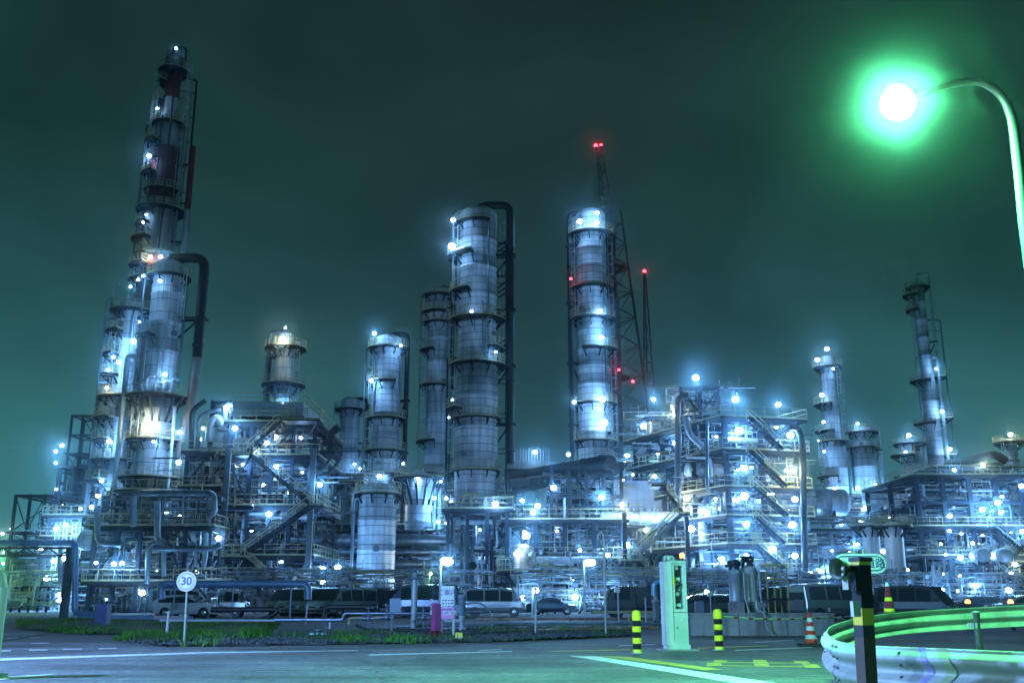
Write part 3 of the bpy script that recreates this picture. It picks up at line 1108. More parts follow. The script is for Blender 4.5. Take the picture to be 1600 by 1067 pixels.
K, Kp = column('lamp_lit_column', 'pale column lit by a line of lamps up one side, pipe on the other', 140, 927, 560,
               [(None, 650, 53), (650, 490, 50), (490, 338, 47)],
               clad='clad_fine', plats=[(368, -180, 180, 1.2), (452, -180, 180, 1.0), (500, -180, 180, 1.1), (548, -120, 60, 1.3), (632, -180, 180, 1.0), (690, -180, 180, 0.8), (722, -180, 180, 0.8)],
               ladders=[(-5, 452, 368), (10, 548, 452), (-10, 632, 548), (5, 722, 632), (190, 500, 368)],
               over=dict(top=334, bot=720, a=183, out=3.2, r=0.42, mat='pipe_d', step=9),
               risers=[(-170, 0.6, 0.16, 720, 390, 'steel_light'), (-55, 0.3, 0.08, 722, 380), (-30, 0.3, 0.08, 722, 450)], seed=15, manways=5, ring=2.4)
column('narrow_tower', 'narrow pale tower with lamp landings at its slender top, in the hazy far unit', 190, 1302, 690,
       [(None, 702, 36), (702, 640, 25), (640, 560, 20)],
       plats=[(574, -180, 180, 1.6), (632, 120, 260, 1.8), (674, 120, 260, 1.8), (690, -180, 180, 1.0), (745, 130, 260, 1.4)],
       ladders=[(-10, 632, 574), (0, 690, 632), (190, 745, 690)], risers=[(-15, 0.6, 0.15, None, 600)], seed=16)
column('pipe_crowned_column', 'pale hazy column crowned by a railed deck and side pipe, next to the narrow tower', 190, 1351, 730,
       [(None, 700, 37), (700, 674, 31)], plats=[(676, -180, 180, 1.2), (700, -180, 180, 0.9), (778, -180, 180, 1.5)],
       over=dict(top=670, bot=None, a=-5, out=3.1, r=0.3, mat='pipe_w', step=12), seed=17)
O_, Op = column('thin_high_tower', 'thin high tower standing alone with twin pipes and side lamps, beyond the racks', 200, 1452, 620,
                [(None, 600, 24), (600, 445, 18)],
                plats=[(450, -180, 180, 1.3), (462, 120, 250, 2.0), (485, 140, 240, 1.6), (596, 110, 260, 2.0), (590, -40, 40, 2.4), (662, 110, 260, 2.0), (655, -40, 40, 2.6), (712, -40, 40, 2.6)],
                ladders=[(190, 596, 462), (185, 662, 596)], over=dict(top=428, bot=None, a=-8, out=2.4, r=0.24, mat='pipe_w', step=12),
                risers=[(-35, 0.8, 0.35, 790, 560, 'pipe_w'), (0, 2.4, 0.18, 700, 500), (195, 0.8, 0.12, None, 560)], seed=18)
column('stub_column', 'short pale column at the foot of the thin high tower', 195, 1426, 740, [(None, 692, 26)],
       plats=[(694, -180, 180, 1.5), (712, 140, 260, 2.2), (745, 150, 250, 2.0)], risers=[(-25, 0.5, 0.35, None, 700, 'pipe_w')], seed=19, ladders=[(200, 745, 694)])
column('edge_column', 'slim pale column with a lamp-topped cage beyond the end of the racks', 185, 1584, 740, [(None, 690, 19)],
       plats=[(692, -180, 180, 1.8), (720, 130, 250, 1.4)], ladders=[(200, 800, 692)], seed=20)
column('concrete_leg_drum', 'first of two white cylinders under one deck behind the road sign', 120, 1364, 880, [(None, 822, 27, 'white')], plats=[(822, -180, 180, 1.2)], ring=4, manways=0, seed=21, cat='cylinder')
column('concrete_leg_drum', 'second, brighter lit of two white cylinders under one deck by the road sign', 118, 1400, 880, [(None, 822, 29, 'white')], plats=[(822, -180, 180, 1.2)], ring=4, manways=0, seed=22, cat='cylinder')
column('railed_tank', 'stubby rust-topped tank with a railed ring deck behind the dark saloon car', 95, 817, 895, [(None, 900, 30, 'white'), (900, 856, 27, 'rust')],
       plats=[(892, -180, 180, 1.6)], ring=2.4, manways=1, seed=23, cat='tank', ladders=[(-20, 930, 892)])
column('rusty_tank', 'upright rust-streaked cylinder beside the gooseneck lamp post', 92, 937.5, 905, [(None, 876, 19, 'rust')], ring=0, manways=0, seed=24, cat='tank', top='flat')
for i, (px, pt, w, Y, lab) in enumerate([(199, 828, 23, 100, 'greenish dark cylinder under the round deck by the round speed sign'),
                                         (291, 826, 24, 100, 'dark banded cylinder under the round deck with side nozzles'),
                                         (240, 840, 30, 108, 'dark cylinder at the very foot of the thick pale column')]):
    column('process_vessel', lab, Y, px, 865, [(None, pt, w, 'clad_dark')], ring=1.8, manways=3, seed=30 + i, cat='vessel')

# lattice chimney: flue, three legs, bracing
YC = 240
cx = P(955, 600, YC).x
ch = thing('lattice_chimney', 'faint red and white chimney held by a three-legged lattice, fading in haze', 'chimney', (cx, YC, 0))
zt = Z(238, YC)
bands = [(0, 690, 'dull_white'), (690, 578, 'dull_red'), (578, 470, 'dull_white'), (470, 360, 'dull_red'), (360, 326, 'dull_white')]
for i, (a, b, c) in enumerate(bands):
    mb = MB()
    z0, z1 = (0 if a == 0 else Z(a, YC)), Z(b, YC)
    mb.lathe([(2.6 if b > 400 else 2.0, z0), (2.6 if b > 400 else 2.0, z1)], 28)
    mb.build('flue_band', c, ch)
feet = [Vector((-11.5, -4, 0)), Vector((13.0, -4, 0)), Vector((1.0, 14, 0))]
zl = Z(330, YC)
tops = [Vector((-3.2, -1.2, zl)), Vector((3.4, -1.2, zl)), Vector((0.2, 3.4, zl))]
lv = [0, Z(800, YC), Z(690, YC), Z(590, YC), Z(500, YC), Z(420, YC), zl]
lv2 = [Z(q, YC) for q in (860, 800, 745, 690, 640, 590, 545, 500, 460, 420, 385, 352)]
for f, tp in zip(feet, tops):
    for z0, z1, c in zip(lv[:-1], lv[1:], ['dull_white', 'dull_white', 'dull_red', 'dull_white', 'dull_red', 'dull_white']):
        mb = MB()
        mb.tube([f.lerp(tp, z0 / zl), f.lerp(tp, z1 / zl)], 0.42 - 0.18 * z0 / zl, 10)
        mb.build('leg', c, ch)
for i in range(3):
    f0, t0, f1, t1 = feet[i], tops[i], feet[(i + 1) % 3], tops[(i + 1) % 3]
    for k, (z0, z1) in enumerate(zip(lv2[:-1], lv2[1:])):
        a0, a1 = f0.lerp(t0, z0 / zl), f0.lerp(t0, z1 / zl)
        b0, b1 = f1.lerp(t1, z0 / zl), f1.lerp(t1, z1 / zl)
        c = ['dull_white', 'dull_white', 'dull_red', 'dull_red', 'dull_white', 'dull_white', 'dull_red', 'dull_red', 'dull_white', 'dull_white', 'dull_red'][k]
        for p, q in ((a0, b1), (b0, a1), (a1, b1)):
            mb = MB()
            mb.tube([p, q], 0.11, 6)
            mb.build('brace', c, ch)
for py in (590, 420):
    mb = MB()
    mb.sector((0, 0, Z(py, YC)), 2.6, 4.6, -0.2, 0, 0, 2 * PI, 24)
    p = mb.build('gallery', 'dull_red', ch)
    mb = MB()
    mb.railing([pol(4.5, a, Z(py, YC)) for a in range(0, 360, 20)], 1.2, 0.1, 0, 2, True)
    mb.build('railing', 'dull_white', p)
mb = MB()
m0, m1 = Z(328, YC), Z(231, YC)
legs_ = [(-1.6, -1.2, -2.7, -3.2), (1.4, -1.2, -1.5, -3.2), (-0.2, 1.6, -2.1, -2.2)]
def mp_(i, f):
    l = legs_[i % 3]
    return Vector((l[0] + (l[2] - l[0]) * f, l[1] + (l[3] - l[1]) * f, m0 + (m1 - m0) * f))
for i in range(3):
    mb.tube([mp_(i, 0), mp_(i, 1)], 0.10, 6)
    for k in range(9):
        mb.tube([mp_(i + k % 2, k / 9), mp_(i + 1 - k % 2, (k + 1) / 9)], 0.05, 5)
        mb.tube([mp_(i, k / 9), mp_(i + 1, k / 9)], 0.05, 5)
mb.beam((-3.3, -3.3, m1), (-0.9, -3.3, m1), 0.2)
mb.build('mast', 'dull_red', ch)  # slim mast stands in for the upper flue fading into haze
bp_ = P(1007, 427, YC - 5)
bm = thing('beacon_mast', 'slim lattice mast topped by a red beacon, standing just outside the lattice chimney', 'mast', (bp_.x, YC - 5, 0))
zt_ = bp_.z
def bm_(i, f):
    a = rad(90 + 120 * (i % 3))
    r = 3.2 * (1 - f) + 0.25
    return Vector((r * math.cos(a), r * math.sin(a), zt_ * f))
for i in range(3):
    for k, c in enumerate(('dull_white', 'dull_red', 'dull_white', 'dull_red')):
        mb = MB()
        mb.tube([bm_(i, k / 4), bm_(i, (k + 1) / 4)], 0.17, 6)
        mb.build('leg', c, bm)
for k in range(14):
    mb = MB()
    for i in range(3):
        mb.tube([bm_(i + k % 2, k / 14), bm_(i + 1 - k % 2, (k + 1) / 14)], 0.07, 5)
        mb.tube([bm_(i, k / 14), bm_(i + 1, k / 14)], 0.07, 5)
    mb.build('bracing', 'dull_red' if (k // 3) % 2 else 'dull_white', bm)
BEACONS = []


def beacon(lab, px, py, Y, r=0.35, e=500):
    t = thing('warning_beacon', lab, 'beacon', P(px, py, Y))
    mb = MB()
    mb.sphere((0, 0, 0), r, 10, 7)
    mb.build('lens', 'lamp_red', t)
    mb = MB()
    mb.lathe([(r * 0.8, -r * 1.4), (r * 0.8, -r * 0.8)], 10)
    mb.beam((0, 0, -r * 1.3), (0, 0.6, -r * 2.6), 0.12)
    mb.build('base', 'dark', t)
    ld = bpy.data.lights.new('beacon_light', 'POINT')
    ld.energy = e
    ld.color = (1, 0.03, 0.06)
    ld.shadow_soft_size = r * 2
    lo = bpy.data.objects.new('beacon_light', ld)
    COL.objects.link(lo)
    lo.parent = t


beacon('bright red beacon at the very top of the lattice chimney', 931, 228, YC - 3.4, 0.5, 500)
beacon('smaller red beacon beside the topmost one on the lattice chimney', 939, 227, YC - 3.4, 0.36, 40)
beacon('red beacon on the outer lattice leg high in the haze', 1007, 424, YC - 5, 0.42, 260)
beacon('red beacon on the outward side of the chimney gallery', 989, 596, YC - 6, 0.34, 160)
beacon('red beacon on the chimney gallery closest to the flue', 967, 578, YC - 6, 0.32, 160)
beacon('dim red beacon between the flue and the lamp-lit column', 951, 577, YC - 6, 0.3, 200)
beacon('pinkish red beacon on the overhead pipe of the lamp-lit column', 892, 436, 137, 0.2, 40)

# ------------------------------------------------------------------ steel structures
def at(px, Y):
    p = P(px, 800, Y)
    return Vector((p.x, Y, 0))


def frame(name, label, px0, px1, Y, depth, pys, nx, ny, **kw):
    O = at(px0, Y)
    U = at(px1, Y) - O
    Vv = Vector((0, depth, 0))
    return structure(name, label, O, U, Vv, nx, ny, [Z(p, Y) for p in pys], **kw), U, Vv


def fill(t, U, Vv, zs, nh, nv, seed, **kw):
    fine_piping(t, U, Vv, zs, int((len(zs) - 1) * (nh + nv) * 3.2), seed + 5)
    for i, (a, b) in enumerate(zip(zs[:-1], zs[1:])):
        infill(t, U, Vv, a, b, nh, nv, seed * 31 + i, **kw)


# S1 : air cooler structure with zigzag stair
s1, U, Vv = frame('air_cooler_structure', 'open steel structure with zigzag stair under a pale air cooler deck', 352, 486, 100, 13, [868, 790, 712, 660], 4, 1, seed=41, braces=8, pw=0.36,
                  post='steel')
zs = [0] + [Z(p, 100) for p in (868, 790, 712, 660)]
fill(s1, U, Vv, zs, 14, 9, 41)
for px in (350, 485):
    mb = MB()
    o = s1.location
    x = P(px, 800, 99).x - o.x
    mb.beam((x, -0.9, 0), (x, -0.9, Z(700, 99)), 0.55, 0.4)
    mb.build('post', 'steel_light', s1)
def lp(px, py, Y, o):
    return P(px, py, Y) - o.location
for a, b in (((443, 655), (385, 707)), ((390, 710), (484, 787)), ((484, 790), (376, 868)), ((376, 872), (458, 944))):
    stair(s1, lp(a[0], a[1], 97.6, s1), lp(b[0], b[1], 97.6, s1), 1.1)
for px0, px1, py in ((484, 506, 789), (346, 382, 870), (440, 500, 655), (365, 395, 709)):
    mb = MB()
    a, b = lp(px0, py, 97.2, s1), lp(px1, py, 97.2, s1)
    mb.box((a + b) / 2 + Vector((0, 1.0, -0.1)), ((b - a).x, 2.4, 0.14))
    mb.beam(b + Vector((-0.2, 0, -0.2)), lp(px1 - 16, py + 24, 99, s1), 0.18)
    lnd = mb.build('landing', 'dark', s1)
    mb = MB()
    mb.railing([a, b, b + Vector((0, 2.2, 0))], 1.1, 0.075, 0, 1.2)
    mb.build('railing', 'rail', lnd)
# air cooler box on the top
ac = thing('air_cooler', 'long white air cooler box on the deck above the zigzag stair', 'air cooler', Vector((P(428, 660, 106).x, 108, Z(660, 100))))
mb = MB()
w = (P(482, 660, 106).x - P(374, 660, 106).x)
mb.add([(-w / 2, -5, 1.2), (w / 2, -5, 1.2), (w / 2, 5, 1.2), (-w / 2, 5, 1.2), (-w / 2, -5, 2.6), (w / 2, -5, 2.6), (w / 2, 5, 2.6), (-w / 2, 5, 2.6)],
       [(0, 3, 2, 1), (4, 5, 6, 7), (0, 1, 5, 4), (1, 2, 6, 5), (2, 3, 7, 6), (3, 0, 4, 7)])
mb.build('housing', 'pipe_w', ac)
for i in range(5):
    mb = MB()
    x = -w / 2 + w * (i + 0.5) / 5
    mb.lathe([(0.7, 0.15), (0.8, 0.5), (w / 10 * 0.95, 1.2)], 16, (x, -2.6, 0))
    mb.build('plenum', 'steel_light', ac)
for i in range(6):
    mb = MB()
    mb.beam((-w / 2 + w * i / 5, -4.9, 0), (-w / 2 + w * i / 5, -4.9, 1.2), 0.2)
    mb.build('leg', 'steel', ac)
mb = MB()
mb.railing([(-w / 2, -5, 2.6), (w / 2, -5, 2.6), (w / 2, 5, 2.6)], 1.1, 0.08, 0, 1.6)
mb.build('railing', 'rail', ac)
# cantilever platform with elbow vent
o = at(490, 102)
pb = thing('vent_platform', 'dark cantilevered platform carrying an elbow vent pipe beside the cooler deck', 'platform', (o.x, 102, Z(712, 102)))
mb = MB()
mb.box((1.0, 0, 0), (2.6, 4, 0.2))
mb.beam((-0.3, -1.9, -3.5), (2.1, -1.9, -0.1), 0.22)
mb.beam((-0.3, 1.9, -3.5), (2.1, 1.9, -0.1), 0.22)
mb.build('deck', 'dark', pb)
mb = MB()
mb.railing([(-0.3, -1.9, 0.1), (2.25, -1.9, 0.1), (2.25, 1.9, 0.1)], 1.3, 0.09, 0, 0.7)
mb.build('railing', 'dark', pb)
mb = MB()
mb.tube([(1.4, 0, 0.1), (1.4, 0, 2.4), (2.2, 0, 3.0)], 0.42, 12, 0, True, 0.7)
mb.lathe([(0.42, 1.0), (0.6, 1.05), (0.6, 1.3), (0.42, 1.35)], 12, (1.4, 0, 0))
mb.build('vent_pipe', 'dark', pb)

# S2
s2, U, Vv = frame('piping_tower', 'dark steel tower packed with piping between the thick column and cooler structure', 286, 350, 110, 14, [865, 815, 760, 705], 2, 2, seed=43, braces=8)
zs = [0] + [Z(p, 110) for p in (865, 815, 760, 705)]
fill(s2, U, Vv, zs, 8, 9, 43)
s2b, U, Vv = frame('headframe', 'open box headframe with white elbow pipes on the piping tower', 320, 350, 112, 6, [705, 626], 1, 1, seed=44, braces=4, rails=False, decks={0: None, 1: None}, pw=0.45)
s2b.location.z = 0
for k, (pts, r, m) in enumerate([([(328, 690), (328, 668), (338, 650), (348, 665), (340, 690)], 0.5, 'pipe_w'), ([(352, 660), (353, 632), (366, 632), (368, 655), (360, 668)], 0.28, 'pipe_w'),
                                 ([(310, 700), (310, 646), (345, 640)], 0.25, 'galv'), ([(298, 712), (300, 640), (322, 625)], 0.3, 'pipe_d'), ([(360, 690), (360, 640)], 0.2, 'galv')]):
    mb = MB()
    mb.tube([P(x, y, 111) - s2b.location for x, y in pts], r, 10, 0, True, 1.2)
    mb.build('pipe', m, s2b)

# S7 : lower unit round the thick column
s7, U, Vv = frame('vessel_deck', 'railed two-storey steel deck round the dark vessels behind the round speed sign', 152, 330, 96, 15, [908, 822], 5, 2, seed=47, braces=8, pw=0.34)
zs = [0] + [Z(p, 96) for p in (908, 822)]
fill(s7, U, Vv, zs, 16, 16, 47, rmin=0.06, rmax=0.22)
infill(s7, U, Vv, zs[-1], Z(765, 96), 10, 16, 471)
fine_piping(s7, U, Vv, [zs[-1], Z(765, 96)], 90, 472)
for k, (pts, r, m, lab) in enumerate([
    ([(208, 822), (208, 770), (335, 770), (335, 800), (325, 806)], 0.42, 'galv', 'fat silver pipe loop bridging the deck below the thick column'),
    ([(152, 790), (152, 848), (190, 850)], 0.38, 'galv', 'silver pipe elbow at the outer edge of the vessel deck'),
    ([(246, 784), (246, 842), (256, 848)], 0.42, 'galv', 'short silver standpipe with open top above the vessel deck'),
    ([(230, 912), (232, 850), (255, 846), (256, 900)], 0.3, 'galv', 'silver inverted U pipe in the middle of the vessel deck'),
    ([(240, 857), (330, 857), (345, 850)], 0.4, 'galv', 'horizontal silver pipe running to the cooler structure'),
    ([(322, 832), (322, 870), (318, 885)], 0.3, 'galv', 'silver drop pipe beside the cooler structure post'),
    ([(306, 885), (306, 850), (298, 846)], 0.2, 'galv', 'thin silver drop pipe next to the banded cylinder')]):
    mb = MB()
    pp = [P(x, y, 94) for x, y in pts]
    mb.tube(pp, r * 0.74, 12, 0, True, 0.8, 5)
    tag(mb.build('process_pipe', m, None, pp[0]), lab, 'pipe')

# S3 : multi-storey structure seen on its corner
Q0 = P(1139, 800, 100)
Q0 = Vector((Q0.x, 100, 0))
U3 = Vector((7.6, 1.9, 0))
V3 = Vector((-7.2, 15.5, 0))
lv3 = [Z(p, 100) for p in (897, 850, 806, 761, 703, 652)]
s3 = structure('reactor_structure', 'tall blue steel structure of six open storeys with outside stairs, many lamps', Q0, U3, V3, 2, 3, lv3, seed=51, braces=12, pw=0.5, overhang=0.9)
zs = [0] + lv3
fine_piping(s3, U3, V3, zs, 420, 519, mats=('galv', 'pipe_w', 'steel_light', 'pipe_w', 'steel', 'rail'))
for i, (a, b) in enumerate(zip(zs[:-1], zs[1:])):
    infill(s3, U3, V3, a, b, 9, 8, 510 + i, rmax=0.34, mats=['pipe_w', 'galv', 'galv', 'steel_light', 'pipe_w', 'steel'])
for a, b in (((1170, 652), (1224, 702)), ((1170, 704), (1230, 760)), ((1177, 760), (1232, 805)), ((1181, 808), (1227, 849)), ((1181, 851), (1237, 896)), ((1204, 893), (1250, 938))):
    stair(s3, lp(a[0], a[1], 98.4, s3), lp(b[0], b[1], 98.6, s3), 1.1, mat='steel')
o3 = s3.location
# penthouse frames on top
ph, U, Vv = frame('rooftop_frame', 'small railed machine frame on the roof of the blue steel structure', 1072, 1132, 108, 6, [648, 604], 2, 1, seed=52, braces=5, pw=0.3, decks={0: None, 1: None})
fine_piping(ph, U, Vv, [Z(648, 108), Z(600, 108)], 70, 522)
infill(ph, U, Vv, Z(648, 108), Z(604, 108), 14, 10, 521, rmax=0.4)
ph2, U, Vv = frame('rooftop_frame', 'railed landing with pipes at the far corner of the blue steel structure', 1014, 1052, 120, 6, [690, 650], 1, 1, seed=53, braces=2, pw=0.3, decks={0: None, 1: None})
fine_piping(ph2, U, Vv, [Z(690, 120), Z(640, 120)], 50, 532)
infill(ph2, U, Vv, Z(690, 120), Z(640, 120), 8, 14, 531, rmax=0.3)
for k, (pts, Y, r, m, lab) in enumerate([
    ([(1059, 790), (1059, 622), (1075, 618)], 103, 0.34, 'steel_light', 'tall fat grey riser pipe up the face of the blue steel structure'),
    ([(1105, 655), (1105, 768), (1128, 770), (1128, 800)], 99, 0.16, 'galv', 'thin silver pipe with a lower elbow on the blue steel structure'),
    ([(1234, 668), (1246, 668), (1254, 690), (1258, 905)], 99, 0.32, 'pipe_d', 'dark bent riser at the outer edge of the blue steel structure'),
    ([(1072, 652), (1076, 678), (1098, 698)], 100, 0.32, 'pipe_w', 'white slanted duct crossing the upper storeys of the blue steel structure'),
    ([(1014, 660), (1016, 690), (1032, 706)], 116, 0.4, 'pipe_w', 'white slanted pipe at the far upper corner of the blue structure'),
    ([(985, 700), (992, 700), (992, 732), (950, 734)], 118, 0.2, 'pipe_d', 'dark cranked pipe beyond the blue steel structure')]):
    mb = MB()
    pp = [P(x, y, Y) for x, y in pts]
    mb.tube(pp, r, 12, 0, True, 0.9, 5)
    tag(mb.build('process_pipe', m, None, pp[0]), lab, 'pipe')

# pale access stair between the middle racks and S3
st = thing('access_stair', 'pale yellow-railed stair tower between the middle pipe rack and blue structure', 'stair', at(1026, 97))
for a, b in (((1032, 757), (1067, 801)), ((1066, 803), (986, 877)), ((996, 876), (1027, 912))):
    stair(st, lp(a[0], a[1], 96, st), lp(b[0], b[1], 96, st), 1.2, mat='steel_light' if a[1] == 803 else 'steel')
for px0, px1, py in ((1060, 1078, 802), (970, 1000, 876), (1018, 1040, 757)):
    mb = MB()
    a, b = lp(px0, py, 95.6, st), lp(px1, py, 95.6, st)
    mb.box((a + b) / 2 + Vector((0, 1.1, -0.1)), ((b - a).x, 2.6, 0.16))
    lnd = mb.build('landing', 'steel', st)
    mb = MB()
    mb.railing([a + Vector((0, 2.3, 0)), a, b, b + Vector((0, 2.3, 0))], 1.1, 0.08, 0, 1.0)
    mb.build('railing', 'rail', lnd)
for px in (975, 1072):
    mb = MB()
    a = lp(px, 800, 97, st)
    mb.beam((a.x, 0, 0), (a.x, 0, Z(801, 97)), 0.4)
    mb.build('post', 'steel', st)
mb = MB()
a, b = lp(969, 878, 95, st), lp(1000, 920, 95, st)
mb.box(((a.x + b.x) / 2, 1.2, (a.z + b.z) / 2 - 0.5), (b.x - a.x, 2.4, a.z - b.z))
mb.build('stair_base', 'shed', st)

# S4 : middle pipe rack
s4, U, Vv = frame('pipe_rack', 'wide two-level pipe rack under the dark slanting ducts', 792, 972, 106, 18, [872, 812], 4, 2, seed=55, braces=6, pw=0.45)
zs = [0] + [Z(p, 106) for p in (872, 812)]
fill(s4, U, Vv, zs, 18, 12, 55, rmax=0.4)
infill(s4, U, Vv, zs[-1], Z(770, 106), 14, 14, 557, rmax=0.3)
s4b, U, Vv = frame('duct_frame', 'open dark steel frame holding up the slanting ducts', 862, 972, 110, 10, [812, 772, 726], 4, 1, seed=56, braces=4, pw=0.36, rails=False, decks={0: None, 1: None, 2: None}, post='dark')
fine_piping(s4b, U, Vv, [Z(812, 110), Z(770, 110), Z(735, 110)], 110, 562)
infill(s4b, U, Vv, Z(812, 110), Z(740, 110), 14, 16, 561, rmax=0.3, mats=['pipe_d', 'dark', 'galv', 'steel', 'steel'])
for k, (x0, y0, x1, y1, r, Y0, Y1) in enumerate([(800, 752, 955, 722, 0.75, 126, 106), (806, 764, 962, 733, 0.6, 126, 107), (800, 744, 945, 718, 0.55, 134, 112)]):
    a, b = P(x0, y0, Y0), P(x1, y1, Y1)
    mb = MB()
    mb.tube([a, b], r, 16)
    for q in (0.2, 0.4, 0.6, 0.8, 0.97):
        c = a.lerp(b, q)
        d = (b - a).normalized() * 0.15
        mb.tube([c - d, c + d], r * 1.15, 16)
    tag(mb.build('slanting_duct', 'dark', None, (a + b) / 2), ['thickest of the dark ducts slanting over the middle pipe rack', 'lower dark duct slanting over the middle pipe rack', 'rear dark duct slanting over the middle pipe rack'][k], 'duct')
cn = thing('sloping_canopy', 'dark sloping sheet canopy over the far end of the pipe rack', 'canopy', P(835, 756, 118))
mb = MB()
mb.box((0, 0, 0.4), (6.6, 8, 0.12), 0, Matrix.Rotation(rad(-7), 3, 'Y'))
for i in range(6):
    mb.box((-2.9 + i * 1.16, 0, 0.4 + 0.12 * (i - 2.5) - 0.16), (0.12, 8, 0.2), 0)
mb.build('sheet', 'rust_pipe', cn)
for s in (-3.0, 3.0):
    for y in (-3.8, 3.8):
        mb = MB()
        mb.beam((s, y, 0.3 + s * 0.1), (s, y, -4.5), 0.18)
        mb.build('post', 'dark', cn)
hp = thing('transformer_cabinet', 'dark louvred cabinet on the pipe rack deck near the pale stair', 'cabinet', P(1000, 812, 112))
mb = MB()
mb.box((0, 0, 2.3), (6.0, 3, 3.2))
mb.box((0, 0, 4.0), (6.4, 3.4, 0.25))
mb.build('housing', 'shed', hp)
for k in range(7):
    mb = MB()
    mb.tube([(-2.6 + k * 0.85, -1.6, 0), (-2.6 + k * 0.85, -1.6, 0.9)], 0.16, 8)
    mb.sphere((-2.6 + k * 0.85, -1.6, 1.0), 0.24, 8, 6)
    mb.build('insulator', 'pipe_w', hp)

# S5 racks beyond the blue structure
s5, U, Vv = frame('pipe_rack', 'four-level pale pipe rack behind the road sign and white cylinders', 1262, 1432, 140, 14, [905, 876, 852, 826], 5, 1, seed=61, braces=6, pw=0.4, decks={0: None, 1: None, 2: None}, post='steel_light')
zs = [0] + [Z(p, 140) for p in (905, 876, 852, 826, 800)]
fill(s5, U, Vv, zs, 13, 5, 61, rmin=0.08, rmax=0.3, mats=['pipe_w', 'galv', 'galv', 'steel_light', 'pipe_w'])
s5b, U, Vv = frame('process_structure', 'wide five-level structure of racks and decks under the thin high tower', 1436, 1600, 128, 18, [908, 868, 822, 782, 742], 4, 2, seed=62, braces=10, pw=0.5, decks={0: None, 3: None}, post='steel')
zs = [0] + [Z(p, 128) for p in (908, 868, 822, 782, 742)]
fill(s5b, U, Vv, zs, 12, 7, 62, rmax=0.34, mats=['pipe_w', 'galv', 'steel_light', 'pipe_d', 'pipe_w'])
s5c, U, Vv = frame('process_structure', 'pale railed deck structure at the feet of the two hazy columns', 1285, 1425, 172, 16, [860, 822, 795], 4, 2, seed=63, braces=6, pw=0.45, post='steel_light')
zs = [0] + [Z(p, 172) for p in (860, 822, 795, 770)]
fill(s5c, U, Vv, zs, 10, 9, 63, rmax=0.4, mats=['pipe_w', 'galv', 'pipe_w'])
s5d, U, Vv = frame('process_structure', 'low hazy structure on the skyline beyond the thin high tower', 1470, 1600, 170, 14, [800, 752, 728], 4, 1, seed=64, braces=6, pw=0.45, post='steel')
zs = [0] + [Z(p, 170) for p in (800, 752, 728)]
fill(s5d, U, Vv, zs, 10, 8, 64, rmax=0.4)
for k, (x0, y0, x1, y1, Y0, Y1, r, lab) in enumerate([(1480, 726, 1556, 710, 176, 160, 0.7, 'grey duct slanting up over the skyline structure'), (1478, 738, 1560, 726, 174, 158, 0.5, 'lower grey duct slanting over the skyline structure')]):
    a, b = P(x0, y0, Y0), P(x1, y1, Y1)
    mb = MB()
    mb.tube([a, b, b + Vector((1.5, 0, -1))], r, 14, 0, True, 1.0)
    tag(mb.build('slanting_duct', 'pipe_d', None, a), lab, 'duct')
stt = thing('access_stair', 'dark zigzag stair on the structure at the edge of the view', 'stair', at(1570, 124))
for a, b in (((1550, 822), (1600, 862)), ((1600, 852), (1566, 892)), ((1562, 890), (1598, 922))):
    stair(stt, lp(a[0], a[1], 125, stt), lp(b[0], b[1], 125, stt), 1.1, mat='dark', rail='rail_grey')
for px, py, Y, ln, r, ax, lab in [(1531, 868, 124, 5, 0.85, (0.25, 1, 0), 'round white drum end on the wide five-level structure'), (1564, 868, 124, 5, 0.85, (0.25, 1, 0), 'second white drum end beside the dark zigzag stair'),
                                  (440, 806, 104, 6.5, 0.55, (1, 0, 0), 'long pale drum on the third storey of the zigzag stair structure'), (1000, 808, 108, 8, 0.62, (1, 0, 0), 'long silver drum below the louvred cabinet'),
                                  (1100, 735, 106, 3.5, 0.8, (1, 0.2, 0), 'white drum on the upper storey of the blue structure'), (1200, 790, 106, 3.5, 0.7, (1, 0.2, 0), 'white drum on the middle storey of the blue structure'),
                                  (1190, 880, 106, 4, 0.75, (1, 0.2, 0), 'white drum low in the blue structure beside its stair'), (870, 876, 100, 6, 0.4, (1, 0, 0), 'thin silver drum hung below the middle pipe rack'),
                                  (1270, 785, 150, 9, 2.0, (1, 0, 0), 'large white drum beyond the outer edge of the blue structure'), (1395, 782, 165, 8, 1.8, (1, 0, 0), 'large hazy white drum between the white cylinders and skyline'),
                                  (150, 845, 118, 4, 1.2, (0.2, 1, 0), 'white drum beside the bright ladder tower'), (330, 846, 104, 5, 0.5, (1, 0, 0), 'silver drum end by the cooler structure post'),
                                  (740, 905, 122, 6, 0.8, (1, 0, 0), 'pale drum under the largest grey column'), (1090, 800, 108, 3.4, 0.7, (1, 0.2, 0), 'pale drum behind the thin silver pipe of the blue structure')]:
    drum(lab, P(px, py, Y), ax, ln, r, 'pipe_w')

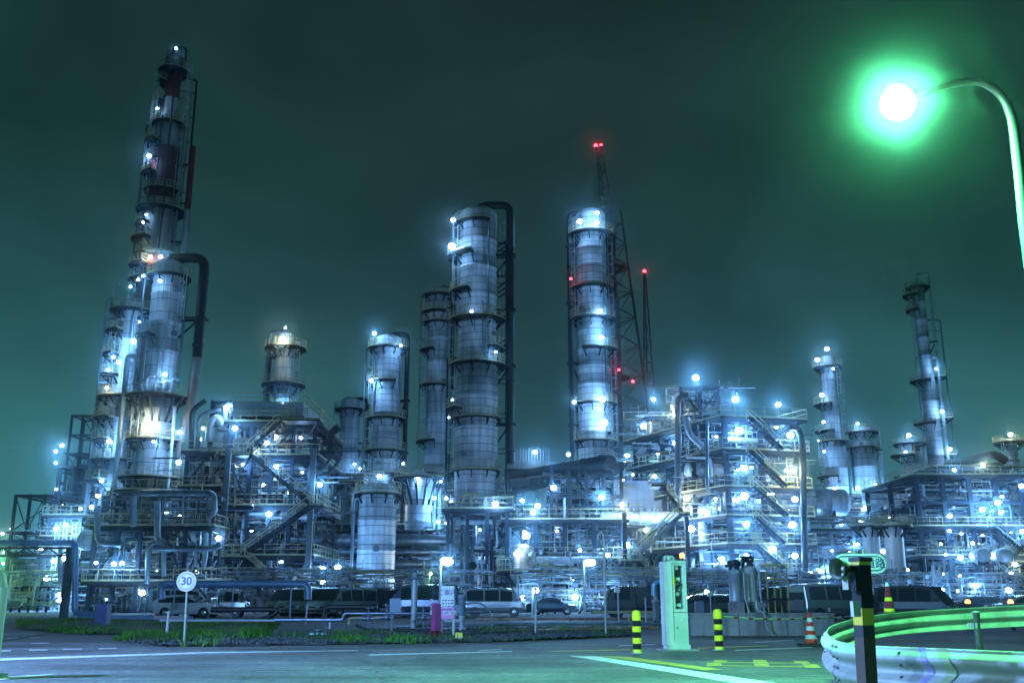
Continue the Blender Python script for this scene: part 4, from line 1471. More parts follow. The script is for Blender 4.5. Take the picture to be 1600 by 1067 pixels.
# S6 far hazy frames
s6, U, Vv = frame('lattice_tower', 'tall hazy lattice tower on the skyline beyond the striped stack', 96, 131, 235, 7, [880, 840, 800, 768, 738, 708, 678, 648], 2, 1, seed=71, braces=22, pw=0.45, rails=False, decks={1: None, 6: None, 7: None}, post='dark')
infill(s6, U, Vv, Z(800, 235), Z(708, 235), 10, 16, 711, rmax=0.5, mats=['dark', 'pipe_d', 'steel'])
s6c, U, Vv = frame('lattice_tower', 'squat hazy lattice block at the foot of the tall lattice tower', 84, 150, 225, 12, [880, 840, 800, 768, 728], 3, 1, seed=73, braces=16, pw=0.4, rails=False, post='dark')
infill(s6c, U, Vv, Z(880, 225), Z(728, 225), 20, 20, 731, rmax=0.6, mats=['dark', 'pipe_d', 'steel'])
s6b, U, Vv = frame('open_frame', 'dark green open frame with cross bracing at the edge of the plant', 22, 90, 180, 14, [900, 862, 830, 772], 3, 1, seed=72, braces=16, pw=0.45, rails=False, decks={3: None}, post='dark')
infill(s6b, U, Vv, Z(900, 180), Z(800, 180), 20, 14, 721, rmax=0.5, mats=['dark', 'pipe_d', 'steel'])
s10, U, Vv = frame('ladder_tower', 'brightly lit narrow tower of ladders and pale pipes near the pipe bridge', 78, 128, 122, 10, [905, 868, 838, 805], 2, 1, seed=74, braces=4, pw=0.34, post='steel_light')
zs = [0] + [Z(p, 122) for p in (905, 868, 838, 805)]
fill(s10, U, Vv, zs, 4, 14, 74, mats=['pipe_w', 'galv', 'steel_light'])
for px in (86, 98, 112):
    mb = MB()
    o = s10.location
    x = P(px, 860, 121).x - o.x
    for s in (-0.25, 0.25):
        mb.beam((x + s, -0.9, 0), (x + s, -0.9, Z(815, 121)), 0.08)
    for i in range(int(Z(815, 121) / 0.5)):
        mb.beam((x - 0.25, -0.9, 0.4 + i * 0.5), (x + 0.25, -0.9, 0.4 + i * 0.5), 0.06)
    mb.build('ladder', 'rail_grey', s10)
sh = thing('sheet_shed', 'tall blue corrugated shed with a pale eaves pipe beyond the pipe bridge', 'shed', at(57, 135))
mb = MB()
zsh = Z(885, 135)
wd = at(78, 135).x - at(36, 135).x
n = 40
for i in range(n):
    x = -wd / 2 + wd * (i + 0.5) / n
    mb.box((x, 0 if i % 2 else 0.06, zsh / 2), (wd / n, 0.12, zsh))
mb.box((0, 4.2, zsh / 2), (wd, 8, zsh - 0.02))
mb.build('wall', 'shed', sh)
mb = MB()
mb.prism([(-wd / 2 - 0.3, 0), (wd / 2 + 0.3, 0), (wd / 2 + 0.3, 0.3), (-wd / 2 - 0.3, 0.3)], (0, -0.5, zsh + 0.01), (1, 0, 0), (0, 0, 1), (0, 9, 0))
mb.build('roof', 'steel_light', sh)
mb = MB()
mb.tube([(-wd / 2, -0.9, zsh + 0.9), (wd / 2 + 1, -0.9, zsh + 0.9)], 0.45, 12)
mb.build('eaves_pipe', 'galv', sh)

# S8 : rack behind the broad cylinder, big horizontal lines
s8, U, Vv = frame('pipe_rack', 'long low pipe rack carrying fat silver lines behind the broad cylinder', 492, 792, 116, 8, [908, 882, 850], 8, 1, seed=81, braces=12, pw=0.36, rails=False, decks={0: None, 1: None, 2: None}, post='steel')
zs = [0] + [Z(p, 116) for p in (908, 882, 850, 815)]
fill(s8, U, Vv, zs, 10, 8, 81, rmax=0.3)
for k, (py, r, px0, px1, Y, lab) in enumerate([(844, 0.62, 488, 800, 115, 'fattest silver line along the top of the long low pipe rack'), (862, 0.3, 492, 800, 116, 'middle silver line along the long low pipe rack'),
                                               (881, 0.5, 488, 800, 115, 'lower silver line along the long low pipe rack')]):
    mb = MB()
    a, b = P(px0, py, Y), P(px1, py, Y)
    mb.tube([a, b], r, 14)
    for q in range(1, 12):
        c = a.lerp(b, q / 12)
        mb.tube([c - Vector((0.12, 0, 0)), c + Vector((0.12, 0, 0))], r * 1.06, 14)
    tag(mb.build('process_pipe', 'galv', None, a), lab, 'pipe')
s9, U, Vv = frame('process_structure', 'lamp-lit railed decks around the feet of the pale middle columns', 628, 800, 136, 18, [868, 820, 768], 5, 2, seed=82, braces=8, pw=0.4, post='steel')
zs = [0] + [Z(p, 136) for p in (868, 820, 768, 740)]
fill(s9, U, Vv, zs, 12, 11, 82, rmax=0.35)
s9b, U, Vv = frame('process_structure', 'railed deck on tall legs below the smaller pale column', 518, 560, 140, 12, [880, 820, 752], 2, 1, seed=83, braces=4, pw=0.4, post='steel_light')
zs = [0] + [Z(p, 140) for p in (880, 820, 752, 738)]
fill(s9b, U, Vv, zs, 8, 9, 83, rmax=0.35)
s9c, U, Vv = frame('process_structure', 'railed deck structure beside the foot of the largest grey column', 700, 792, 104, 8, [795], 3, 1, seed=84, braces=4, pw=0.36, post='steel')
infill(s9c, U, Vv, 0, Z(795, 104), 10, 16, 841, rmax=0.28, mats=['pipe_w', 'galv', 'steel_light', 'steel'])
infill(s9c, U, Vv, Z(795, 104), Z(768, 104), 6, 12, 842, rmax=0.2, mats=['pipe_w', 'galv', 'rail'])
s12, U, Vv = frame('process_structure', 'lamp-lit decks between the lamp-lit column and the blue structure', 955, 1040, 150, 14, [860, 800, 748, 722], 3, 1, seed=85, braces=6, pw=0.4, post='steel')
zs = [0] + [Z(p, 150) for p in (860, 800, 748, 722)]
fill(s12, U, Vv, zs, 9, 9, 85, rmax=0.4, mats=['pipe_w', 'galv', 'steel', 'pipe_d'])
fb = thing('finned_cooler', 'tall pale block of vertical fins on the skyline beside the largest grey column', 'cooler', at(829, 200))
mb = MB()
z0, z1 = Z(735, 200), Z(702, 200)
n = 14
w = at(858, 200).x - at(800, 200).x
for i in range(n):
    mb.box((-w / 2 + w * i / (n - 1), 0, (z0 + z1) / 2), (0.22, 4, z1 - z0 - (i % 3) * 0.4))
mb.box((0, 2, (z0 + z1) / 2 - 1), (w, 3, z1 - z0 - 2.2))
mb.build('fin_block', 'pipe_w', fb)
for i in range(4):
    mb = MB()
    mb.beam((-w / 2 + w * i / 3, 1, 0), (-w / 2 + w * i / 3, 1, z0), 0.6)
    mb.build('leg', 'steel_light', fb)
mb = MB()
mb.box((0, 1, z0 - 0.3), (w + 3, 9, 0.4))
dk = mb.build('deck', 'steel', fb)
mb = MB()
mb.railing([(-w / 2 - 1.4, -3.4, z0 - 0.1), (w / 2 + 1.4, -3.4, z0 - 0.1)], 1.2, 0.1)
mb.build('railing', 'rail', dk)

# low manifolds of bright piping near the ground
MAN = [(500, 560, 92, 'pale ground manifold of pipes behind the row of vans', 1), (625, 700, 96, 'pale ground manifold behind the sign board', 2), (848, 925, 88, 'crowded white pipe manifold behind the saloon car', 3),
       (1085, 1160, 92, 'white ground manifold below the blue structure', 4), (1165, 1255, 92, 'ground manifold at the foot of the blue structure stairs', 5), (1290, 1420, 108, 'pale ground manifold behind the parked white van', 6),
       (1430, 1600, 105, 'pale ground manifold behind the parked estate cars', 7), (375, 470, 92, 'yellowish ground manifold under the cooler structure', 8), (950, 1035, 90, 'dim ground manifold behind the dark green lorry', 9),
       (20, 75, 100, 'green-lit ground manifold beside the blue corrugated shed', 10)]
for px0, px1, Y, lab, sd in MAN:
    o = at(px0, Y)
    U = at(px1, Y) - o
    t = thing('pipe_manifold', lab, 'manifold', o)
    fine_piping(t, U, Vector((0, 5, 0)), [0.1, 2.2, 4.0], 150, 950 + sd, mats=('pipe_w', 'galv', 'pipe_w', 'rail', 'steel_light'))
    infill(t, U, Vector((0, 5, 0)), 0.1, 3.6, 16, 26, 900 + sd, rmin=0.05, rmax=0.17, mats=['pipe_w', 'galv', 'pipe_w', 'rail', 'steel_light'])
    mb = MB()
    for i in range(5):
        mb.beam(U * (i / 4) + Vector((0, 2, 0)), U * (i / 4) + Vector((0, 2, 2.4)), 0.18)
    for z in (1.2, 2.4):
        mb.beam(Vector((0, 2, z)), U + Vector((0, 2, z)), 0.18)
    mb.build('support_frame', 'steel', t)
for k, (px, pt, Y, r, lab) in enumerate([(1288, 880, 112, 0.85, 'pale upright tank under lamps beside the blue structure'), (537, 912, 95, 0.7, 'small round-topped white vessel behind the row of vans'),
                                         (1452, 890, 108, 0.6, 'slim pale vessel behind the dark van'), (770, 880, 118, 1.0, 'greenish lit cylinder under the largest grey column'), (1120, 880, 98, 0.6, 'slim white vessel low in the blue structure'),
                                         (1180, 858, 104, 0.6, 'white upright vessel in the middle of the blue structure'), (1098, 812, 104, 0.55, 'white vessel behind the thin silver pipe'),
                                         (655, 900, 112, 1.1, 'pale cylinder end below the stout vessel')]):
    upright(lab, at(px, Y), Z(pt, Y), r, 'pipe_w' if k != 3 else 'clad_dark')

# dark casings added behind the open structures to blacken their gaps
def casing(name, label, cat, px0, px1, pt, Y, depth, stack=None, mk='dark_sheet'):
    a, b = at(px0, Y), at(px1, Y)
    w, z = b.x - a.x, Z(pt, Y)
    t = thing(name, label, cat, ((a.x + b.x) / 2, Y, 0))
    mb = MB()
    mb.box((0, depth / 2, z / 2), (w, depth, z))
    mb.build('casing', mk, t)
    n = max(3, int(w / 2.2))
    mb = MB()
    for i in range(n + 1):
        x = -w / 2 + w * i / n
        mb.beam((x, -0.1, 0), (x, -0.1, z), 0.16, 0.2)
    k = max(2, int(z / 3))
    for i in range(1, k + 1):
        mb.beam((-w / 2 - 0.1, -0.16, z * i / k - 0.1), (w / 2 + 0.1, -0.16, z * i / k - 0.1), 0.16, 0.24)
    mb.build('stiffener_frame', 'steel', t)
    mb = MB()
    mb.railing([(-w / 2, 0, z), (w / 2, 0, z)], 1.1, 0.06, 0, 1.8)
    mb.build('railing', 'rail', t)
    rng = random.Random(px0)
    for i in range(5):
        mb = MB()
        x = rng.uniform(-w / 2, w / 2)
        x2 = x + rng.uniform(-4, 4)
        zz = rng.uniform(z * 0.3, z * 0.95)
        mb.tube([(x, -0.7, 0), (x, -0.7, zz), (x2, -0.7, zz), (x2, -0.7, z * 0.2)], rng.uniform(0.08, 0.22), 8, 0, True, 0.5)
        mb.build('pipe', rng.choice(['galv', 'pipe_d', 'steel', 'pipe_d']), t)
    return t


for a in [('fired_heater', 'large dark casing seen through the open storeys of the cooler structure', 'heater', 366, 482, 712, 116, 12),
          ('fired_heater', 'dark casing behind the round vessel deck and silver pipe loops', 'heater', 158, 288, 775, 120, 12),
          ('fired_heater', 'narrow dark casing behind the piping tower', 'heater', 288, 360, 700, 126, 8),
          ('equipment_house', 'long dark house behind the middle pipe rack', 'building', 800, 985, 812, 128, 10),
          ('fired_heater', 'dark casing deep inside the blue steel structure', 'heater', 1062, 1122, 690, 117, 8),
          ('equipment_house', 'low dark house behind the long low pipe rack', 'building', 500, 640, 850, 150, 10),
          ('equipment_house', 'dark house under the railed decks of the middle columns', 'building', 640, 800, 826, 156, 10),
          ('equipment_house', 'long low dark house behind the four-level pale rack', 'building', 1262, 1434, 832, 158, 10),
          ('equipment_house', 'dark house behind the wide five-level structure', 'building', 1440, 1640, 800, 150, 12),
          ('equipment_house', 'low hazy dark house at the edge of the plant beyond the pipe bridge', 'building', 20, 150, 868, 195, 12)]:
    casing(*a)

# ------------------------------------------------------------------ lamps (px, py, size)
xr = random.Random(77)
for host, Ya, Yb, x0, x1, y0, y1, n, sz in [('the blue structure', 102, 112, 1062, 1240, 660, 915, 15, (1, 1, 2)), ('the wide five-level structure', 127, 142, 1440, 1598, 750, 925, 15, (1, 1, 2)),
                                       ('the white cylinder decks', 141, 152, 1264, 1430, 810, 925, 13, (1, 1, 2)), ('the middle pipe rack', 100, 118, 800, 980, 775, 925, 12, (1, 1, 2)),
                                       ('the vessel deck', 98, 110, 158, 330, 780, 925, 8, (1, 1)), ('the middle column feet', 108, 134, 500, 790, 775, 925, 12, (1, 1, 2)), ('the cooler structure', 101, 112, 360, 480, 715, 925, 8, (1, 1))]:
    for k in range(n):
        lamps(host, 0, (xr.uniform(x0, x1), xr.uniform(y0, y1), xr.choice(sz), xr.uniform(Ya, Yb)))
lamps('the striped stack', 147.5, (246, 170, 1), (233, 244, 3), (228, 336, 1), (224, 348, 1), (235, 401, 3), (251, 401, 3), (275, 76, 1))
lamps('the thick pale column', 116.5, (224, 431, 1), (216, 437, 1), (204, 448, 1), (250, 439, 1), (258, 585, 2), (230, 657, 3), (281, 675, 3), (311, 686, 2), (279, 722, 2), (240, 690, 1), (303, 790, 2), (317, 669, 1))
lamps('the column of stacked landings', 126, (219, 503, 2), (208, 533, 3), (177, 558, 2), (169, 578, 2), (167, 606, 1), (171, 690, 3), (159, 751, 2), (153, 774, 2), (198, 746, 2), (143, 792, 2), (186, 566, 2))
lamps('the stabiliser column', 146.5, (440, 531, 3), (442, 632, 4), (446, 512, 1))
lamps('the cooler structure', 99, (354, 638, 3, 110), (367, 669, 3, 98.5), (430, 683, 2, 100.5), (470, 684, 1, 100.5), (417, 692, 2), (397, 703, 2), (381, 726, 2), (432, 729, 3), (420, 803, 3), (500, 757, 3), (342, 841, 3), (372, 931, 2), (415, 929, 2), (474, 920, 3, 95), (290, 929, 1, 92), (314, 927, 2, 92),
      (450, 770, 1, 108), (410, 760, 1, 110), (380, 840, 1, 110))
lamps('the vessel deck', 94.5, (178, 881, 2), (191, 880, 2), (222, 926, 2, 92), (150, 879, 1), (260, 800, 1, 100), (165, 936, 1, 100))
lamps('the hazy lattice towers', 222, (97, 696, 3), (87, 705, 3), (87, 723, 3), (88, 764, 2), (85, 784, 2), (100, 787, 3), (126, 795, 2), (77, 805, 2))
lamps('the ladder tower', 119, (103, 820, 3), (88, 826, 3), (143, 793, 1), (100, 872, 3), (84, 876, 2), (73, 903, 3), (92, 901, 2), (94, 937, 3), (64, 857, 2, 140), (53, 944, 2, 110), (92, 928, 2))
lamps('the green-lit edge of the plant', 150, (17, 826, 2, 200), (4, 834, 2, 200), (7, 921, 2, 110), (18, 941, 2, 105), (6, 863, 1, 200), (16, 868, 1, 200), (5, 880, 1, 200))
lamps('the fractionator', 146.5, (585, 521, 3), (626, 540, 2), (580, 595, 3), (593, 744, 3), (630, 724, 1), (554, 725, 2, 160), (563, 732, 2, 160), (563, 778, 2, 140), (600, 762, 2, 140))
lamps('the middle column feet', 128, (652, 748, 2), (707, 625, 1, 152), (701, 652, 1, 152), (679, 778, 2), (705, 784, 2), (689, 752, 1), (685, 815, 2), (528, 887, 3, 100), (505, 889, 2, 100), (505, 910, 2, 95), (664, 917, 3, 105), (651, 907, 2, 105), (640, 870, 1, 125), (760, 850, 1, 125),
      (720, 860, 1, 122))
lamps('the largest grey column', 121.5, (708, 344, 2), (706, 385, 4), (737, 487, 1), (775, 550, 1), (774, 787, 3, 102))
lamps('the lamp-lit column', 136, (906, 346, 3), (933, 333, 2), (933, 348, 3), (938, 486, 3), (941, 527, 3), (897, 628, 2), (941, 624, 4), (944, 660, 4), (888, 710, 2), (918, 346, 2, 143))
lamps('the skyline decks', 160, (836, 706, 3, 195), (862, 729, 3), (946, 720, 2), (980, 711, 3), (976, 723, 2), (1028, 709, 2, 148), (990, 741, 2, 148), (972, 750, 2, 148), (1023, 744, 3, 148))
lamps('the middle pipe rack', 104, (865, 762, 2), (940, 777, 4), (840, 790, 2), (833, 801, 2), (822, 837, 3, 94), (1025, 812, 3), (1009, 828, 2), (979, 851, 3), (807, 865, 2, 94), (817, 934, 2, 90), (898, 932, 2, 87), (956, 927, 2, 88), (950, 867, 1, 94),
      (900, 845, 1, 112), (870, 830, 1, 112))
lamps('the blue structure', 99.5, (1087, 590, 4, 110), (1021, 624, 3, 118), (1054, 647, 3, 112), (1149, 624, 4, 104), (1216, 632, 3, 104), (1006, 666, 3, 117), (1155, 673, 4), (1055, 692, 3, 110), (1235, 680, 3), (1162, 731, 4), (1238, 736, 3), (1059, 746, 2, 110), (1163, 775, 3),
      (1150, 781, 3, 103), (1073, 778, 3, 105), (1242, 780, 2), (1204, 771, 3, 104), (1166, 819, 3), (1238, 820, 3), (1080, 826, 3, 103), (1207, 858, 3), (1242, 868, 2), (1166, 868, 2), (1127, 873, 3), (1232, 917, 3, 95), (1104, 925, 2, 92), (1118, 780, 2, 107),
      (1057, 692, 2, 114), (1190, 720, 1, 106), (1100, 765, 1, 110), (1200, 905, 2, 95))
lamps('the narrow tower', 186.5, (1292, 545, 3), (1277, 562, 3), (1302, 576, 2), (1284, 617, 3), (1287, 659, 2), (1288, 705, 2), (1279, 688, 1), (1294, 779, 2), (1304, 766, 4))
lamps('the pipe-crowned column', 186.5, (1340, 662, 2), (1368, 757, 2), (1385, 762, 2), (1340, 762, 3))
lamps('the thin high tower', 197, (1463, 576, 2), (1472, 643, 3), (1484, 702, 3), (1420, 680, 3, 192), (1415, 706, 2, 192))
lamps('the white cylinder decks', 150, (1349, 796, 3, 165), (1383, 799, 4, 165), (1390, 811, 3), (1314, 802, 3, 168), (1315, 819, 3), (1438, 819, 3), (1459, 801, 2), (1425, 798, 2), (1380, 861, 2, 125), (1283, 893, 3, 110), (1266, 896, 2, 110), (1420, 774, 2, 168), (1340, 850, 2, 139), (1300, 860, 1, 139), (1405, 845, 1, 139))
lamps('the wide five-level structure', 125.5, (1491, 734, 3, 166), (1536, 727, 3, 150), (1484, 806, 2), (1535, 796, 4), (1559, 785, 3), (1564, 800, 3), (1501, 871, 3), (1548, 868, 3), (1525, 915, 2, 105), (1472, 922, 2, 102), (1460, 923, 1, 102), (1576, 922, 2, 102), (1597, 830, 3),
      (1470, 850, 1, 138), (1530, 850, 1, 138), (1500, 900, 1, 120), (1580, 895, 1, 120))
lamps('the edge column', 183, (1579, 679, 3), (1566, 719, 2))
make_lamps()

# ------------------------------------------------------------------ ground, road, verge
def sheet(name, pts, z, m, sub=0):
    mb = MB()
    vs = [Vector((p[0], p[1], z)) for p in pts]
    mb.add(vs, [tuple(range(len(vs)))], 0)
    return mb.build(name, m)


def gp(px, py):
    q = G(px, py)
    return (q.x, q.y)


struct(sheet('ground', [(-480, -35), (480, -35), (480, 690), (-480, 690)], 0, 'ground'))
struct(sheet('road', [(-110, -12), (60, -12), (60, 35), (4, 33), (1, 28.5), (-8, 27), (-14, 28), (-16, 36), (-110, 36)], 0.02, 'asphalt'))


def mark(pts, m='mark_w', name='road_marking'):
    o = sheet(name, [gp(*p) for p in pts], 0.026, m)
    struct(o)
    return o


mark([(-40, 1031.5), (320, 1020), (320, 1022.2), (-40, 1035)])
mark([(320, 1020), (560, 1017.2), (560, 1018), (320, 1022.2)])
mark([(-60, 1063), (90, 1055), (60, 1058), (-60, 1071)])
mark([(0, 1017.5), (17, 1017), (17, 1018.6), (0, 1019.2)])
mark([(45, 1016), (74, 1015.8), (74, 1017.2), (45, 1017.6)])
mark([(98, 1014.8), (128, 1014.6), (128, 1016), (98, 1016.4)])
mark([(155, 1013.8), (182, 1013.6), (182, 1014.8), (155, 1015.2)])
mark([(574, 1024), (800, 1018.4), (800, 1019.6), (578, 1025.6)])
mark([(748, 1017), (784, 1015.2), (784, 1016), (752, 1018)])
mark([(888, 1026), (930, 1026.5), (1215, 1070), (1150, 1070), (1010, 1046)])
mark([(932, 1026), (980, 1027.5), (1130, 1048), (1102, 1049.6), (1040, 1040)], 'mark_y')
mark([(862, 1018.2), (985, 1015.4), (985, 1017), (862, 1019.8)], 'mark_y')
mark([(1090, 1013), (1200, 1009.4), (1200, 1010.6), (1090, 1014.6)], 'mark_y')
mark([(1148, 1016.8), (1270, 1012), (1270, 1013.2), (1148, 1018)])
mark([(967, 1009.6), (1024, 1007.4), (1024, 1008.4), (967, 1010.6)])
mark([(1180, 1004), (1240, 1000.6), (1240, 1001.4), (1180, 1005)])
mark([(48, 1005.5), (76, 1005), (76, 1006), (48, 1006.5)])
mark([(10, 997.2), (27, 997), (27, 997.6), (10, 997.8)])
mark([(45, 997), (62, 996.8), (62, 997.4), (45, 997.6)])


def text_mesh(body, size, name, m, extrude=0.003, parent=None, align='CENTER', sx=1.0, bold=0.0):
    cu = bpy.data.curves.new(name, 'FONT')
    cu.body = body
    cu.size = size
    cu.align_x = align
    cu.align_y = 'CENTER'
    cu.extrude = extrude
    cu.offset = bold
    o = bpy.data.objects.new(name, cu)
    COL.objects.link(o)
    bpy.context.view_layer.update()
    me = bpy.data.meshes.new_from_object(o.evaluated_get(bpy.context.evaluated_depsgraph_get()))
    bpy.data.objects.remove(o)
    me.name = name
    me.materials.clear()
    me.materials.append(M[m])
    r = bpy.data.objects.new(name, me)
    COL.objects.link(r)
    r.scale = (sx, 1, 1)
    if parent is not None:
        r.parent = parent
    return r


tx = text_mesh('出', 2.3, 'road_lettering', 'mark_y', 0.0, bold=0.03)
q = G(1190, 1039)
tx.location = (q.x, q.y, 0.0265)
tx.rotation_euler = (0, 0, rad(-12))
struct(tx)

# verge mounds
def verge(name, poly, h, m, seed, res=0.45):
    rng = random.Random(seed)
    pts = [gp(*p) for p in poly]
    x0, x1 = min(p[0] for p in pts), max(p[0] for p in pts)
    y0, y1 = min(p[1] for p in pts), max(p[1] for p in pts)

    def inside(x, y):
        r = False
        for (ax, ay), (bx, by) in zip(pts, pts[1:] + pts[:1]):
            if (ay > y) != (by > y) and x < (bx - ax) * (y - ay) / (by - ay) + ax:
                r = not r
        return r

    def edge(x, y):
        d = 9
        for (ax, ay), (bx, by) in zip(pts, pts[1:] + pts[:1]):
            vx, vy = bx - ax, by - ay
            t = max(0, min(1, ((x - ax) * vx + (y - ay) * vy) / (vx * vx + vy * vy)))
            d = min(d, math.hypot(x - ax - t * vx, y - ay - t * vy))
        return d
    nx, ny = max(2, int((x1 - x0) / res)), max(2, int((y1 - y0) / res))
    mb = MB()
    idx = {}
    vs, fs = [], []
    for i in range(nx + 1):
        for j in range(ny + 1):
            x, y = x0 + (x1 - x0) * i / nx, y0 + (y1 - y0) * j / ny
            if inside(x, y):
                idx[i, j] = len(vs)
                vs.append((x, y, 0.03 + h * min(1, edge(x, y) / 1.0) * rng.uniform(0.6, 1.2)))
    for i in range(nx):
        for j in range(ny):
            k = [(i, j), (i + 1, j), (i + 1, j + 1), (i, j + 1)]
            if all(q in idx for q in k):
                fs.append(tuple(idx[q] for q in k))
    mb.add(vs, fs, 0, True)
    return mb.build(name, m), inside, (x0, x1, y0, y1)


GR1 = [(24, 984), (110, 991), (185, 992), (176, 1001), (215, 1007), (300, 1003), (420, 998), (440, 974), (200, 971), (24, 971)]
GR2 = [(176, 1008), (240, 1012), (420, 1011), (760, 1005), (1000, 995), (1000, 984), (780, 984), (640, 990), (440, 992), (420, 999), (300, 1005)]
v1, in1, bb1 = verge('grass_verge', GR1, 0.12, 'soil', 1)
v2, in2, bb2 = verge('gravel_verge', GR2, 0.06, 'gravel', 2)
struct(v1)
struct(v2)


def blades(name, label, specs, m, seed):
    rng = random.Random(seed)
    vs, fs = [], []
    for inside, bb, n, clumps, hmin, hmax in specs:
        cl = []
        while len(cl) < clumps:
            x, y = rng.uniform(bb[0], bb[1]), rng.uniform(bb[2], bb[3])
            if inside(x, y):
                cl.append((x, y, rng.uniform(0.4, 1.3), rng.uniform(0.2, 0.6)))
        k = tries = 0
        while k < n and tries < n * 6:
            tries += 1
            c = rng.choice(cl)
            x, y = rng.gauss(c[0], c[3]), rng.gauss(c[1], c[3])
            if not inside(x, y):
                continue
            k += 1
            h = rng.uniform(hmin, hmax) * c[2]
            a = rng.uniform(0, 2 * PI)
            w = 0.008 + 0.012 * rng.random()
            lx, ly = rng.gauss(0, h * 0.35), rng.gauss(0, h * 0.35)
            o = len(vs)
            dx, dy = math.cos(a) * w, math.sin(a) * w
            vs += [(x - dx, y - dy, 0.03), (x + dx, y + dy, 0.03), (x + dx * 0.7 + lx * 0.4, y + dy * 0.7 + ly * 0.4, 0.04 + h * 0.6), (x - dx * 0.7 + lx * 0.4, y - dy * 0.7 + ly * 0.4, 0.04 + h * 0.6), (x + lx, y + ly, 0.04 + h)]
            fs += [(o, o + 1, o + 2, o + 3), (o + 3, o + 2, o + 4)]
    mb = MB()
    mb.add(vs, fs)
    o = mb.build(name, m)
    tag(o, label, 'grass')
    return struct(o, 'stuff')


blades('grass', 'rough green grass and weeds growing along the road verge', [(in1, bb1, 22000, 120, 0.04, 0.24), (in2, bb2, 3600, 34, 0.04, 0.26)], 'grass', 4)
rng = random.Random(12)
mb = MB()
k = 0
while k < 2600:
    x, y = rng.uniform(bb2[0], bb2[1]), rng.uniform(bb2[2], bb2[3])
    if in2(x, y):
        k += 1
        s = rng.uniform(0.02, 0.07)
        R = Euler((rng.random() * 6, rng.random() * 6, rng.random() * 6)).to_matrix()
        vv = [R @ Vector(v) * s for v in ((1, 0, 0), (-0.8, 0.7, 0), (-0.6, -0.8, 0.1), (0, 0, 0.9), (0.1, 0.1, -0.7))]
        mb.add([v + Vector((x, y, 0.1)) for v in vv], [(0, 1, 3), (1, 2, 3), (2, 0, 3), (1, 0, 4), (2, 1, 4), (0, 2, 4)])
go = mb.build('gravel', 'gravel')
tag(go, 'loose gravel stones strewn along the road verge', 'gravel')
struct(go, 'stuff')

# ------------------------------------------------------------------ street lamps
def cat_rom(pts, k):
    out = []
    for i in range(len(pts) - 1):
        a = pts[max(0, i - 1)]
        b, c = pts[i], pts[i + 1]
        d = pts[min(len(pts) - 1, i + 2)]
        for j in range(k):
            t = j / k
            out.append(0.5 * ((2 * b) + (c - a) * t + (2 * a - 5 * b + 4 * c - d) * t * t + (3 * b - a - 3 * c + d) * t ** 3))
    out.append(pts[-1])
    return out


YL = 11.0
gx = P(1600, 350, YL).x
sl = thing('street_lamp', 'green-white glowing street lamp on a curved silver arm high over the road', 'street lamp', (gx, YL, 0))
pts = [P(px, py, YL) - sl.location for px, py in ((1425, 153), (1450, 144), (1490, 131), (1530, 129), (1560, 145), (1580, 182), (1590, 250))]
pts = [Vector((p.x, 0, p.z)) for p in pts]
pts += [Vector((0.0, 0, pts[-1].z - 0.8)), Vector((0.0, 0, 0))]
mb = MB()
rs = [0.035, 0.04, 0.045, 0.05, 0.055, 0.06, 0.062, 0.066, 0.09]
i0 = len(pts) - 1
sm = cat_rom(pts[:-1], 6) + [pts[-1]]
rsm = [0.032 + 0.03 * min(1, i / 36) for i in range(len(sm) - 1)] + [0.085]
mb.tube(sm, rsm, 16)
mb.build('pole', 'arm', sl)
mb = MB()
mb.lathe([(0.16, 0.0), (0.16, 0.35), (0.12, 0.4)], 16)
mb.box((0, -0.1, 1.1), (0.12, 0.1, 0.3))
mb.build('pole_base', 'steel_light', sl)
g = P(1403, 162, YL) - sl.location
rr = 26 * S(YL, 162)
mb = MB()
mb.sphere(g, rr, 24, 16)
mb.build('globe', 'lamp_green', sl)
mb = MB()
mb.lathe([(rr * 0.55, rr * 1.02), (rr * 0.3, rr * 1.15), (0.04, rr * 1.2)], 16, g)
mb.tube([g + Vector((0.02, 0, rr * 1.12)), pts[0]], 0.03, 10)
mb.build('lamp_cap', 'arm', sl)


def plight(parent, loc, e, col, size, name='lamp_light'):
    ld = bpy.data.lights.new(name, 'POINT')
    ld.energy = e
    ld.color = col
    ld.shadow_soft_size = size
    lo = bpy.data.objects.new(name, ld)
    COL.objects.link(lo)
    lo.parent = parent
    lo.location = loc
    return lo


STREET_E, STREET_COL = 13000, (0.15, 1.0, 0.36)
sp_d = bpy.data.lights.new('lamp_light', 'SPOT')
sp_d.energy = STREET_E
sp_d.color = STREET_COL
sp_d.shadow_soft_size = rr * 1.9
sp_d.spot_size = rad(176)
sp_d.spot_blend = 0.7
so = bpy.data.objects.new('lamp_light', sp_d)
COL.objects.link(so)
so.parent = sl
so.location = g
# street lamp standing behind the viewpoint, lights the near road and the pale faces of the machine and rail
sl2 = thing('street_lamp', 'bluish white street lamp on a straight tapered pole beside the near road', 'street lamp', (-20.0, -4.0, 0))
mb = MB()
mb.tube([(0, 0, 0), (0, 0, 7.2), (0.4, 0.3, 7.9), (1.6, 0.8, 8.0)], [0.09, 0.06, 0.05, 0.04], 12)
mb.build('pole', 'guard', sl2)
mb = MB()
mb.sphere((1.7, 0.85, 7.75), 0.2, 16, 10)
mb.build('globe', 'lamp', sl2)
plight(sl2, (1.7, 0.85, 7.75), 17000, (0.34, 0.66, 1.0), 0.4)
sl3 = copy_tree(sl2)
sl3.location = (-15.5, 11.5, 0)
sl3['label'] = 'bluish white street lamp on a straight tapered pole by the kerb of the side road'
for o in sl3.children:
    if o.type == 'LIGHT':
        o.data = o.data.copy()
        o.data.energy = 34000
        o.data.color = (0.22, 0.42, 1.0)
for o in (sl2, sl3):
    o['group'] = 'bluish street lamps'


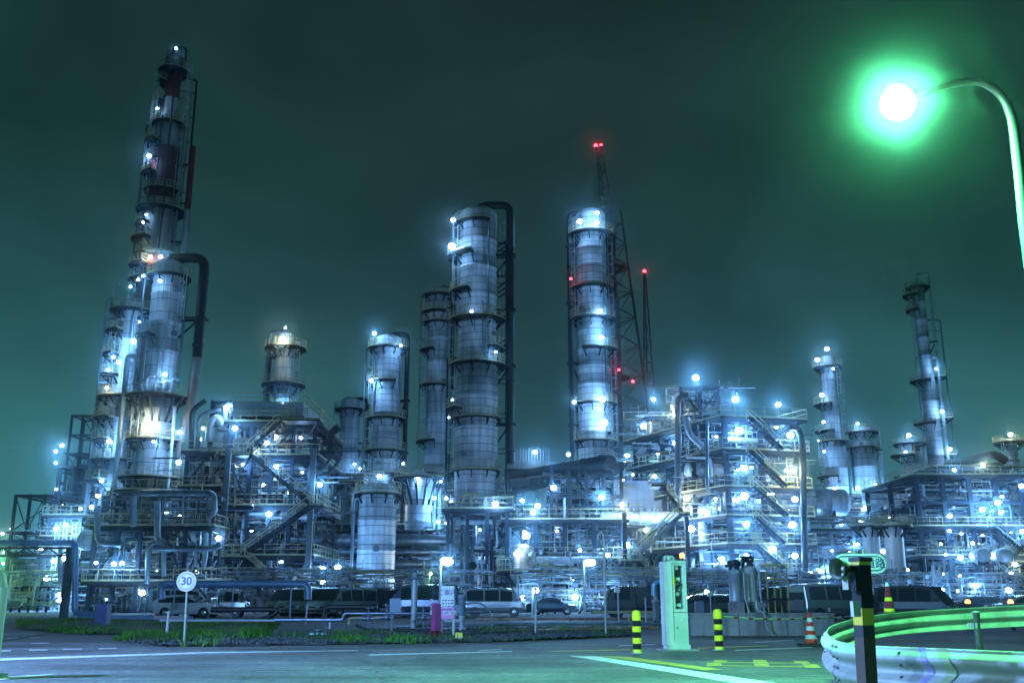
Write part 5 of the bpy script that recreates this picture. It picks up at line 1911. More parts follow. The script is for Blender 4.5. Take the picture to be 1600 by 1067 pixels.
def head_lamp(lab, px, py, pybase, Y, w=0.5, e=500, hood='wide', size=0.2, col=None):
    p = P(px, py, Y)
    t = thing('yard_lamp', lab, 'lamp', (p.x, Y, 0))
    mb = MB()
    mb.tube([(-w * 0.9, 0.1, 0), (-w * 0.9, 0.1, p.z + 0.15), (0, 0, p.z + 0.2)], 0.06, 8, 0, True, 0.1)
    mb.build('pole', 'guard', t)
    mb = MB()
    mb.sphere((0, 0, p.z), size, 14, 9, 0, (w / size * 0.75, 1, 0.7))
    mb.build('diffuser', 'lamp', t)
    mb = MB()
    mb.box((0, 0, p.z + size * 0.85), (w * 1.5, size * 1.8, 0.06))
    mb.build('hood', 'steel_light', t)
    plight(t, (0, 0, p.z), e, col or LAMPCOL, size * 2)


head_lamp('wide-headed lit lamp on a pole above the white and pink notice board', 699, 877, 970, 48, 0.36, 700, size=0.26)
head_lamp('wide-headed lit lamp on a pole beside the rusty tank', 922, 879, 970, 55, 0.38, 500, size=0.24)
head_lamp('lit lamp on a pole beyond the bonnet of the striped van', 837, 922, 990, 60, 0.22, 350, size=0.22)
head_lamp('small greenish lit lamp on a thin pole above the minibus', 673, 896, 970, 85, 0.12, 120, size=0.16, col=(0.4, 1.0, 0.5))
head_lamp('greenish lamp on a pole at the gateway beyond the hooded cabinet', -14, 872, 970, 92, 0.3, 1800, size=0.3, col=(0.30, 1.0, 0.25))
# unlit gooseneck lamp
b = G(947, 994)
gn = thing('gooseneck_lamp', 'unlit gooseneck lamp with bell shade on a slim post by the road', 'lamp', (b.x, b.y, 0))
s_ = S(b.y, 900)
mb = MB()
zt = P(947, 846, b.y).z
mb.tube([(0, 0, 0), (0, 0, zt), (-0.02, 0, zt + 12 * s_), (-5 * s_, 0, zt + 16 * s_), (-9 * s_, 0, zt + 10 * s_), (-9 * s_, 0, zt + 2 * s_)], 0.035, 8, 0, True, 0.12, 5)
mb.build('pole', 'guard', gn)
mb = MB()
mb.lathe([(0.03, zt + 3 * s_), (2.5 * s_, zt + 1 * s_), (4 * s_, zt - 4 * s_), (9 * s_, zt - 9 * s_), (8.6 * s_, zt - 9.2 * s_), (3.6 * s_, zt - 4.2 * s_), (0.02, zt - 1 * s_)], 18, (-9 * s_, 0, 0))
mb.build('shade', 'shed', gn)

# ------------------------------------------------------------------ speed sign
b = G(287, 1005)
ss = thing('speed_sign', 'round faded speed sign reading 30 on a slim white pole', 'road sign', (b.x, b.y, 0))
top = P(292, 908, b.y)
r = 15.2 * S(b.y, 908)
dx = 0.0
mb = MB()
mb.tube([(0, 0.03, 0), (top.x - b.x, 0.03, top.z + r * 1.15)], 0.032, 10)
mb.build('pole', 'guard', ss)
RX = Matrix.Rotation(PI / 2, 3, 'X')
c = Vector((top.x - b.x, -0.02, top.z))
mb = MB()
mb.lathe([(0.0, 0.0), (r, 0.0), (r, 0.02, 0), (0.0, 0.02)], 40, c, 0, RX, False)
mb.build('disc', 'sign_white', ss)
mb = MB()
mb.lathe([(r * 0.68, 0.024), (r * 0.93, 0.024)], 40, c, 0, RX, False)
ring = MB()
n = 40
vs = []
for i in range(n):
    a = 2 * PI * i / n
    for q in (r * 0.67, r * 0.92):
        vs.append(c + Vector((q * math.cos(a), -0.024, q * math.sin(a))))
ring.add(vs, [(2 * i, 2 * i + 1, (2 * i + 3) % (2 * n), (2 * i + 2) % (2 * n)) for i in range(n)])
ring.build('ring', 'sign_grey', ss)
t30 = text_mesh('30', r * 1.12, 'numeral', 'sign_blue', 0.002, ss, bold=0.008)
t30.location = c + Vector((0, -0.027, 0))
t30.rotation_euler = (PI / 2, 0, 0)

# small bollard post, navy cabinet, green hooded cabinet
b = G(260, 997)
t = thing('marker_post', 'short white marker post with dark flat plate in the grass', 'post', (b.x, b.y, 0))
z = P(260, 958, b.y).z
mb = MB()
mb.tube([(0, 0, 0), (0, 0, z)], 0.045, 10)
mb.sphere((0, 0, z + 0.03), 0.05, 8, 6)
mb.build('post', 'guard', t)
mb = MB()
mb.box((0.05, 0.05, z - 0.12), (1.0, 0.06, 0.1))
mb.build('plate', 'black', t)
b = G(159, 981)
t = thing('utility_cabinet', 'navy blue utility cabinet standing in the grass beneath the vessel deck', 'cabinet', (b.x, b.y, 0))
z = P(159, 945, b.y).z
w = 17 * S(b.y)
mb = MB()
mb.box((0, 0, z / 2), (w, 0.5, z))
mb.box((0, 0, z + 0.03), (w + 0.08, 0.6, 0.06))
mb.build('housing', 'navy_box', t)
mb = MB()
mb.box((0, -0.26, z / 2), (w * 0.85, 0.02, z * 0.85))
mb.box((w * 0.3, -0.29, z * 0.5), (0.04, 0.04, 0.15))
mb.build('door', 'navy_box', t)
t = thing('hooded_cabinet', 'tall green lit cabinet with sloped hood cut by the picture edge', 'cabinet', (P(-6, 1000, 15).x - 0.17, 15, 0))
z = P(0, 893, 15).z
mb = MB()
mb.prism([(-0.16, 0), (0.16, 0), (0.16, z - 0.25), (0.08, z), (-0.16, z)], (0, -0.2, 0), (1, 0, 0), (0, 0, 1), (0, 0.4, 0))
mb.build('housing', 'tank_green', t)
mb = MB()
mb.box((0.165, 0, z * 0.55), (0.012, 0.3, z * 0.6))
mb.build('door', 'tank_green', t)
mb = MB()
mb.box((0, 0, 0.04), (0.5, 0.6, 0.08))
mb.build('plinth', 'concrete', t)

# ------------------------------------------------------------------ ticket machine
b = G(1061, 1017)
tm = thing('ticket_machine', 'tall pale ticket machine with dark recessed openings between yellow posts', 'ticket machine', (b.x, b.y, 0), rad(12))
sc = S(b.y, 950)
zt = P(1060, 876, b.y).z
w, d = 25 * sc, 22 * sc
mb = MB()
z0 = 0.14
rec = [(-0.02 * w, 0.40), (0.30 * w, 0.93)]


def zf(f):
    return z0 + (zt - z0) * f


# housing as side panels round a real recess
x0, x1 = -w / 2, w / 2
r0, r1 = -0.28 * w, 0.26 * w
dz0, dz1 = zf(0.42), zf(0.94)
mb.box(((x0 + r0) / 2, 0, (z0 + zt) / 2), (r0 - x0, d, zt - z0))
mb.box(((x1 + r1) / 2, 0, (z0 + zt) / 2), (x1 - r1, d, zt - z0))
mb.box(((r0 + r1) / 2, 0.001, (z0 + dz0) / 2), (r1 - r0, d - 0.004, dz0 - z0))
mb.box(((r0 + r1) / 2, 0.001, (dz1 + zt) / 2), (r1 - r0, d - 0.004, zt - dz1))
mb.box(((r0 + r1) / 2, d * 0.3, (dz0 + dz1) / 2), (r1 - r0, d * 0.38, dz1 - dz0))
mb.prism([(x0, -d / 2), (x0, d / 2), (x0 - 0.42 * w, d / 2), (x0 - 0.42 * w, -d / 2 + 0.1 * w)], (0, 0, z0), (1, 0, 0), (0, 1, 0), (0, 0, zt - z0 - 0.02))
mb.build('housing', 'beige', tm)
for f in (0.86, 0.55):
    mb = MB()
    zc = zf(f)
    mb.box(((r0 + r1) / 2 - 0.03 * w, -d * 0.02, zc + 0.03), ((r1 - r0) * 0.62, d * 0.5, 0.26 * (zt - z0) * 0.55), 0)
    s = mb.build('scanner', 'black', tm)
    mb = MB()
    mb.sphere(((r0 + r1) / 2 - 0.05 * w, -d * 0.28, zc + 0.09), 0.05, 12, 8)
    mb.build('camera_lens', 'lens', s)
    mb = MB()
    mb.box(((r0 + r1) / 2, -d * 0.2, zc - 0.15), (0.1, 0.12, 0.06))
    mb.build('ticket_slot', 'beige', s)
mb = MB()
mb.sphere(((r0 + r1) / 2, -d * 0.42, zf(0.715)), 0.055, 12, 8)
mb.build('call_button', 'black', tm)
mb = MB()
mb.box((r0 - 0.06 * w, -d / 2 - 0.004, zf(0.75)), (0.1 * w, 0.008, 0.16))
mb.build('label_plate', 'yellow', tm)
mb = MB()
mb.tube([(x0 - 0.1, -0.05, zt), (x0 - 0.1, -0.05, zt + 0.09), (x0 + 0.12, -0.05, zt + 0.09), (x0 + 0.12, -0.05, zt)], 0.028, 8, 0, True, 0.05)
mb.sphere((x0 + 0.01, -0.04, zt + 0.05), 0.06, 10, 7)
mb.build('lifting_handle', 'beige', tm)
mb = MB()
mb.tube([(x1 - 0.04, 0.1, zt * 0.5), (x1 + 0.03, 0.12, zt * 0.5), (x1 + 0.03, 0.12, zt + 0.07)], 0.02, 8)
mb.build('beacon_stalk', 'black', tm)
mb = MB()
mb.lathe([(0.055, zt + 0.07), (0.06, zt + 0.16), (0.03, zt + 0.19), (0.0, zt + 0.19)], 14, (x1 + 0.03, 0.12, 0))
mb.build('beacon', 'lamp_orange', tm)
mb = MB()
mb.box((-0.12 * w, 0, 0.08), (w * 1.44, d * 1.02, 0.13))
mb.build('base', 'beige', tm)
mb = MB()
for f in (0.385, 0.965):
    mb.box((0, -d / 2 - 0.002, zf(f)), (w * 0.98, 0.006, 0.012))
mb.box((-0.43 * w, -d / 2 - 0.002, zf(0.5)), (0.010, 0.006, (zt - z0) * 0.9))
mb.box((-0.21 * w, -d / 2 - 0.003, zf(0.2)), (0.03, 0.008, 0.05))
mb.build('panel_seam', 'rust', tm)
mb = MB()
mb.box((0.12 * w, -d / 2 - 0.004, zf(0.30)), (0.2 * w, 0.008, 0.09))
mb.build('notice_plate', 'sign_white', tm)
mb = MB()
mb.box((-0.1 * w, 0, 0.02), (w * 2.2, d * 1.9, 0.06))
pl = mb.build('plinth', 'concrete', tm)

# ------------------------------------------------------------------ striped bollards
def bollard(lab, px, pyb, pyt):
    b = G(px, pyb)
    t = thing('bollard', lab, 'bollard', (b.x, b.y, 0), 0, 'striped bollards by the ticket machine')
    z = P(px, pyt, b.y).z
    r = 6.6 * S(b.y)
    mb = MB()
    k = 7
    prof = []
    for i in range(k):
        m = i % 2
        za, zb = z * 0.9 * i / k, z * 0.9 * (i + 1) / k
        prof += [(r, za, m), (r, zb, m)]
    prof += [(r, z * 0.9, 0), (r * 0.96, z * 0.95, 0), (r * 0.75, z * 0.985, 0), (r * 0.4, z, 0), (0, z, 0)]
    mb.lathe(prof, 24)
    mb.build('post', ['yellow', 'black'], t)
    mb = MB()
    mb.lathe([(r * 1.6, 0.03), (r * 1.6, 0.05), (r, 0.06)], 20)
    mb.build('base_ring', 'concrete', t)


bollard('yellow and black striped bollard on the notice board side of the ticket machine', 996, 1023, 953)
bollard('yellow and black striped bollard tied to the red and white chain', 1124, 1018, 951)

# chain of red and white bars and traffic cones
def ground_d(px, py):
    return G(px, py)


b0 = G(1124, 1018)
p0 = Vector((b0.x, b0.y, P(1130, 962, b0.y).z))
cn_ = G(1270, 1009)
p1 = P(1267, 965, cn_.y)
p2 = P(1330, 962, 30)
mb = MB()
cpts = []
for a, b, sag, n in ((p0, p1, 0.05, 40), (p1, p2, 0.02, 20)):
    for i in range(n):
        t = i / n
        q = a.lerp(b, t)
        q.z -= sag * 4 * t * (1 - t)
        cpts.append(q)
cpts.append(p2)
for i in range(0, len(cpts) - 1):
    mb.tube([cpts[i], cpts[i + 1]], 0.022, 8, 1 if (i % 6) in (0, 1) else 0)
o = mb.build('barrier_chain', ['sign_white', 'cone_red'])
tag(o, 'red and white banded barrier rope strung from bollard to traffic cone', 'barrier rope')


def cone(lab, px, pyb, pyt, cols, base=True, Y=None):
    b = G(px, pyb) if Y is None else Vector((P(px, pyb, Y).x, Y, 0))
    t = thing('traffic_cone', lab, 'traffic cone', (b.x, b.y, 0))
    h = P(px, pyt, b.y).z
    z0 = P(px, pyb, b.y).z if Y is not None else 0.1
    r = 0.15 * (h / 0.75) if Y is None else 0.11
    mb = MB()
    prof = []
    n = len(cols)
    for i, c in enumerate(cols):
        f0, f1 = i / n, (i + 1) / n
        ra, rb = r * (1 - f0 * 0.76), r * (1 - f1 * 0.76)
        prof += [(ra, z0 + (h - z0) * f0, c), (rb, z0 + (h - z0) * f1, c)]
    prof.append((0.0, h + 0.01, cols[-1]))
    mb.lathe(prof, 20)
    mb.build('body', ['cone_red', 'sign_white', 'yellow', 'cone_dark'], t)
    mb = MB()
    mb.box((0, 0, z0 / 2 if Y is None else z0 - 0.04), (r * 3.4, r * 3.4, z0 if Y is None else 0.08))
    mb.build('base', 'rubber', t)
    return t


cone('red and white ringed traffic cone holding the barrier rope beside the guard rail', 1268, 1011, 958, [0, 1, 0, 1, 0, 1, 0])
cone('dark striped cone with an orange lamp top behind the traffic cone', 1297, 968, 942, [1, 3, 1, 3], Y=52)
t = cone('faded maroon traffic cone with a yellow band standing behind the curved rail', 1390, 956, 910, [2, 3, 3, 2, 3, 3, 3, 1], Y=21)
for px, lab in ((1512, 'short rubber post with an orange cap behind the rail, beside the estate car'), (1579, 'short rubber post with an orange cap behind the rail, at the far parked car')):
    p = P(px, 940, 40)
    t = thing('delineator_post', lab, 'post', (p.x, 40, 0))
    mb = MB()
    mb.tube([(0, 0, 0), (0, 0, p.z - 0.05)], 0.07, 10)
    mb.build('post', 'rubber', t)
    mb = MB()
    mb.lathe([(0.1, p.z - 0.06), (0.11, p.z + 0.02), (0.05, p.z + 0.1), (0, p.z + 0.1)], 12)
    mb.build('cap', 'lamp_orange', t)

# ------------------------------------------------------------------ guard rail
RP = [(1700, 1024, 6.6), (1600, 1018, 7.2), (1462, 1012, 7.7), (1367, 1008, 8.2), (1318, 1003, 8.8), (1298, 995, 9.8), (1292, 986, 11.4), (1300, 977, 13.2), (1328, 968, 14.8), (1364, 961, 16.0), (1420, 955, 17.0),
      (1483, 951, 17.4), (1600, 945, 17.7), (1720, 941, 17.9)]
ctrl = [P(*p) for p in RP]


cl = cat_rom(ctrl, 8)
gr = thing('guard_rail', 'white corrugated guard rail bending round in a tight curve', 'guard rail', (cl[60].x, cl[60].y, 0))
prof = []
for i in range(25):
    f = i / 24
    prof.append((0.045 * (1 - math.cos(4 * PI * f)) / 2 * 1.6, -0.35 * f))
mb = MB()
vs = []
m = len(prof)
for i, p in enumerate(cl):
    a, b = cl[max(0, i - 1)], cl[min(len(cl) - 1, i + 1)]
    tg = Vector((b.x - a.x, b.y - a.y, 0)).normalized()
    nrm = Vector((tg.y, -tg.x, 0))      # outward
    if nrm.dot(p - Vector((8.5, 13, 0))) < 0:
        nrm = -nrm
    for (o, z) in prof:
        vs.append(p + nrm * o + UP * z - gr.location)
    for (o, z) in prof:
        vs.append(p + nrm * (o - 0.006) + UP * z - gr.location)
fs = []
for i in range(len(cl) - 1):
    for j in range(m - 1):
        a = i * 2 * m + j
        fs.append((a, a + 1, a + 2 * m + 1, a + 2 * m))
        a += m
        fs.append((a, a + 2 * m, a + 2 * m + 1, a + 1))
    a = i * 2 * m
    fs.append((a, a + 2 * m, a + 3 * m, a + m))
    a = i * 2 * m + m - 1
    fs.append((a, a + m, a + 3 * m, a + 2 * m))
mb.add(vs, fs, 0, True)
mb.build('rail_beam', 'guard', gr)
# lap joint
for idx in (34,):
    p = cl[idx]
    a, b = cl[idx - 1], cl[idx + 1]
    tg = Vector((b.x - a.x, b.y - a.y, 0)).normalized()
    nrm = Vector((tg.y, -tg.x, 0))
    if nrm.dot(p - Vector((8.5, 13, 0))) < 0:
        nrm = -nrm
    mb = MB()
    jv = []
    for o, z in prof:
        jv += [p + nrm * (o + 0.004) + UP * z - gr.location, p + nrm * (o + 0.004) + UP * z + tg * 0.03 - gr.location]
    mb.add(jv, [(2 * j, 2 * j + 1, 2 * j + 3, 2 * j + 2) for j in range(m - 1)], 0, True)
    mb.build('lap_joint', 'black', gr)
# bolts of the lap joint and the post brackets
for idx in (33, 35, 20, 48, 60, 76, 90):
    if idx >= len(cl) - 1:
        continue
    q = cl[idx]
    a, b = cl[idx - 1], cl[idx + 1]
    tg = Vector((b.x - a.x, b.y - a.y, 0)).normalized()
    nrm = Vector((tg.y, -tg.x, 0))
    if nrm.dot(q - Vector((8.5, 13, 0))) < 0:
        nrm = -nrm
    for j in (3, 9, 15, 21):
        mb = MB()
        c = q + nrm * (prof[j][0] + 0.004) + UP * prof[j][1] - gr.location
        mb.sphere(c, 0.013, 8, 5)
        mb.build('bolt', 'steel_light', gr)
# painted stripes on the near face
for pxs, mk, wd in ((1437, 'stripe_p', 0.055), (1463, 'stripe_g', 0.085)):
    best = min(range(30), key=lambda i: abs(800 + F * (cl[i].x) / (cl[i].y * cp + (cl[i].z - H) * sp) - pxs))
    p = cl[best]
    a, b = cl[best - 1], cl[best + 1]
    tg = Vector((b.x - a.x, b.y - a.y, 0)).normalized()
    if tg.x < 0:
        tg = -tg
    nrm = Vector((tg.y, -tg.x, 0))
    if nrm.y > 0:
        nrm = -nrm
    mb = MB()
    jv = []
    for o, z in prof:
        sft = tg * (0.05 * math.sin(-z / 0.35 * 5) - z * 0.2)
        jv += [p + nrm * (o + 0.003) + UP * z + sft - gr.location, p + nrm * (o + 0.003) + UP * z + sft + tg * wd - gr.location]
    mb.add(jv, [(2 * j, 2 * j + 1, 2 * j + 3, 2 * j + 2) for j in range(m - 1)], 0, True)
    mb.build('painted_stripe', mk, gr)
for px, py, Y in ((1525, 957, 16.9), (1420, 1030, 8.05), (1306, 1000, 12.6), (1660, 1020, 7.0)):
    p = P(px, py, Y)
    zt = p.z if px == 1525 else p.z - 0.05
    mb = MB()
    mb.lathe([(0.055, 0.0), (0.055, zt), (0.065, zt), (0.065, zt + 0.02), (0.0, zt + 0.035)], 16, (p.x - gr.location.x, p.y - gr.location.y, 0))
    if px == 1525:
        mb.box((p.x - gr.location.x, p.y - gr.location.y + 0.1, zt - 0.2), (0.1, 0.3, 0.08))
    mb.build('post', 'guard', gr)

# ------------------------------------------------------------------ hazard post with horn
YP = 7.6
pb_, pt_ = P(1355, 1067, YP), P(1344, 872, YP)
s_ = S(YP, 950)
hz = thing('hazard_post', 'leaning rusty square post with yellow bands, a round horn and meter box', 'post', (pb_.x + (pb_.x - pt_.x) * 0.5, YP, 0))
base = Vector((0, 0, 0))
topv = Vector((pt_.x - hz.location.x, 0, pt_.z))
rotz = Matrix.Rotation(rad(-18), 3, 'Z')


def pp_(f):
    return base.lerp(topv, f)


segs = [(0, 0.60, 'post_rust'), (0.60, 0.66, 'black'), (0.66, 0.745, 'yellow'), (0.745, 0.965, 'dark'), (0.965, 0.985, 'yellow'), (0.985, 1.0, 'dark')]
w = 24 * s_
ax = (topv - base).normalized()
sidev = Vector((math.cos(rad(26)), math.sin(rad(26)), 0))
frv = Vector((sidev.y, -sidev.x, 0))
mb = MB()
names = ['post_rust', 'black', 'yellow', 'dark']
for f0, f1, mk in segs:
    vs = []
    for f in (f0, f1):
        c = pp_(f)
        for a, b in ((-1, -1), (1, -1), (1, 1), (-1, 1)):
            vs.append(c + sidev * a * w / 2 - frv * b * w / 2 * 0.8)
    mb.add(vs, [(0, 1, 5, 4), (1, 2, 6, 5), (2, 3, 7, 6), (3, 0, 4, 7)] + ([(4, 5, 6, 7)] if f1 == 1 else []), names.index(mk))
mb.build('post_body', names, hz)
mb = MB()
c = pp_(0.985)
mb.box(c + UP * 0.012, (w * 1.12, w * 1.0, 0.03), 0, Matrix.Rotation(rad(26), 3, 'Z'))
mb.build('cap', 'black', hz)
hc = P(1317, 888, YP - 0.02) - hz.location
Rh = Matrix.Rotation(rad(-62), 3, 'Z') @ Matrix.Rotation(PI / 2, 3, 'X')
rh = 17 * s_
mb = MB()
mb.lathe([(rh * 0.35, -rh * 0.9), (rh * 0.45, -rh * 0.4), (rh * 0.7, -rh * 0.1), (rh, 0.06), (rh * 0.97, 0.065), (rh * 0.62, -rh * 0.05), (rh * 0.3, -rh * 0.35), (0, -rh * 0.35)], 28, hc, 0, Rh)
mb.sphere(hc + Rh @ Vector((0, 0, -rh * 0.1)), rh * 0.22, 12, 8, 1)
mb.build('horn', ['horn', 'sign_white'], hz)
mb = MB()
c = P(1323, 908, YP - 0.03) - hz.location
mb.box(c, (7 * s_, 0.06, 25 * s_), 0, Matrix.Rotation(rad(26), 3, 'Z'))
mb.build('bracket', 'beige', hz)
mb = MB()
c = P(1336, 908, YP - 0.10) - hz.location
mb.box(c, (8 * s_, 0.05, 30 * s_), 0, Matrix.Rotation(rad(26), 3, 'Z'))
mb.build('junction_box', 'dark', hz)
mb = MB()
c = P(1337, 951, YP - 0.11) - hz.location
mb.box(c, (15 * s_, 0.03, 23 * s_), 0, Matrix.Rotation(rad(26), 3, 'Z'))
mb.build('white_plate', 'beige', hz)

# ------------------------------------------------------------------ road name sign
YS = 21
cS = P(1344, 880, YS)
sg = thing('road_name_sign', 'white oblong sign with dark rim and two dark characters behind the hazard post', 'road sign', (cS.x, YS, 0))
s_ = S(YS, 880)
W_, H_ = 82 * s_, 30 * s_


def stadium(wd, ht, n=10):
    r = ht / 2
    p = []
    for i in range(n + 1):
        a = -PI / 2 + PI * i / n
        p.append((wd / 2 - r + r * math.cos(a), r * math.sin(a)))
    for i in range(n + 1):
        a = PI / 2 + PI * i / n
        p.append((-wd / 2 + r + r * math.cos(a), r * math.sin(a)))
    return p


zc = cS.z
for nm, f, mk, off in (('panel', 0, 'sign_white', 0.0), ('rim_line', 0.045, 'sign_blue', 0.006), ('face', 0.07, 'sign_white', 0.010)):
    mb = MB()
    mb.prism(stadium(W_ - f * 2, H_ - f * 2), (0, -off, zc), (1, 0, 0), (0, 0, 1), (0, 0.02 if off == 0 else 0.004, 0))
    mb.build(nm, mk, sg)
tt = text_mesh('道路', 16 * s_, 'lettering', 'sign_blue', 0.002, sg, bold=0.002)
tt.location = (23 * s_, -0.016, zc - 0.01)
tt.rotation_euler = (PI / 2, 0, 0)
for x in (-6 * s_, 8 * s_):
    mb = MB()
    mb.tube([(x, 0.06, 0), (x, 0.06, zc + H_ * 0.72)], 0.03, 8)
    mb.build('pole', 'guard', sg)
mb = MB()
mb.lathe([(0.5, 0.02), (0.5, 0.12), (0.35, 0.2), (0.0, 0.2)], 20, (0.1, 0.06, 0))
mb.build('footing', 'sign_white', sg)

# ------------------------------------------------------------------ notice board, hydrant cabinet, pump
b = G(698, 998)
nb = thing('notice_board', 'white notice board with pink lower band on two white legs', 'notice board', (b.x, b.y, 0))
s_ = S(b.y, 950)
zt, zm, zl_ = P(700, 915, b.y).z, P(700, 949, b.y).z, P(700, 966, b.y).z
w = 20 * s_
for x in (-w * 0.46, w * 0.5):
    mb = MB()
    mb.beam((x, 0.03, 0), (x, 0.03, zt), 0.07)
    mb.build('leg', 'guard', nb)
mb = MB()
mb.box((0, -0.02, (zt + zm) / 2), (w, 0.03, zt - zm))
mb.build('upper_panel', 'sign_white', nb)
mb = MB()
mb.box((0, -0.02, (zl_ + zm) / 2 - 0.002), (w, 0.03, zm - zl_))
mb.build('lower_panel', 'pink', nb)
tt = text_mesh('ご案内', 0.2, 'heading', 'sign_blue', 0.002, nb)
tt.location = (0, -0.04, zt - 0.2)
tt.rotation_euler = (PI / 2, 0, 0)
mb = MB()
rg = random.Random(3)
for i in range(5):
    x = -w * 0.4
    z = zt - 0.42 - i * 0.09
    while x < w * 0.4:
        l = rg.uniform(0.04, 0.09)
        mb.box((x + l / 2, -0.037, z), (l, 0.004, 0.035))
        x += l + 0.03
mb.build('small_print', 'sign_blue', nb)
tt = text_mesh('火気厳禁', 0.15, 'warning_lettering', 'sign_white', 0.002, nb)
tt.location = (0, -0.04, (zl_ + zm) / 2)
tt.rotation_euler = (PI / 2, 0, 0)

b = G(681, 998)
hy = thing('hose_cabinet', 'purple red hose cabinet on short legs beside the notice board', 'cabinet', (b.x, b.y, 0), rad(35))
z0, z1 = P(680, 985, b.y).z, P(680, 946, b.y).z
w = 12 * s_
mb = MB()
mb.box((0, 0, (z0 + z1) / 2), (w, w * 0.9, z1 - z0))
mb.prism([(-w * 0.55, 0), (w * 0.55, 0), (w * 0.55, 0.04), (-w * 0.55, 0.08)], (0, -w * 0.5, z1 + 0.001), (1, 0, 0), (0, 0, 1), (0, w, 0))
mb.build('housing', 'purple', hy)
mb = MB()
mb.box((0, -w * 0.46, (z0 + z1) / 2), (w * 0.88, 0.02, (z1 - z0) * 0.9))
mb.build('door', 'purple', hy)
tt = text_mesh('消\n火\n栓', 0.16, 'lettering', 'sign_white', 0.002, hy)
tt.location = (-w * 0.47 - 0.045, 0.05, (z0 + z1) / 2 + 0.32)
tt.rotation_euler = (PI / 2, 0, -PI / 2)
for x in (-1, 1):
    for y in (-1, 1):
        mb = MB()
        mb.beam((x * w * 0.42, y * w * 0.38, 0), (x * w * 0.42, y * w * 0.38, z0), 0.06)
        mb.build('leg', 'cone_dark', hy)
t = thing('marker_block', 'small yellow marker block at the verge below the vertical pump', 'marker', (G(717, 1002).x, G(717, 1002).y, 0))
mb = MB()
h = P(717, 988, t.location.y).z
mb.prism([(-0.11, 0), (0.11, 0), (0.09, h), (-0.09, h)], (0, -0.08, 0), (1, 0, 0), (0, 0, 1), (0, 0.16, 0))
mb.build('body', 'yellow', t)
mb = MB()
mb.box((0, -0.085, h * 0.6), (0.1, 0.012, 0.07))
mb.build('reflector', 'lens', t)
b = G(721, 988)
pu = thing('vertical_pump', 'blue grey vertical pump with finned motor next to the notice board', 'pump', (b.x, b.y, 0))
s_ = S(b.y, 950)
mb = MB()
zt = P(721, 928, b.y).z
zmid = P(721, 962, b.y).z
r = 6.5 * s_
prof = [(r * 0.9, zmid)]
k = 10
for i in range(k):
    z = zmid + (zt - 0.2 - zmid) * i / k
    prof += [(r * 0.9, z), (r, z + 0.02), (r, z + 0.05), (r * 0.9, z + 0.07)]
prof += [(r * 1.08, zt - 0.18), (r * 1.08, zt - 0.03), (r * 0.8, zt), (0, zt)]
mb.lathe(prof, 20)
mb.build('motor', 'shed', pu)
mb = MB()
mb.lathe([(r * 0.9, 0), (r * 0.9, 0.15), (r * 0.5, 0.2), (r * 0.45, zmid - 0.2), (r * 0.8, zmid - 0.05), (r * 0.8, zmid)], 16)
mb.tube([(0, 0, 0.4), (-0.6, 0, 0.4), (-0.6, 0, zmid)], 0.09, 10, 0, True, 0.2)
mb.build('pump_body', 'pipe_w', pu)
mb = MB()
mb.tube([(r, 0, zt * 0.75), (r + 0.5, 0, zt * 0.8), (r + 0.95, 0, zt * 0.5), (r + 0.95, 0, 0)], 0.03, 8, 0, True, 0.4, 6)
mb.build('conduit', 'galv', pu)
mb = MB()
mb.box((-r * 0.9, -r * 0.6, zmid + 0.25), (0.22, 0.12, 0.28))
mb.build('terminal_box', 'shed', pu)

# ------------------------------------------------------------------ low roadside piping
LOW = [([(430, 968), (527, 968), (536, 968), (537, 958), (690, 958), (690, 955), (760, 955)], 42, 0.075, 'galv', 'silver pipe with a low step along the verge below the vans'),
       ([(250, 969), (430, 969)], 44, 0.06, 'pipe_w', 'thin pale pipe behind the round speed sign'),
       ([(506, 970), (506, 948), (590, 948)], 42.5, 0.1, 'pipe_d', 'dark pipe elbow standing above the stepped silver pipe'),
       ([(545, 975), (545, 965), (610, 964)], 41, 0.05, 'rail', 'small yellowish pipe below the stepped silver pipe'),
       ([(556, 976), (572, 988), (640, 988), (690, 987)], 37, 0.05, 'pipe_d', 'dark low conduit dipping in front of the verge weeds'),
       ([(620, 978), (760, 976), (900, 974), (1040, 974)], 40, 0.06, 'galv', 'pale pipe along the ground from the pump to the filter'),
       ([(780, 986), (900, 982), (1035, 980)], 36, 0.05, 'rust', 'rusty pipe along the ground below the striped van'),
       ([(745, 967), (1000, 966), (1036, 966)], 50, 0.06, 'rust', 'long rusty pipe at the wheels of the parked cars'),
       ([(925, 956), (1040, 956)], 44, 0.06, 'rail', 'yellowish handrail pipe in front of the dark green lorry'),
       ([(252, 936), (252, 912), (475, 912), (481, 918), (481, 936)], 64, 0.24, 'pipe_b', 'blue pipe arch spanning over the parked pickup and wagon'),
       ([(330, 952), (440, 952), (404, 985)], 46, 0.12, 'pipe_d', 'dark bent trough sloping down to the verge'),
       ([(120, 968), (300, 967)], 55, 0.14, 'pipe_b', 'blue pipe low along the back of the grass'),
       ([(1022, 930), (1022, 914), (1026, 909), (1048, 909)], 33, 0.09, 'pipe_b', 'blue elbow pipe running to the filter beside the ticket machine'),
       ([(-30, 848), (113, 848), (118, 853), (117, 955), (128, 966), (152, 967)], 68, 0.2, 'pipe_b', 'blue green pipe crossing over a gateway and dropping beside the dark post'),
       ([(94, 910), (94, 852)], 70, 0.14, 'pipe_w', 'pale standpipe beside the pipe bridge post'),
       ([(100, 960), (101, 880), (108, 872)], 72, 0.16, 'galv', 'silver drop pipe beside the pipe bridge post')]
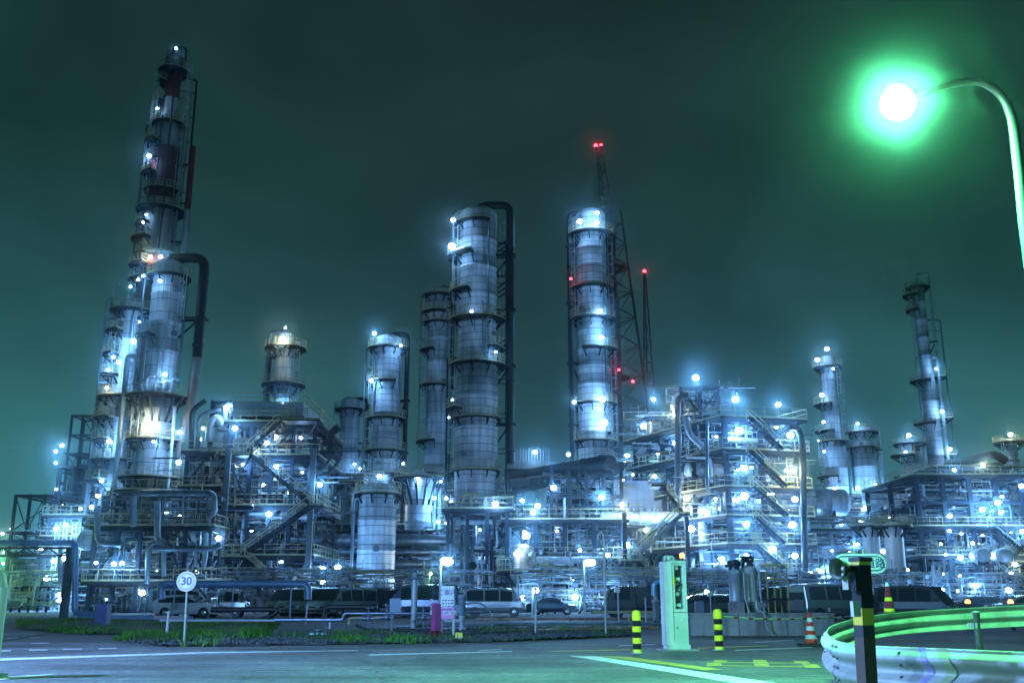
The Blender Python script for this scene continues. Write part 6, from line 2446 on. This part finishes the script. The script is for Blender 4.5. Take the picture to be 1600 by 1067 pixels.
for pts, Y, r, m, lab in LOW:
    mb = MB()
    pp = [P(x, y, Y) for x, y in pts]
    for p in pp:
        p.z = max(p.z, r + 0.05)
    mb.tube(pp, r, 10, 0, True, r * 3, 5)
    n = int((pp[-1] - pp[0]).length / 3)
    for i in range(n):
        f = (i + 0.5) / n
        d = [(pp[k + 1] - pp[k]).length for k in range(len(pp) - 1)]
        L = sum(d) * f
        for k in range(len(d)):
            if L <= d[k]:
                q = pp[k].lerp(pp[k + 1], L / d[k])
                break
            L -= d[k]
        if q.z < 2.4:
            mb.beam((q.x, q.y, 0), (q.x, q.y, q.z), 0.06)
            mb.tube([q - (pp[k + 1] - pp[k]).normalized() * 0.05, q + (pp[k + 1] - pp[k]).normalized() * 0.05], r * 1.35, 10)
    tag(mb.build('ground_pipe', m, None, pp[0]), lab, 'pipe')
# pipe bridge truss and post
a, b2 = P(-30, 856, 69), P(112, 856, 69)
br_ = thing('pipe_bridge', 'dark truss beam and post carrying the blue green pipe over the gateway', 'pipe bridge', (b2.x, 69, 0))
mb = MB()
L = a.x - b2.x
z = a.z
mb.beam((L, 0, z), (0.3, 0, z), 0.25, 0.12)
mb.beam((L, 0, z - 0.5), (0.3, 0, z - 0.5), 0.25, 0.12)
for i in range(8):
    mb.beam((L * i / 8, 0, z - 0.5 * (i % 2)), (L * (i + 1) / 8, 0, z - 0.5 * ((i + 1) % 2)), 0.08)
mb.build('truss', 'dark', br_)
mb = MB()
x = P(106, 900, 69).x - b2.x
mb.hbeam((x, 0, 0), (x, 0, z), 0.42, 0.42, 0.1)
mb.build('post', 'dark', br_)

# verge instruments : posts with boxes, valves
for px, pyb, pyt, lab, kind in [(612, 990, 936, 'grey junction box on a post behind the weeds, before the lorry', 'box'), (604, 988, 945, 'slim blue valve post with a hand wheel beside the junction box', 'valve'),
                                (646, 985, 905, 'tall pale standpipe with a flanged top in the verge', 'stand'), (575, 985, 950, 'short dark pipe support in the verge below the vans', 'valve'),
                                (661, 985, 948, 'white valve cluster between the standpipe and hose cabinet', 'valve'), (837, 993, 922, 'slim grey post by the road before the saloon car', 'stand'),
                                (967, 983, 921, 'white camera on a slim white pole before the dark green lorry', 'camera'), (1010, 983, 935, 'thin pale post beside the filter', 'stand'), (478, 975, 945, 'thin pale post ahead of the row of vans', 'stand'),
                                (497, 998, 984, 'rusty flanged valve lying at the edge of the weeds', 'valve'), (1112, 975, 928, 'grey gauge on a post beside the concrete wall', 'camera'),
                                (1090, 980, 940, 'dark instrument post by the concrete wall', 'box')]:
    b = G(px, pyb)
    zt = P(px, pyt, b.y).z
    t = thing('instrument_post', lab, 'post', (b.x, b.y, 0))
    mb = MB()
    r = 0.12 if kind == 'stand' and px == 646 else 0.035
    mb.tube([(0, 0, 0), (0, 0, zt)], r, 10)
    mb.build('post', 'pipe_w' if kind in ('stand', 'camera') else 'shed', t)
    mb = MB()
    if kind == 'box':
        mb.box((0.1, -0.05, zt - 0.2), (0.36, 0.16, 0.46))
    elif kind == 'valve':
        mb.sphere((0, 0, zt * 0.55), 0.12, 10, 7)
        mb.tube([(-0.25, 0, zt * 0.55), (0.25, 0, zt * 0.55)], 0.07, 10)
        mb.lathe([(0.15, zt - 0.02), (0.15, zt + 0.02), (0.11, zt + 0.02), (0.11, zt - 0.02)], 14)
        mb.beam((-0.14, 0, zt), (0.14, 0, zt), 0.03)
    elif kind == 'camera':
        mb.box((-0.05, -0.12, zt), (0.2, 0.36, 0.2))
        mb.tube([(-0.05, -0.3, zt), (-0.05, -0.36, zt)], 0.07, 10)
    else:
        mb.lathe([(r * 1.9, zt), (r * 1.9, zt + 0.07), (r, zt + 0.08), (0, zt + 0.09)], 14)
    mb.build({'box': 'box', 'valve': 'hand_wheel', 'camera': 'head', 'stand': 'flange'}[kind], {'box': 'shed', 'valve': 'galv', 'camera': 'beige', 'stand': 'shed'}[kind], t)
b = G(1026, 982)
fl = thing('filter_vessel', 'slim blue white filter vessel beneath the blue elbow pipe', 'filter', (b.x, b.y, 0))
s_ = S(b.y, 950)
zt = P(1026, 928, b.y).z
r = 6 * s_
mb = MB()
mb.lathe([(r * 0.8, 0.3), (r * 0.9, 0.36), (r * 0.9, zt * 0.75), (r * 1.05, zt * 0.77), (r * 1.05, zt * 0.82), (r * 0.6, zt * 0.86), (r * 0.55, zt), (r * 0.8, zt), (r * 0.8, zt + 0.06), (0, zt + 0.06)], 20)
mb.build('shell', 'pipe_w', fl)
for a in (0, 120, 240):
    mb = MB()
    mb.beam(pol(r * 0.7, a, 0), pol(r * 0.7, a, 0.4), 0.06)
    mb.build('leg', 'steel', fl)

# concrete wall with two tanks and yellow stand
YW = 34.0
a, b2 = P(1079, 975, YW), P(1302, 975, YW)
wl = thing('concrete_wall', 'low stained concrete wall behind the barrier rope', 'wall', (a.x, YW, 0))
hW = P(1100, 960, YW).z
mb = MB()
L = b2.x - a.x
n = 3
for i in range(n):
    mb.box((L * (i + 0.5) / n, 0, hW / 2), (L / n - 0.02, 0.3, hW))
mb.box((L / 2, 0.03, hW / 2 - 0.03), (L, 0.2, hW - 0.06))
mb.build('panel', 'concrete', wl)
mb = MB()
mb.box((L / 2, 0, hW + 0.03), (L + 0.05, 0.38, 0.06))
mb.build('coping', 'concrete', wl)
YT = 38.0
for px, w_, pt, lab, mk, ang in [(1150, 20, 893, 'white upright tank with rust-streaked rim beside the ticket machine', 'pipe_w', 0), (1172, 25, 888, 'larger greenish white upright tank with dark fittings on top', 'tank_green', 0)]:
    p = P(px, 940, YT + (0 if px == 1150 else 0.5))
    t = thing('storage_tank', lab, 'tank', (p.x, p.y, 0))
    r = w_ * S(YT, 915) / 2
    z0, z1 = p.z, P(px, pt, p.y).z
    mb = MB()
    mb.lathe([(r, z0), (r, z0 + 0.05), (r * 0.985, z0 + 0.06), (r * 0.985, z1 - 0.07), (r * 1.03, z1 - 0.06), (r * 1.03, z1), (r * 0.7, z1 + 0.08), (0, z1 + 0.1)], 28)
    mb.build('shell', mk, t)
    mb = MB()
    rg = random.Random(px)
    for k in range(7):
        q = Vector((rg.uniform(-r, r) * 0.8, rg.uniform(-r, r) * 0.6, z1 + 0.05))
        mb.tube([q, q + Vector((0, 0, rg.uniform(0.15, 0.4))), q + Vector((rg.uniform(-0.4, 0.4), 0, rg.uniform(0.15, 0.4)))], rg.uniform(0.03, 0.07), 8, 0, True, 0.08)
        mb.sphere(q + Vector((0, 0, 0.25)), rg.uniform(0.07, 0.13), 8, 6)
    mb.build('top_fittings', 'black' if px != 1150 else 'steel', t)
    mb = MB()
    mb.box((0, 0, z0 / 2), (r * 2.1, r * 2, z0 - 0.01))
    mb.build('plinth', 'concrete', t)
    mb = MB()
    mb.tube([(r + 0.08, -0.1, z1), (r + 0.08, -0.1, z0 + 0.2), (r + 0.2, -0.15, 0.6), (r + 0.5, -0.3, 0.5)], 0.04, 8, 0, True, 0.15)
    mb.build('drain_pipe', 'rail_grey', t)
x0, x1 = P(1196, 900, 37).x, P(1228, 900, 37).x
sd_ = thing('access_stand', 'yellow tubular access stand beside the two upright tanks', 'stand', ((x0 + x1) / 2, 37, 0))
hw = (x1 - x0) / 2
zt, zd = P(1200, 882, 37).z, P(1200, 936, 37).z
for s in (-0.55, 0.75):
    for y in (-0.5, 0.5):
        mb = MB()
        mb.tube([(hw * s, y, 0), (hw * s, y, zt)], 0.028, 8)
        mb.build('post', 'yellow_dull', sd_)
mb = MB()
for z in (zt, (zt + zd) / 2 + 0.1):
    for y in (-0.5, 0.5):
        mb = MB()
        mb.tube([(-hw * 1.3, y, z), (hw * 0.9, y, z)], 0.022, 8)
        mb.build('handrail', 'yellow_dull', sd_)
mb = MB()
mb.box((0, 0, zd), (hw * 2.4, 1.1, 0.08))
mb.build('deck', 'dark', sd_)
hsz = thing('hose', 'pale hose hanging from the larger tank down over the concrete wall', 'hose', P(1182, 938, 33.6))
mb = MB()
pp = [P(x, y, 33.6) - hsz.location for x, y in ((1182, 938), (1182, 952), (1194, 956), (1196, 970), (1199, 984), (1205, 988))]
mb.tube(pp, 0.03, 8, 0, True, 0.2, 5)
mb.build('tube', 'pipe_w', hsz)

# ------------------------------------------------------------------ vehicles
def loft(stations, hw, zb):
    """stations: (x, z_belt, z_roof); returns grid of section points"""
    rows = []
    for x, zbelt, zr, wf in stations:
        w = hw * wf
        g = max(0.0, zr - zbelt)
        wr = w - 0.16 * g
        half = [(w * 0.86, zb), (w * 0.97, zb + 0.12), (w, (zb + zbelt) / 2), (w * 0.985, zbelt), (wr, zr - 0.05 if g > 0.1 else zr), (wr - 0.1, zr + 0.0), (0, zr + 0.03)]
        row = [Vector((x, -a, z)) for a, z in half] + [Vector((x, a, z)) for a, z in reversed(half[:-1])]
        rows.append(row)
    return rows


CARS = {
    # (x, belt, roof, width factor), windows (station range), wheelbase
    'van': dict(L=4.5, hw=0.86, st=[(-2.25, 1.0, 1.80, 0.9), (-2.2, 1.02, 1.90, 0.97), (-1.9, 1.03, 1.96, 1), (0.9, 1.03, 1.96, 1), (1.25, 1.02, 1.9, 1), (1.95, 1.0, 1.08, 0.97), (2.2, 0.82, 0.86, 0.93), (2.25, 0.6, 0.64, 0.86)],
                win=[(-1.95, -0.75), (-0.65, 0.35), (0.45, 1.3)], ws=(1.25, 1.95), rear=-2.2, wb=(-1.35, 1.45), zb=0.28),
    'wagon': dict(L=4.5, hw=0.86, st=[(-2.25, 0.75, 0.8, 0.88), (-2.2, 0.9, 1.1, 0.95), (-1.9, 0.92, 1.42, 0.98), (-0.2, 0.92, 1.48, 1), (0.35, 0.92, 1.42, 1), (1.15, 0.9, 0.96, 1), (2.0, 0.78, 0.82, 0.95), (2.25, 0.55, 0.6, 0.85)],
                  win=[(-1.85, -0.85), (-0.75, 0.05), (0.12, 0.75)], ws=(0.4, 1.15), rear=-2.2, wb=(-1.35, 1.35), zb=0.24),
    'saloon': dict(L=4.4, hw=0.85, st=[(-2.2, 0.7, 0.75, 0.86), (-2.1, 0.9, 0.95, 0.95), (-1.55, 0.92, 0.98, 1), (-0.9, 0.92, 1.38, 1), (0.1, 0.92, 1.42, 1), (0.3, 0.92, 1.38, 1), (1.0, 0.9, 0.95, 1), (1.95, 0.76, 0.8, 0.94), (2.2, 0.52, 0.57, 0.84)],
                   win=[(-1.15, -0.35), (-0.28, 0.6)], ws=(0.3, 1.0), rear=-1.5, wb=(-1.3, 1.3), zb=0.22),
    'truck': dict(L=4.6, hw=0.85, st=[(0.35, 0.98, 1.75, 0.95), (0.4, 1.0, 1.84, 1), (1.5, 1.0, 1.86, 1), (1.75, 0.98, 1.7, 0.99), (2.15, 0.95, 1.02, 0.97), (2.3, 0.6, 0.64, 0.9)],
                  win=[(0.7, 1.65)], ws=(1.75, 2.15), rear=0.37, wb=(-1.3, 1.5), zb=0.3),
}
CARSTAT = {}


def car(lab, kind, px, pyb, Y, heading, paint, name, cat, length=None, group=None, scale=1.0, bed=None, stripe=None):
    sp_ = CARS[kind]
    p = P(px, 938, Y)
    t = thing(name, lab, cat, (p.x, Y, 0), rad(heading), group)
    st = sp_['st']
    rows = loft(st, sp_['hw'], sp_['zb'])
    k = len(rows[0])
    vs = [v for r in rows for v in r]
    fs = []
    for i in range(len(rows) - 1):
        for j in range(k):
            a, b = i * k + j, i * k + (j + 1) % k
            fs.append((a, a + k, b + k, b))
    fs.append(tuple(range(k)))
    fs.append(tuple(reversed(range((len(rows) - 1) * k, len(rows) * k))))
    mb = MB()
    mb.add(vs, fs, 0, False)
    body = mb.build('body', paint, t)
    zb = sp_['zb']

    def sect(x):
        for s0, s1 in zip(st[:-1], st[1:]):
            if s0[0] <= x <= s1[0]:
                f = (x - s0[0]) / (s1[0] - s0[0])
                return [s0[q] + (s1[q] - s0[q]) * f for q in range(4)]
        return st[-1]
    for s in (-1, 1):
        for (x0, x1) in sp_['win']:
            v = []
            for x in (x0, x1):
                _, zbelt, zr, wf = sect(x)
                w = sp_['hw'] * wf
                g = zr - zbelt
                v.append([(x, s * (w * 0.985 + 0.012), zbelt + 0.06), (x, s * (w - 0.16 * g + 0.014), max(zbelt + 0.09, zr - 0.12))])
            mb = MB()
            q = [v[0][0], v[1][0], v[1][1], v[0][1]]
            mb.add(q + [(a[0], a[1] - s * 0.02, a[2]) for a in q], [(0, 1, 2, 3) if s < 0 else (3, 2, 1, 0), (0, 4, 5, 1), (1, 5, 6, 2), (2, 6, 7, 3), (3, 7, 4, 0)])
            mb.build('side_window', 'glass', t)
    x0, x1 = sp_['ws']
    A, B2 = sect(x0), sect(x1)
    wa, wb_ = sp_['hw'] * A[3] - 0.16 * (A[2] - A[1]) - 0.1, sp_['hw'] * B2[3] - 0.1
    d = Vector((x1 - x0, 0, B2[2] - A[2])).normalized()
    nn = Vector((-d.z, 0, d.x)) * 0.03
    if nn.z < 0:
        nn = -nn
    q = [Vector((x0 + 0.05, -wa, A[2] + 0.01)) + nn, Vector((x1 - 0.03, -wb_, B2[2] + 0.03)) + nn, Vector((x1 - 0.03, wb_, B2[2] + 0.03)) + nn, Vector((x0 + 0.05, wa, A[2] + 0.01)) + nn]
    mb = MB()
    mb.add(q + [v - nn * 1.2 for v in q], [(0, 1, 2, 3), (0, 4, 5, 1), (1, 5, 6, 2), (2, 6, 7, 3), (3, 7, 4, 0)])
    mb.build('windscreen', 'glass', t)
    # rear glass
    xr = st[0][0] - 0.02
    zr, zl = (st[1][2] - 0.12, st[1][1] + 0.1)
    if kind in ('van', 'truck', 'wagon'):
        mb = MB()
        x_lo = st[0][0] - 0.03
        x_hi = (st[1][0] if kind != 'wagon' else st[2][0]) - 0.03
        zr = (st[1][2] if kind != 'wagon' else st[2][2]) - 0.12
        zl = st[1][1] + (0.1 if kind != 'wagon' else 0.05)
        ww = sp_['hw'] * 0.76
        q = [(x_lo if kind != 'wagon' else st[1][0] - 0.02, -ww, zl), (x_lo if kind != 'wagon' else st[1][0] - 0.02, ww, zl), (x_hi, ww * 0.93, zr), (x_hi, -ww * 0.93, zr)]
        mb.add(q + [(a[0] + 0.04, a[1], a[2]) for a in q], [(3, 2, 1, 0), (0, 1, 5, 4), (1, 2, 6, 5), (2, 3, 7, 6), (3, 0, 4, 7)])
        mb.build('rear_window', 'glass', t)
    # wheels
    for xw in sp_['wb']:
        for s in (-1, 1):
            R = Matrix.Rotation(PI / 2, 3, 'X')
            mb = MB()
            mb.lathe([(0.17, -0.09), (0.30, -0.09), (0.32, -0.05), (0.32, 0.05), (0.30, 0.09), (0.17, 0.09)], 20, (xw, s * (sp_['hw'] - 0.08), 0.32), 0, R)
            wv = mb.build('wheel', 'rubber', t)
            mb = MB()
            mb.lathe([(0.0, -0.105), (0.10, -0.11), (0.19, -0.095), (0.2, -0.08)] if s > 0 else [(0.2, 0.08), (0.19, 0.095), (0.10, 0.11), (0.0, 0.105)], 16, (xw, s * (sp_['hw'] - 0.08), 0.32), 0, R)
            mb.build('rim', 'chrome', wv)
            mb = MB()
            mb.lathe([(0.36, -0.02), (0.36, 0.02)], 20, (xw, s * (sp_['hw'] + 0.0), 0.33), 0, R)
            mb.build('wheel_arch', 'black', t)
    xf = st[-1][0]
    for s in (-1, 1):
        mb = MB()
        mb.box((xf - 0.06, s * sp_['hw'] * 0.62, 0.72), (0.2, 0.34, 0.16))
        mb.build('headlight', 'lens', t)
        mb = MB()
        xr_ = st[0][0] if kind != 'truck' else -2.28
        mb.box((xr_ + 0.04, s * sp_['hw'] * 0.78, 0.9 if kind == 'van' else 0.72), (0.12, 0.14, 0.3 if kind == 'van' else 0.16))
        mb.build('tail_light', 'tail', t)
        mb = MB()
        xm = x1 - 0.25
        mb.box((xm, s * (sp_['hw'] + 0.11), sect(xm)[1] + 0.16), (0.1, 0.18, 0.16))
        mb.build('wing_mirror', 'black', t)
    mb = MB()
    mb.box((xf - 0.03, 0, 0.42), (0.16, sp_['hw'] * 1.8, 0.16))
    mb.box((xf + 0.0, 0, 0.66), (0.08, sp_['hw'] * 0.8, 0.1))
    mb.build('bumper', 'black', t)
    mb = MB()
    mb.box(((st[0][0] if kind != 'truck' else -2.28) + 0.0, 0, 0.42), (0.14, sp_['hw'] * 1.8, 0.16))
    mb.build('bumper', 'black', t)
    if kind == 'truck':
        mb = MB()
        mb.box((-1.0, 0, 0.72), (2.6, 1.6, 0.1))
        hgt = bed or 0.34
        mb.box((-1.0, -0.8, 0.77 + hgt / 2), (2.6, 0.05, hgt))
        mb.box((-1.0, 0.8, 0.77 + hgt / 2), (2.6, 0.05, hgt))
        mb.box((-2.28, 0, 0.77 + hgt / 2), (0.05, 1.55, hgt))
        mb.box((0.28, 0, 0.77 + hgt / 2 + 0.15), (0.05, 1.55, hgt + 0.3))
        if bed:
            mb.box((-1.0, 0, 0.77 + hgt + 0.03), (2.62, 1.66, 0.06))
        mb.build('load_bed', paint, t)
        mb = MB()
        mb.box((-0.3, 0, 0.5), (4.0, 0.8, 0.2))
        mb.build('chassis', 'black', t)
    if stripe:
        for s in (-1, 1):
            mb = MB()
            for z, x0, x1 in ((0.82, -1.9, 1.2), (0.74, -1.2, 1.6)):
                mb.box(((x0 + x1) / 2, s * (sp_['hw'] + 0.006), z), (x1 - x0, 0.012, 0.035))
            mb.build('side_stripe', stripe, t)
    if scale != 1:
        t.scale = (scale, scale, scale)
    return t


car('pale van with tall roof, farthest behind the round speed sign', 'van', 284, 965, 76, 8, 'car_silver', 'parked_van', 'van')
car('pale estate car parked close behind the round speed sign', 'wagon', 297, 966, 70, -6, 'car_white', 'parked_estate', 'car')
car('light truck with an open flat bed under the blue pipe arch', 'truck', 338, 965, 72.5, 4, 'car_silver', 'light_truck', 'truck')
names = ['first van of the nose-out row, at its far end', 'second van of the nose-out row', 'third van of the nose-out row', 'fourth van of the nose-out row', 'fifth van of the nose-out row', 'sixth van of the nose-out row, closest to the long dark van']
for i, n in enumerate(names):
    car(n, 'van', 461 + i * 16.5, 962, 80 - i * 1.6, 232, ['car_silver', 'car_white', 'car_silver'][i % 3], 'parked_van', 'van', group='vans parked nose out in a row')
car('long dark van parked side-on behind the stepped silver pipe', 'van', 566, 962, 80, 172, 'cloud_grey', 'parked_van', 'van', scale=1.06)
car('dark boxy lorry parked behind the grey junction box', 'truck', 604, 962, 74, 0, 'dark_sheet', 'parked_lorry', 'lorry', bed=1.0)
car('dull green minibus with lit windows behind the tall standpipe', 'van', 661, 962, 73, 180, 'car_navy', 'parked_minibus', 'minibus', scale=1.12)
car('silver blue van with dark side stripes parked behind the vertical pump', 'van', 772, 962, 74, 0, 'car_silver', 'parked_van', 'van', scale=1.0, stripe='stripe_p')
car('dark saloon car parked in front of the railed tank', 'saloon', 862, 961, 84, 0, 'car_navy', 'parked_saloon', 'car', scale=0.94)
car('dark green lorry with boxed load bed beside the ticket machine', 'truck', 1000, 962, 70, 182, 'cloud_grey', 'parked_lorry', 'lorry', bed=0.95, scale=1.12)
car('dim van half hidden behind the yellow access stand', 'van', 1232, 962, 66, 200, 'cloud_grey', 'parked_van', 'van')
car('dark car seen between the two tanks and ticket machine', 'wagon', 1092, 962, 62, 180, 'cloud_grey', 'parked_estate', 'car')
car('pale van showing its rear window beside the hazard post', 'van', 1290, 962, 62, 28, 'car_silver', 'parked_van', 'van', scale=1.05)
car('dark car mostly hidden behind the road name sign', 'wagon', 1362, 962, 64, 10, 'cloud_grey', 'parked_estate', 'car')
car('dark high-roofed van behind the maroon traffic cone', 'van', 1430, 962, 62, -46, 'cloud_grey', 'parked_van', 'van')
car('dark estate car parked behind the guard rail post', 'wagon', 1518, 962, 84, 176, 'cloud_grey', 'parked_estate', 'car')
car('silver estate car at the very end of the parked line', 'wagon', 1590, 962, 78, 186, 'car_silver', 'parked_estate', 'car')

# ------------------------------------------------------------------ sky, air, camera
w = bpy.data.worlds.new('World')
scene.world = w
w.use_nodes = True
nt = w.node_tree
nt.nodes.clear()
N, L = nt.nodes, nt.links
out = N.new('ShaderNodeOutputWorld')
bg = N.new('ShaderNodeBackground')
L.new(bg.outputs[0], out.inputs[0])
tc = N.new('ShaderNodeTexCoord')
sx = N.new('ShaderNodeSeparateXYZ')
L.new(tc.outputs['Generated'], sx.inputs[0])
ramp = N.new('ShaderNodeValToRGB')
els = ramp.color_ramp.elements
els[0].position = 0.0
els[0].color = (0.050, 0.168, 0.190, 1)
els[1].position = 1.0
els[1].color = (0.010, 0.024, 0.024, 1)
for p, c in ((0.12, (0.036, 0.120, 0.138)), (0.28, (0.018, 0.058, 0.066)), (0.42, (0.0115, 0.034, 0.035)), (0.6, (0.0095, 0.026, 0.026))):
    e = els.new(p)
    e.color = (*c, 1)
L.new(sx.outputs[2], ramp.inputs[0])
no = N.new('ShaderNodeTexNoise')
no.inputs['Scale'].default_value = 2.6
no.inputs['Detail'].default_value = 6
no.inputs['Distortion'].default_value = 0.5
mp = N.new('ShaderNodeMapping')
mp.inputs['Scale'].default_value = (1, 1, 1.4)
L.new(tc.outputs['Generated'], mp.inputs[0])
L.new(mp.outputs[0], no.inputs['Vector'])
r2 = N.new('ShaderNodeMapRange')
r2.inputs['From Min'].default_value = 0.3
r2.inputs['From Max'].default_value = 0.7
r2.inputs['To Min'].default_value = 0.62
r2.inputs['To Max'].default_value = 1.38
L.new(no.outputs['Fac'], r2.inputs['Value'])
mx = N.new('ShaderNodeMix')
mx.data_type = 'RGBA'
mx.blend_type = 'MULTIPLY'
mx.inputs['Factor'].default_value = 1
L.new(ramp.outputs[0], mx.inputs['A'])
L.new(r2.outputs[0], mx.inputs['B'])
side = N.new('ShaderNodeMapRange')
side.inputs['From Min'].default_value = 0.10
side.inputs['From Max'].default_value = 0.50
ab = N.new('ShaderNodeMath')
ab.operation = 'ABSOLUTE'
L.new(sx.outputs[0], ab.inputs[0])
L.new(ab.outputs[0], side.inputs['Value'])
sm_ = N.new('ShaderNodeMix')
sm_.data_type = 'RGBA'
L.new(side.outputs[0], sm_.inputs['Factor'])
sm_.inputs['A'].default_value = (1, 1, 1, 1)
sm_.inputs['B'].default_value = (1.05, 1.42, 1.28, 1)
m2 = N.new('ShaderNodeMix')
m2.data_type = 'RGBA'
m2.blend_type = 'MULTIPLY'
m2.inputs['Factor'].default_value = 1
L.new(mx.outputs['Result'], m2.inputs['A'])
L.new(sm_.outputs['Result'], m2.inputs['B'])
L.new(m2.outputs['Result'], bg.inputs[0])
bg.inputs[1].default_value = 0.72

HAZE_D = 0.00045
mb = MB()
mb.box((0, 330, 74), (990, 740, 150))
hz_ = mb.build('haze', [])
m, N, L = new_mat('haze_air')
hz_.data.materials.clear()
hz_.data.materials.append(m)
out = N.new('ShaderNodeOutputMaterial')
pv = N.new('ShaderNodeVolumePrincipled')
pv.inputs['Color'].default_value = (0.62, 0.90, 0.96, 1)
pv.inputs['Density'].default_value = HAZE_D
pv.inputs['Anisotropy'].default_value = 0.982
L.new(pv.outputs[0], out.inputs['Volume'])
m.cycles.homogeneous_volume = True
struct(hz_, 'stuff')

cam = bpy.data.cameras.new('camera')
cam.sensor_width = 36
cam.lens = F / 1600 * 36
cam.clip_start = 0.1
cam.clip_end = 5000
co = bpy.data.objects.new('camera', cam)
COL.objects.link(co)
co.location = (0, 0, H)
co.rotation_euler = (PI / 2 + PITCH, 0, 0)
scene.camera = co

scene.view_settings.view_transform = 'Standard'
scene.view_settings.look = 'None'
scene.view_settings.exposure = 0.35
scene.view_settings.gamma = 1
cy = scene.cycles
cy.max_bounces = 3
cy.diffuse_bounces = 2
cy.glossy_bounces = 2
cy.transmission_bounces = 2
cy.volume_bounces = 0
cy.transparent_max_bounces = 4
cy.sample_clamp_indirect = 2.0
cy.sample_clamp_direct = 0
cy.use_denoising = True
cy.denoiser = 'OPENIMAGEDENOISE'
cy.use_light_tree = True
cy.caustics_reflective = False
cy.caustics_refractive = False
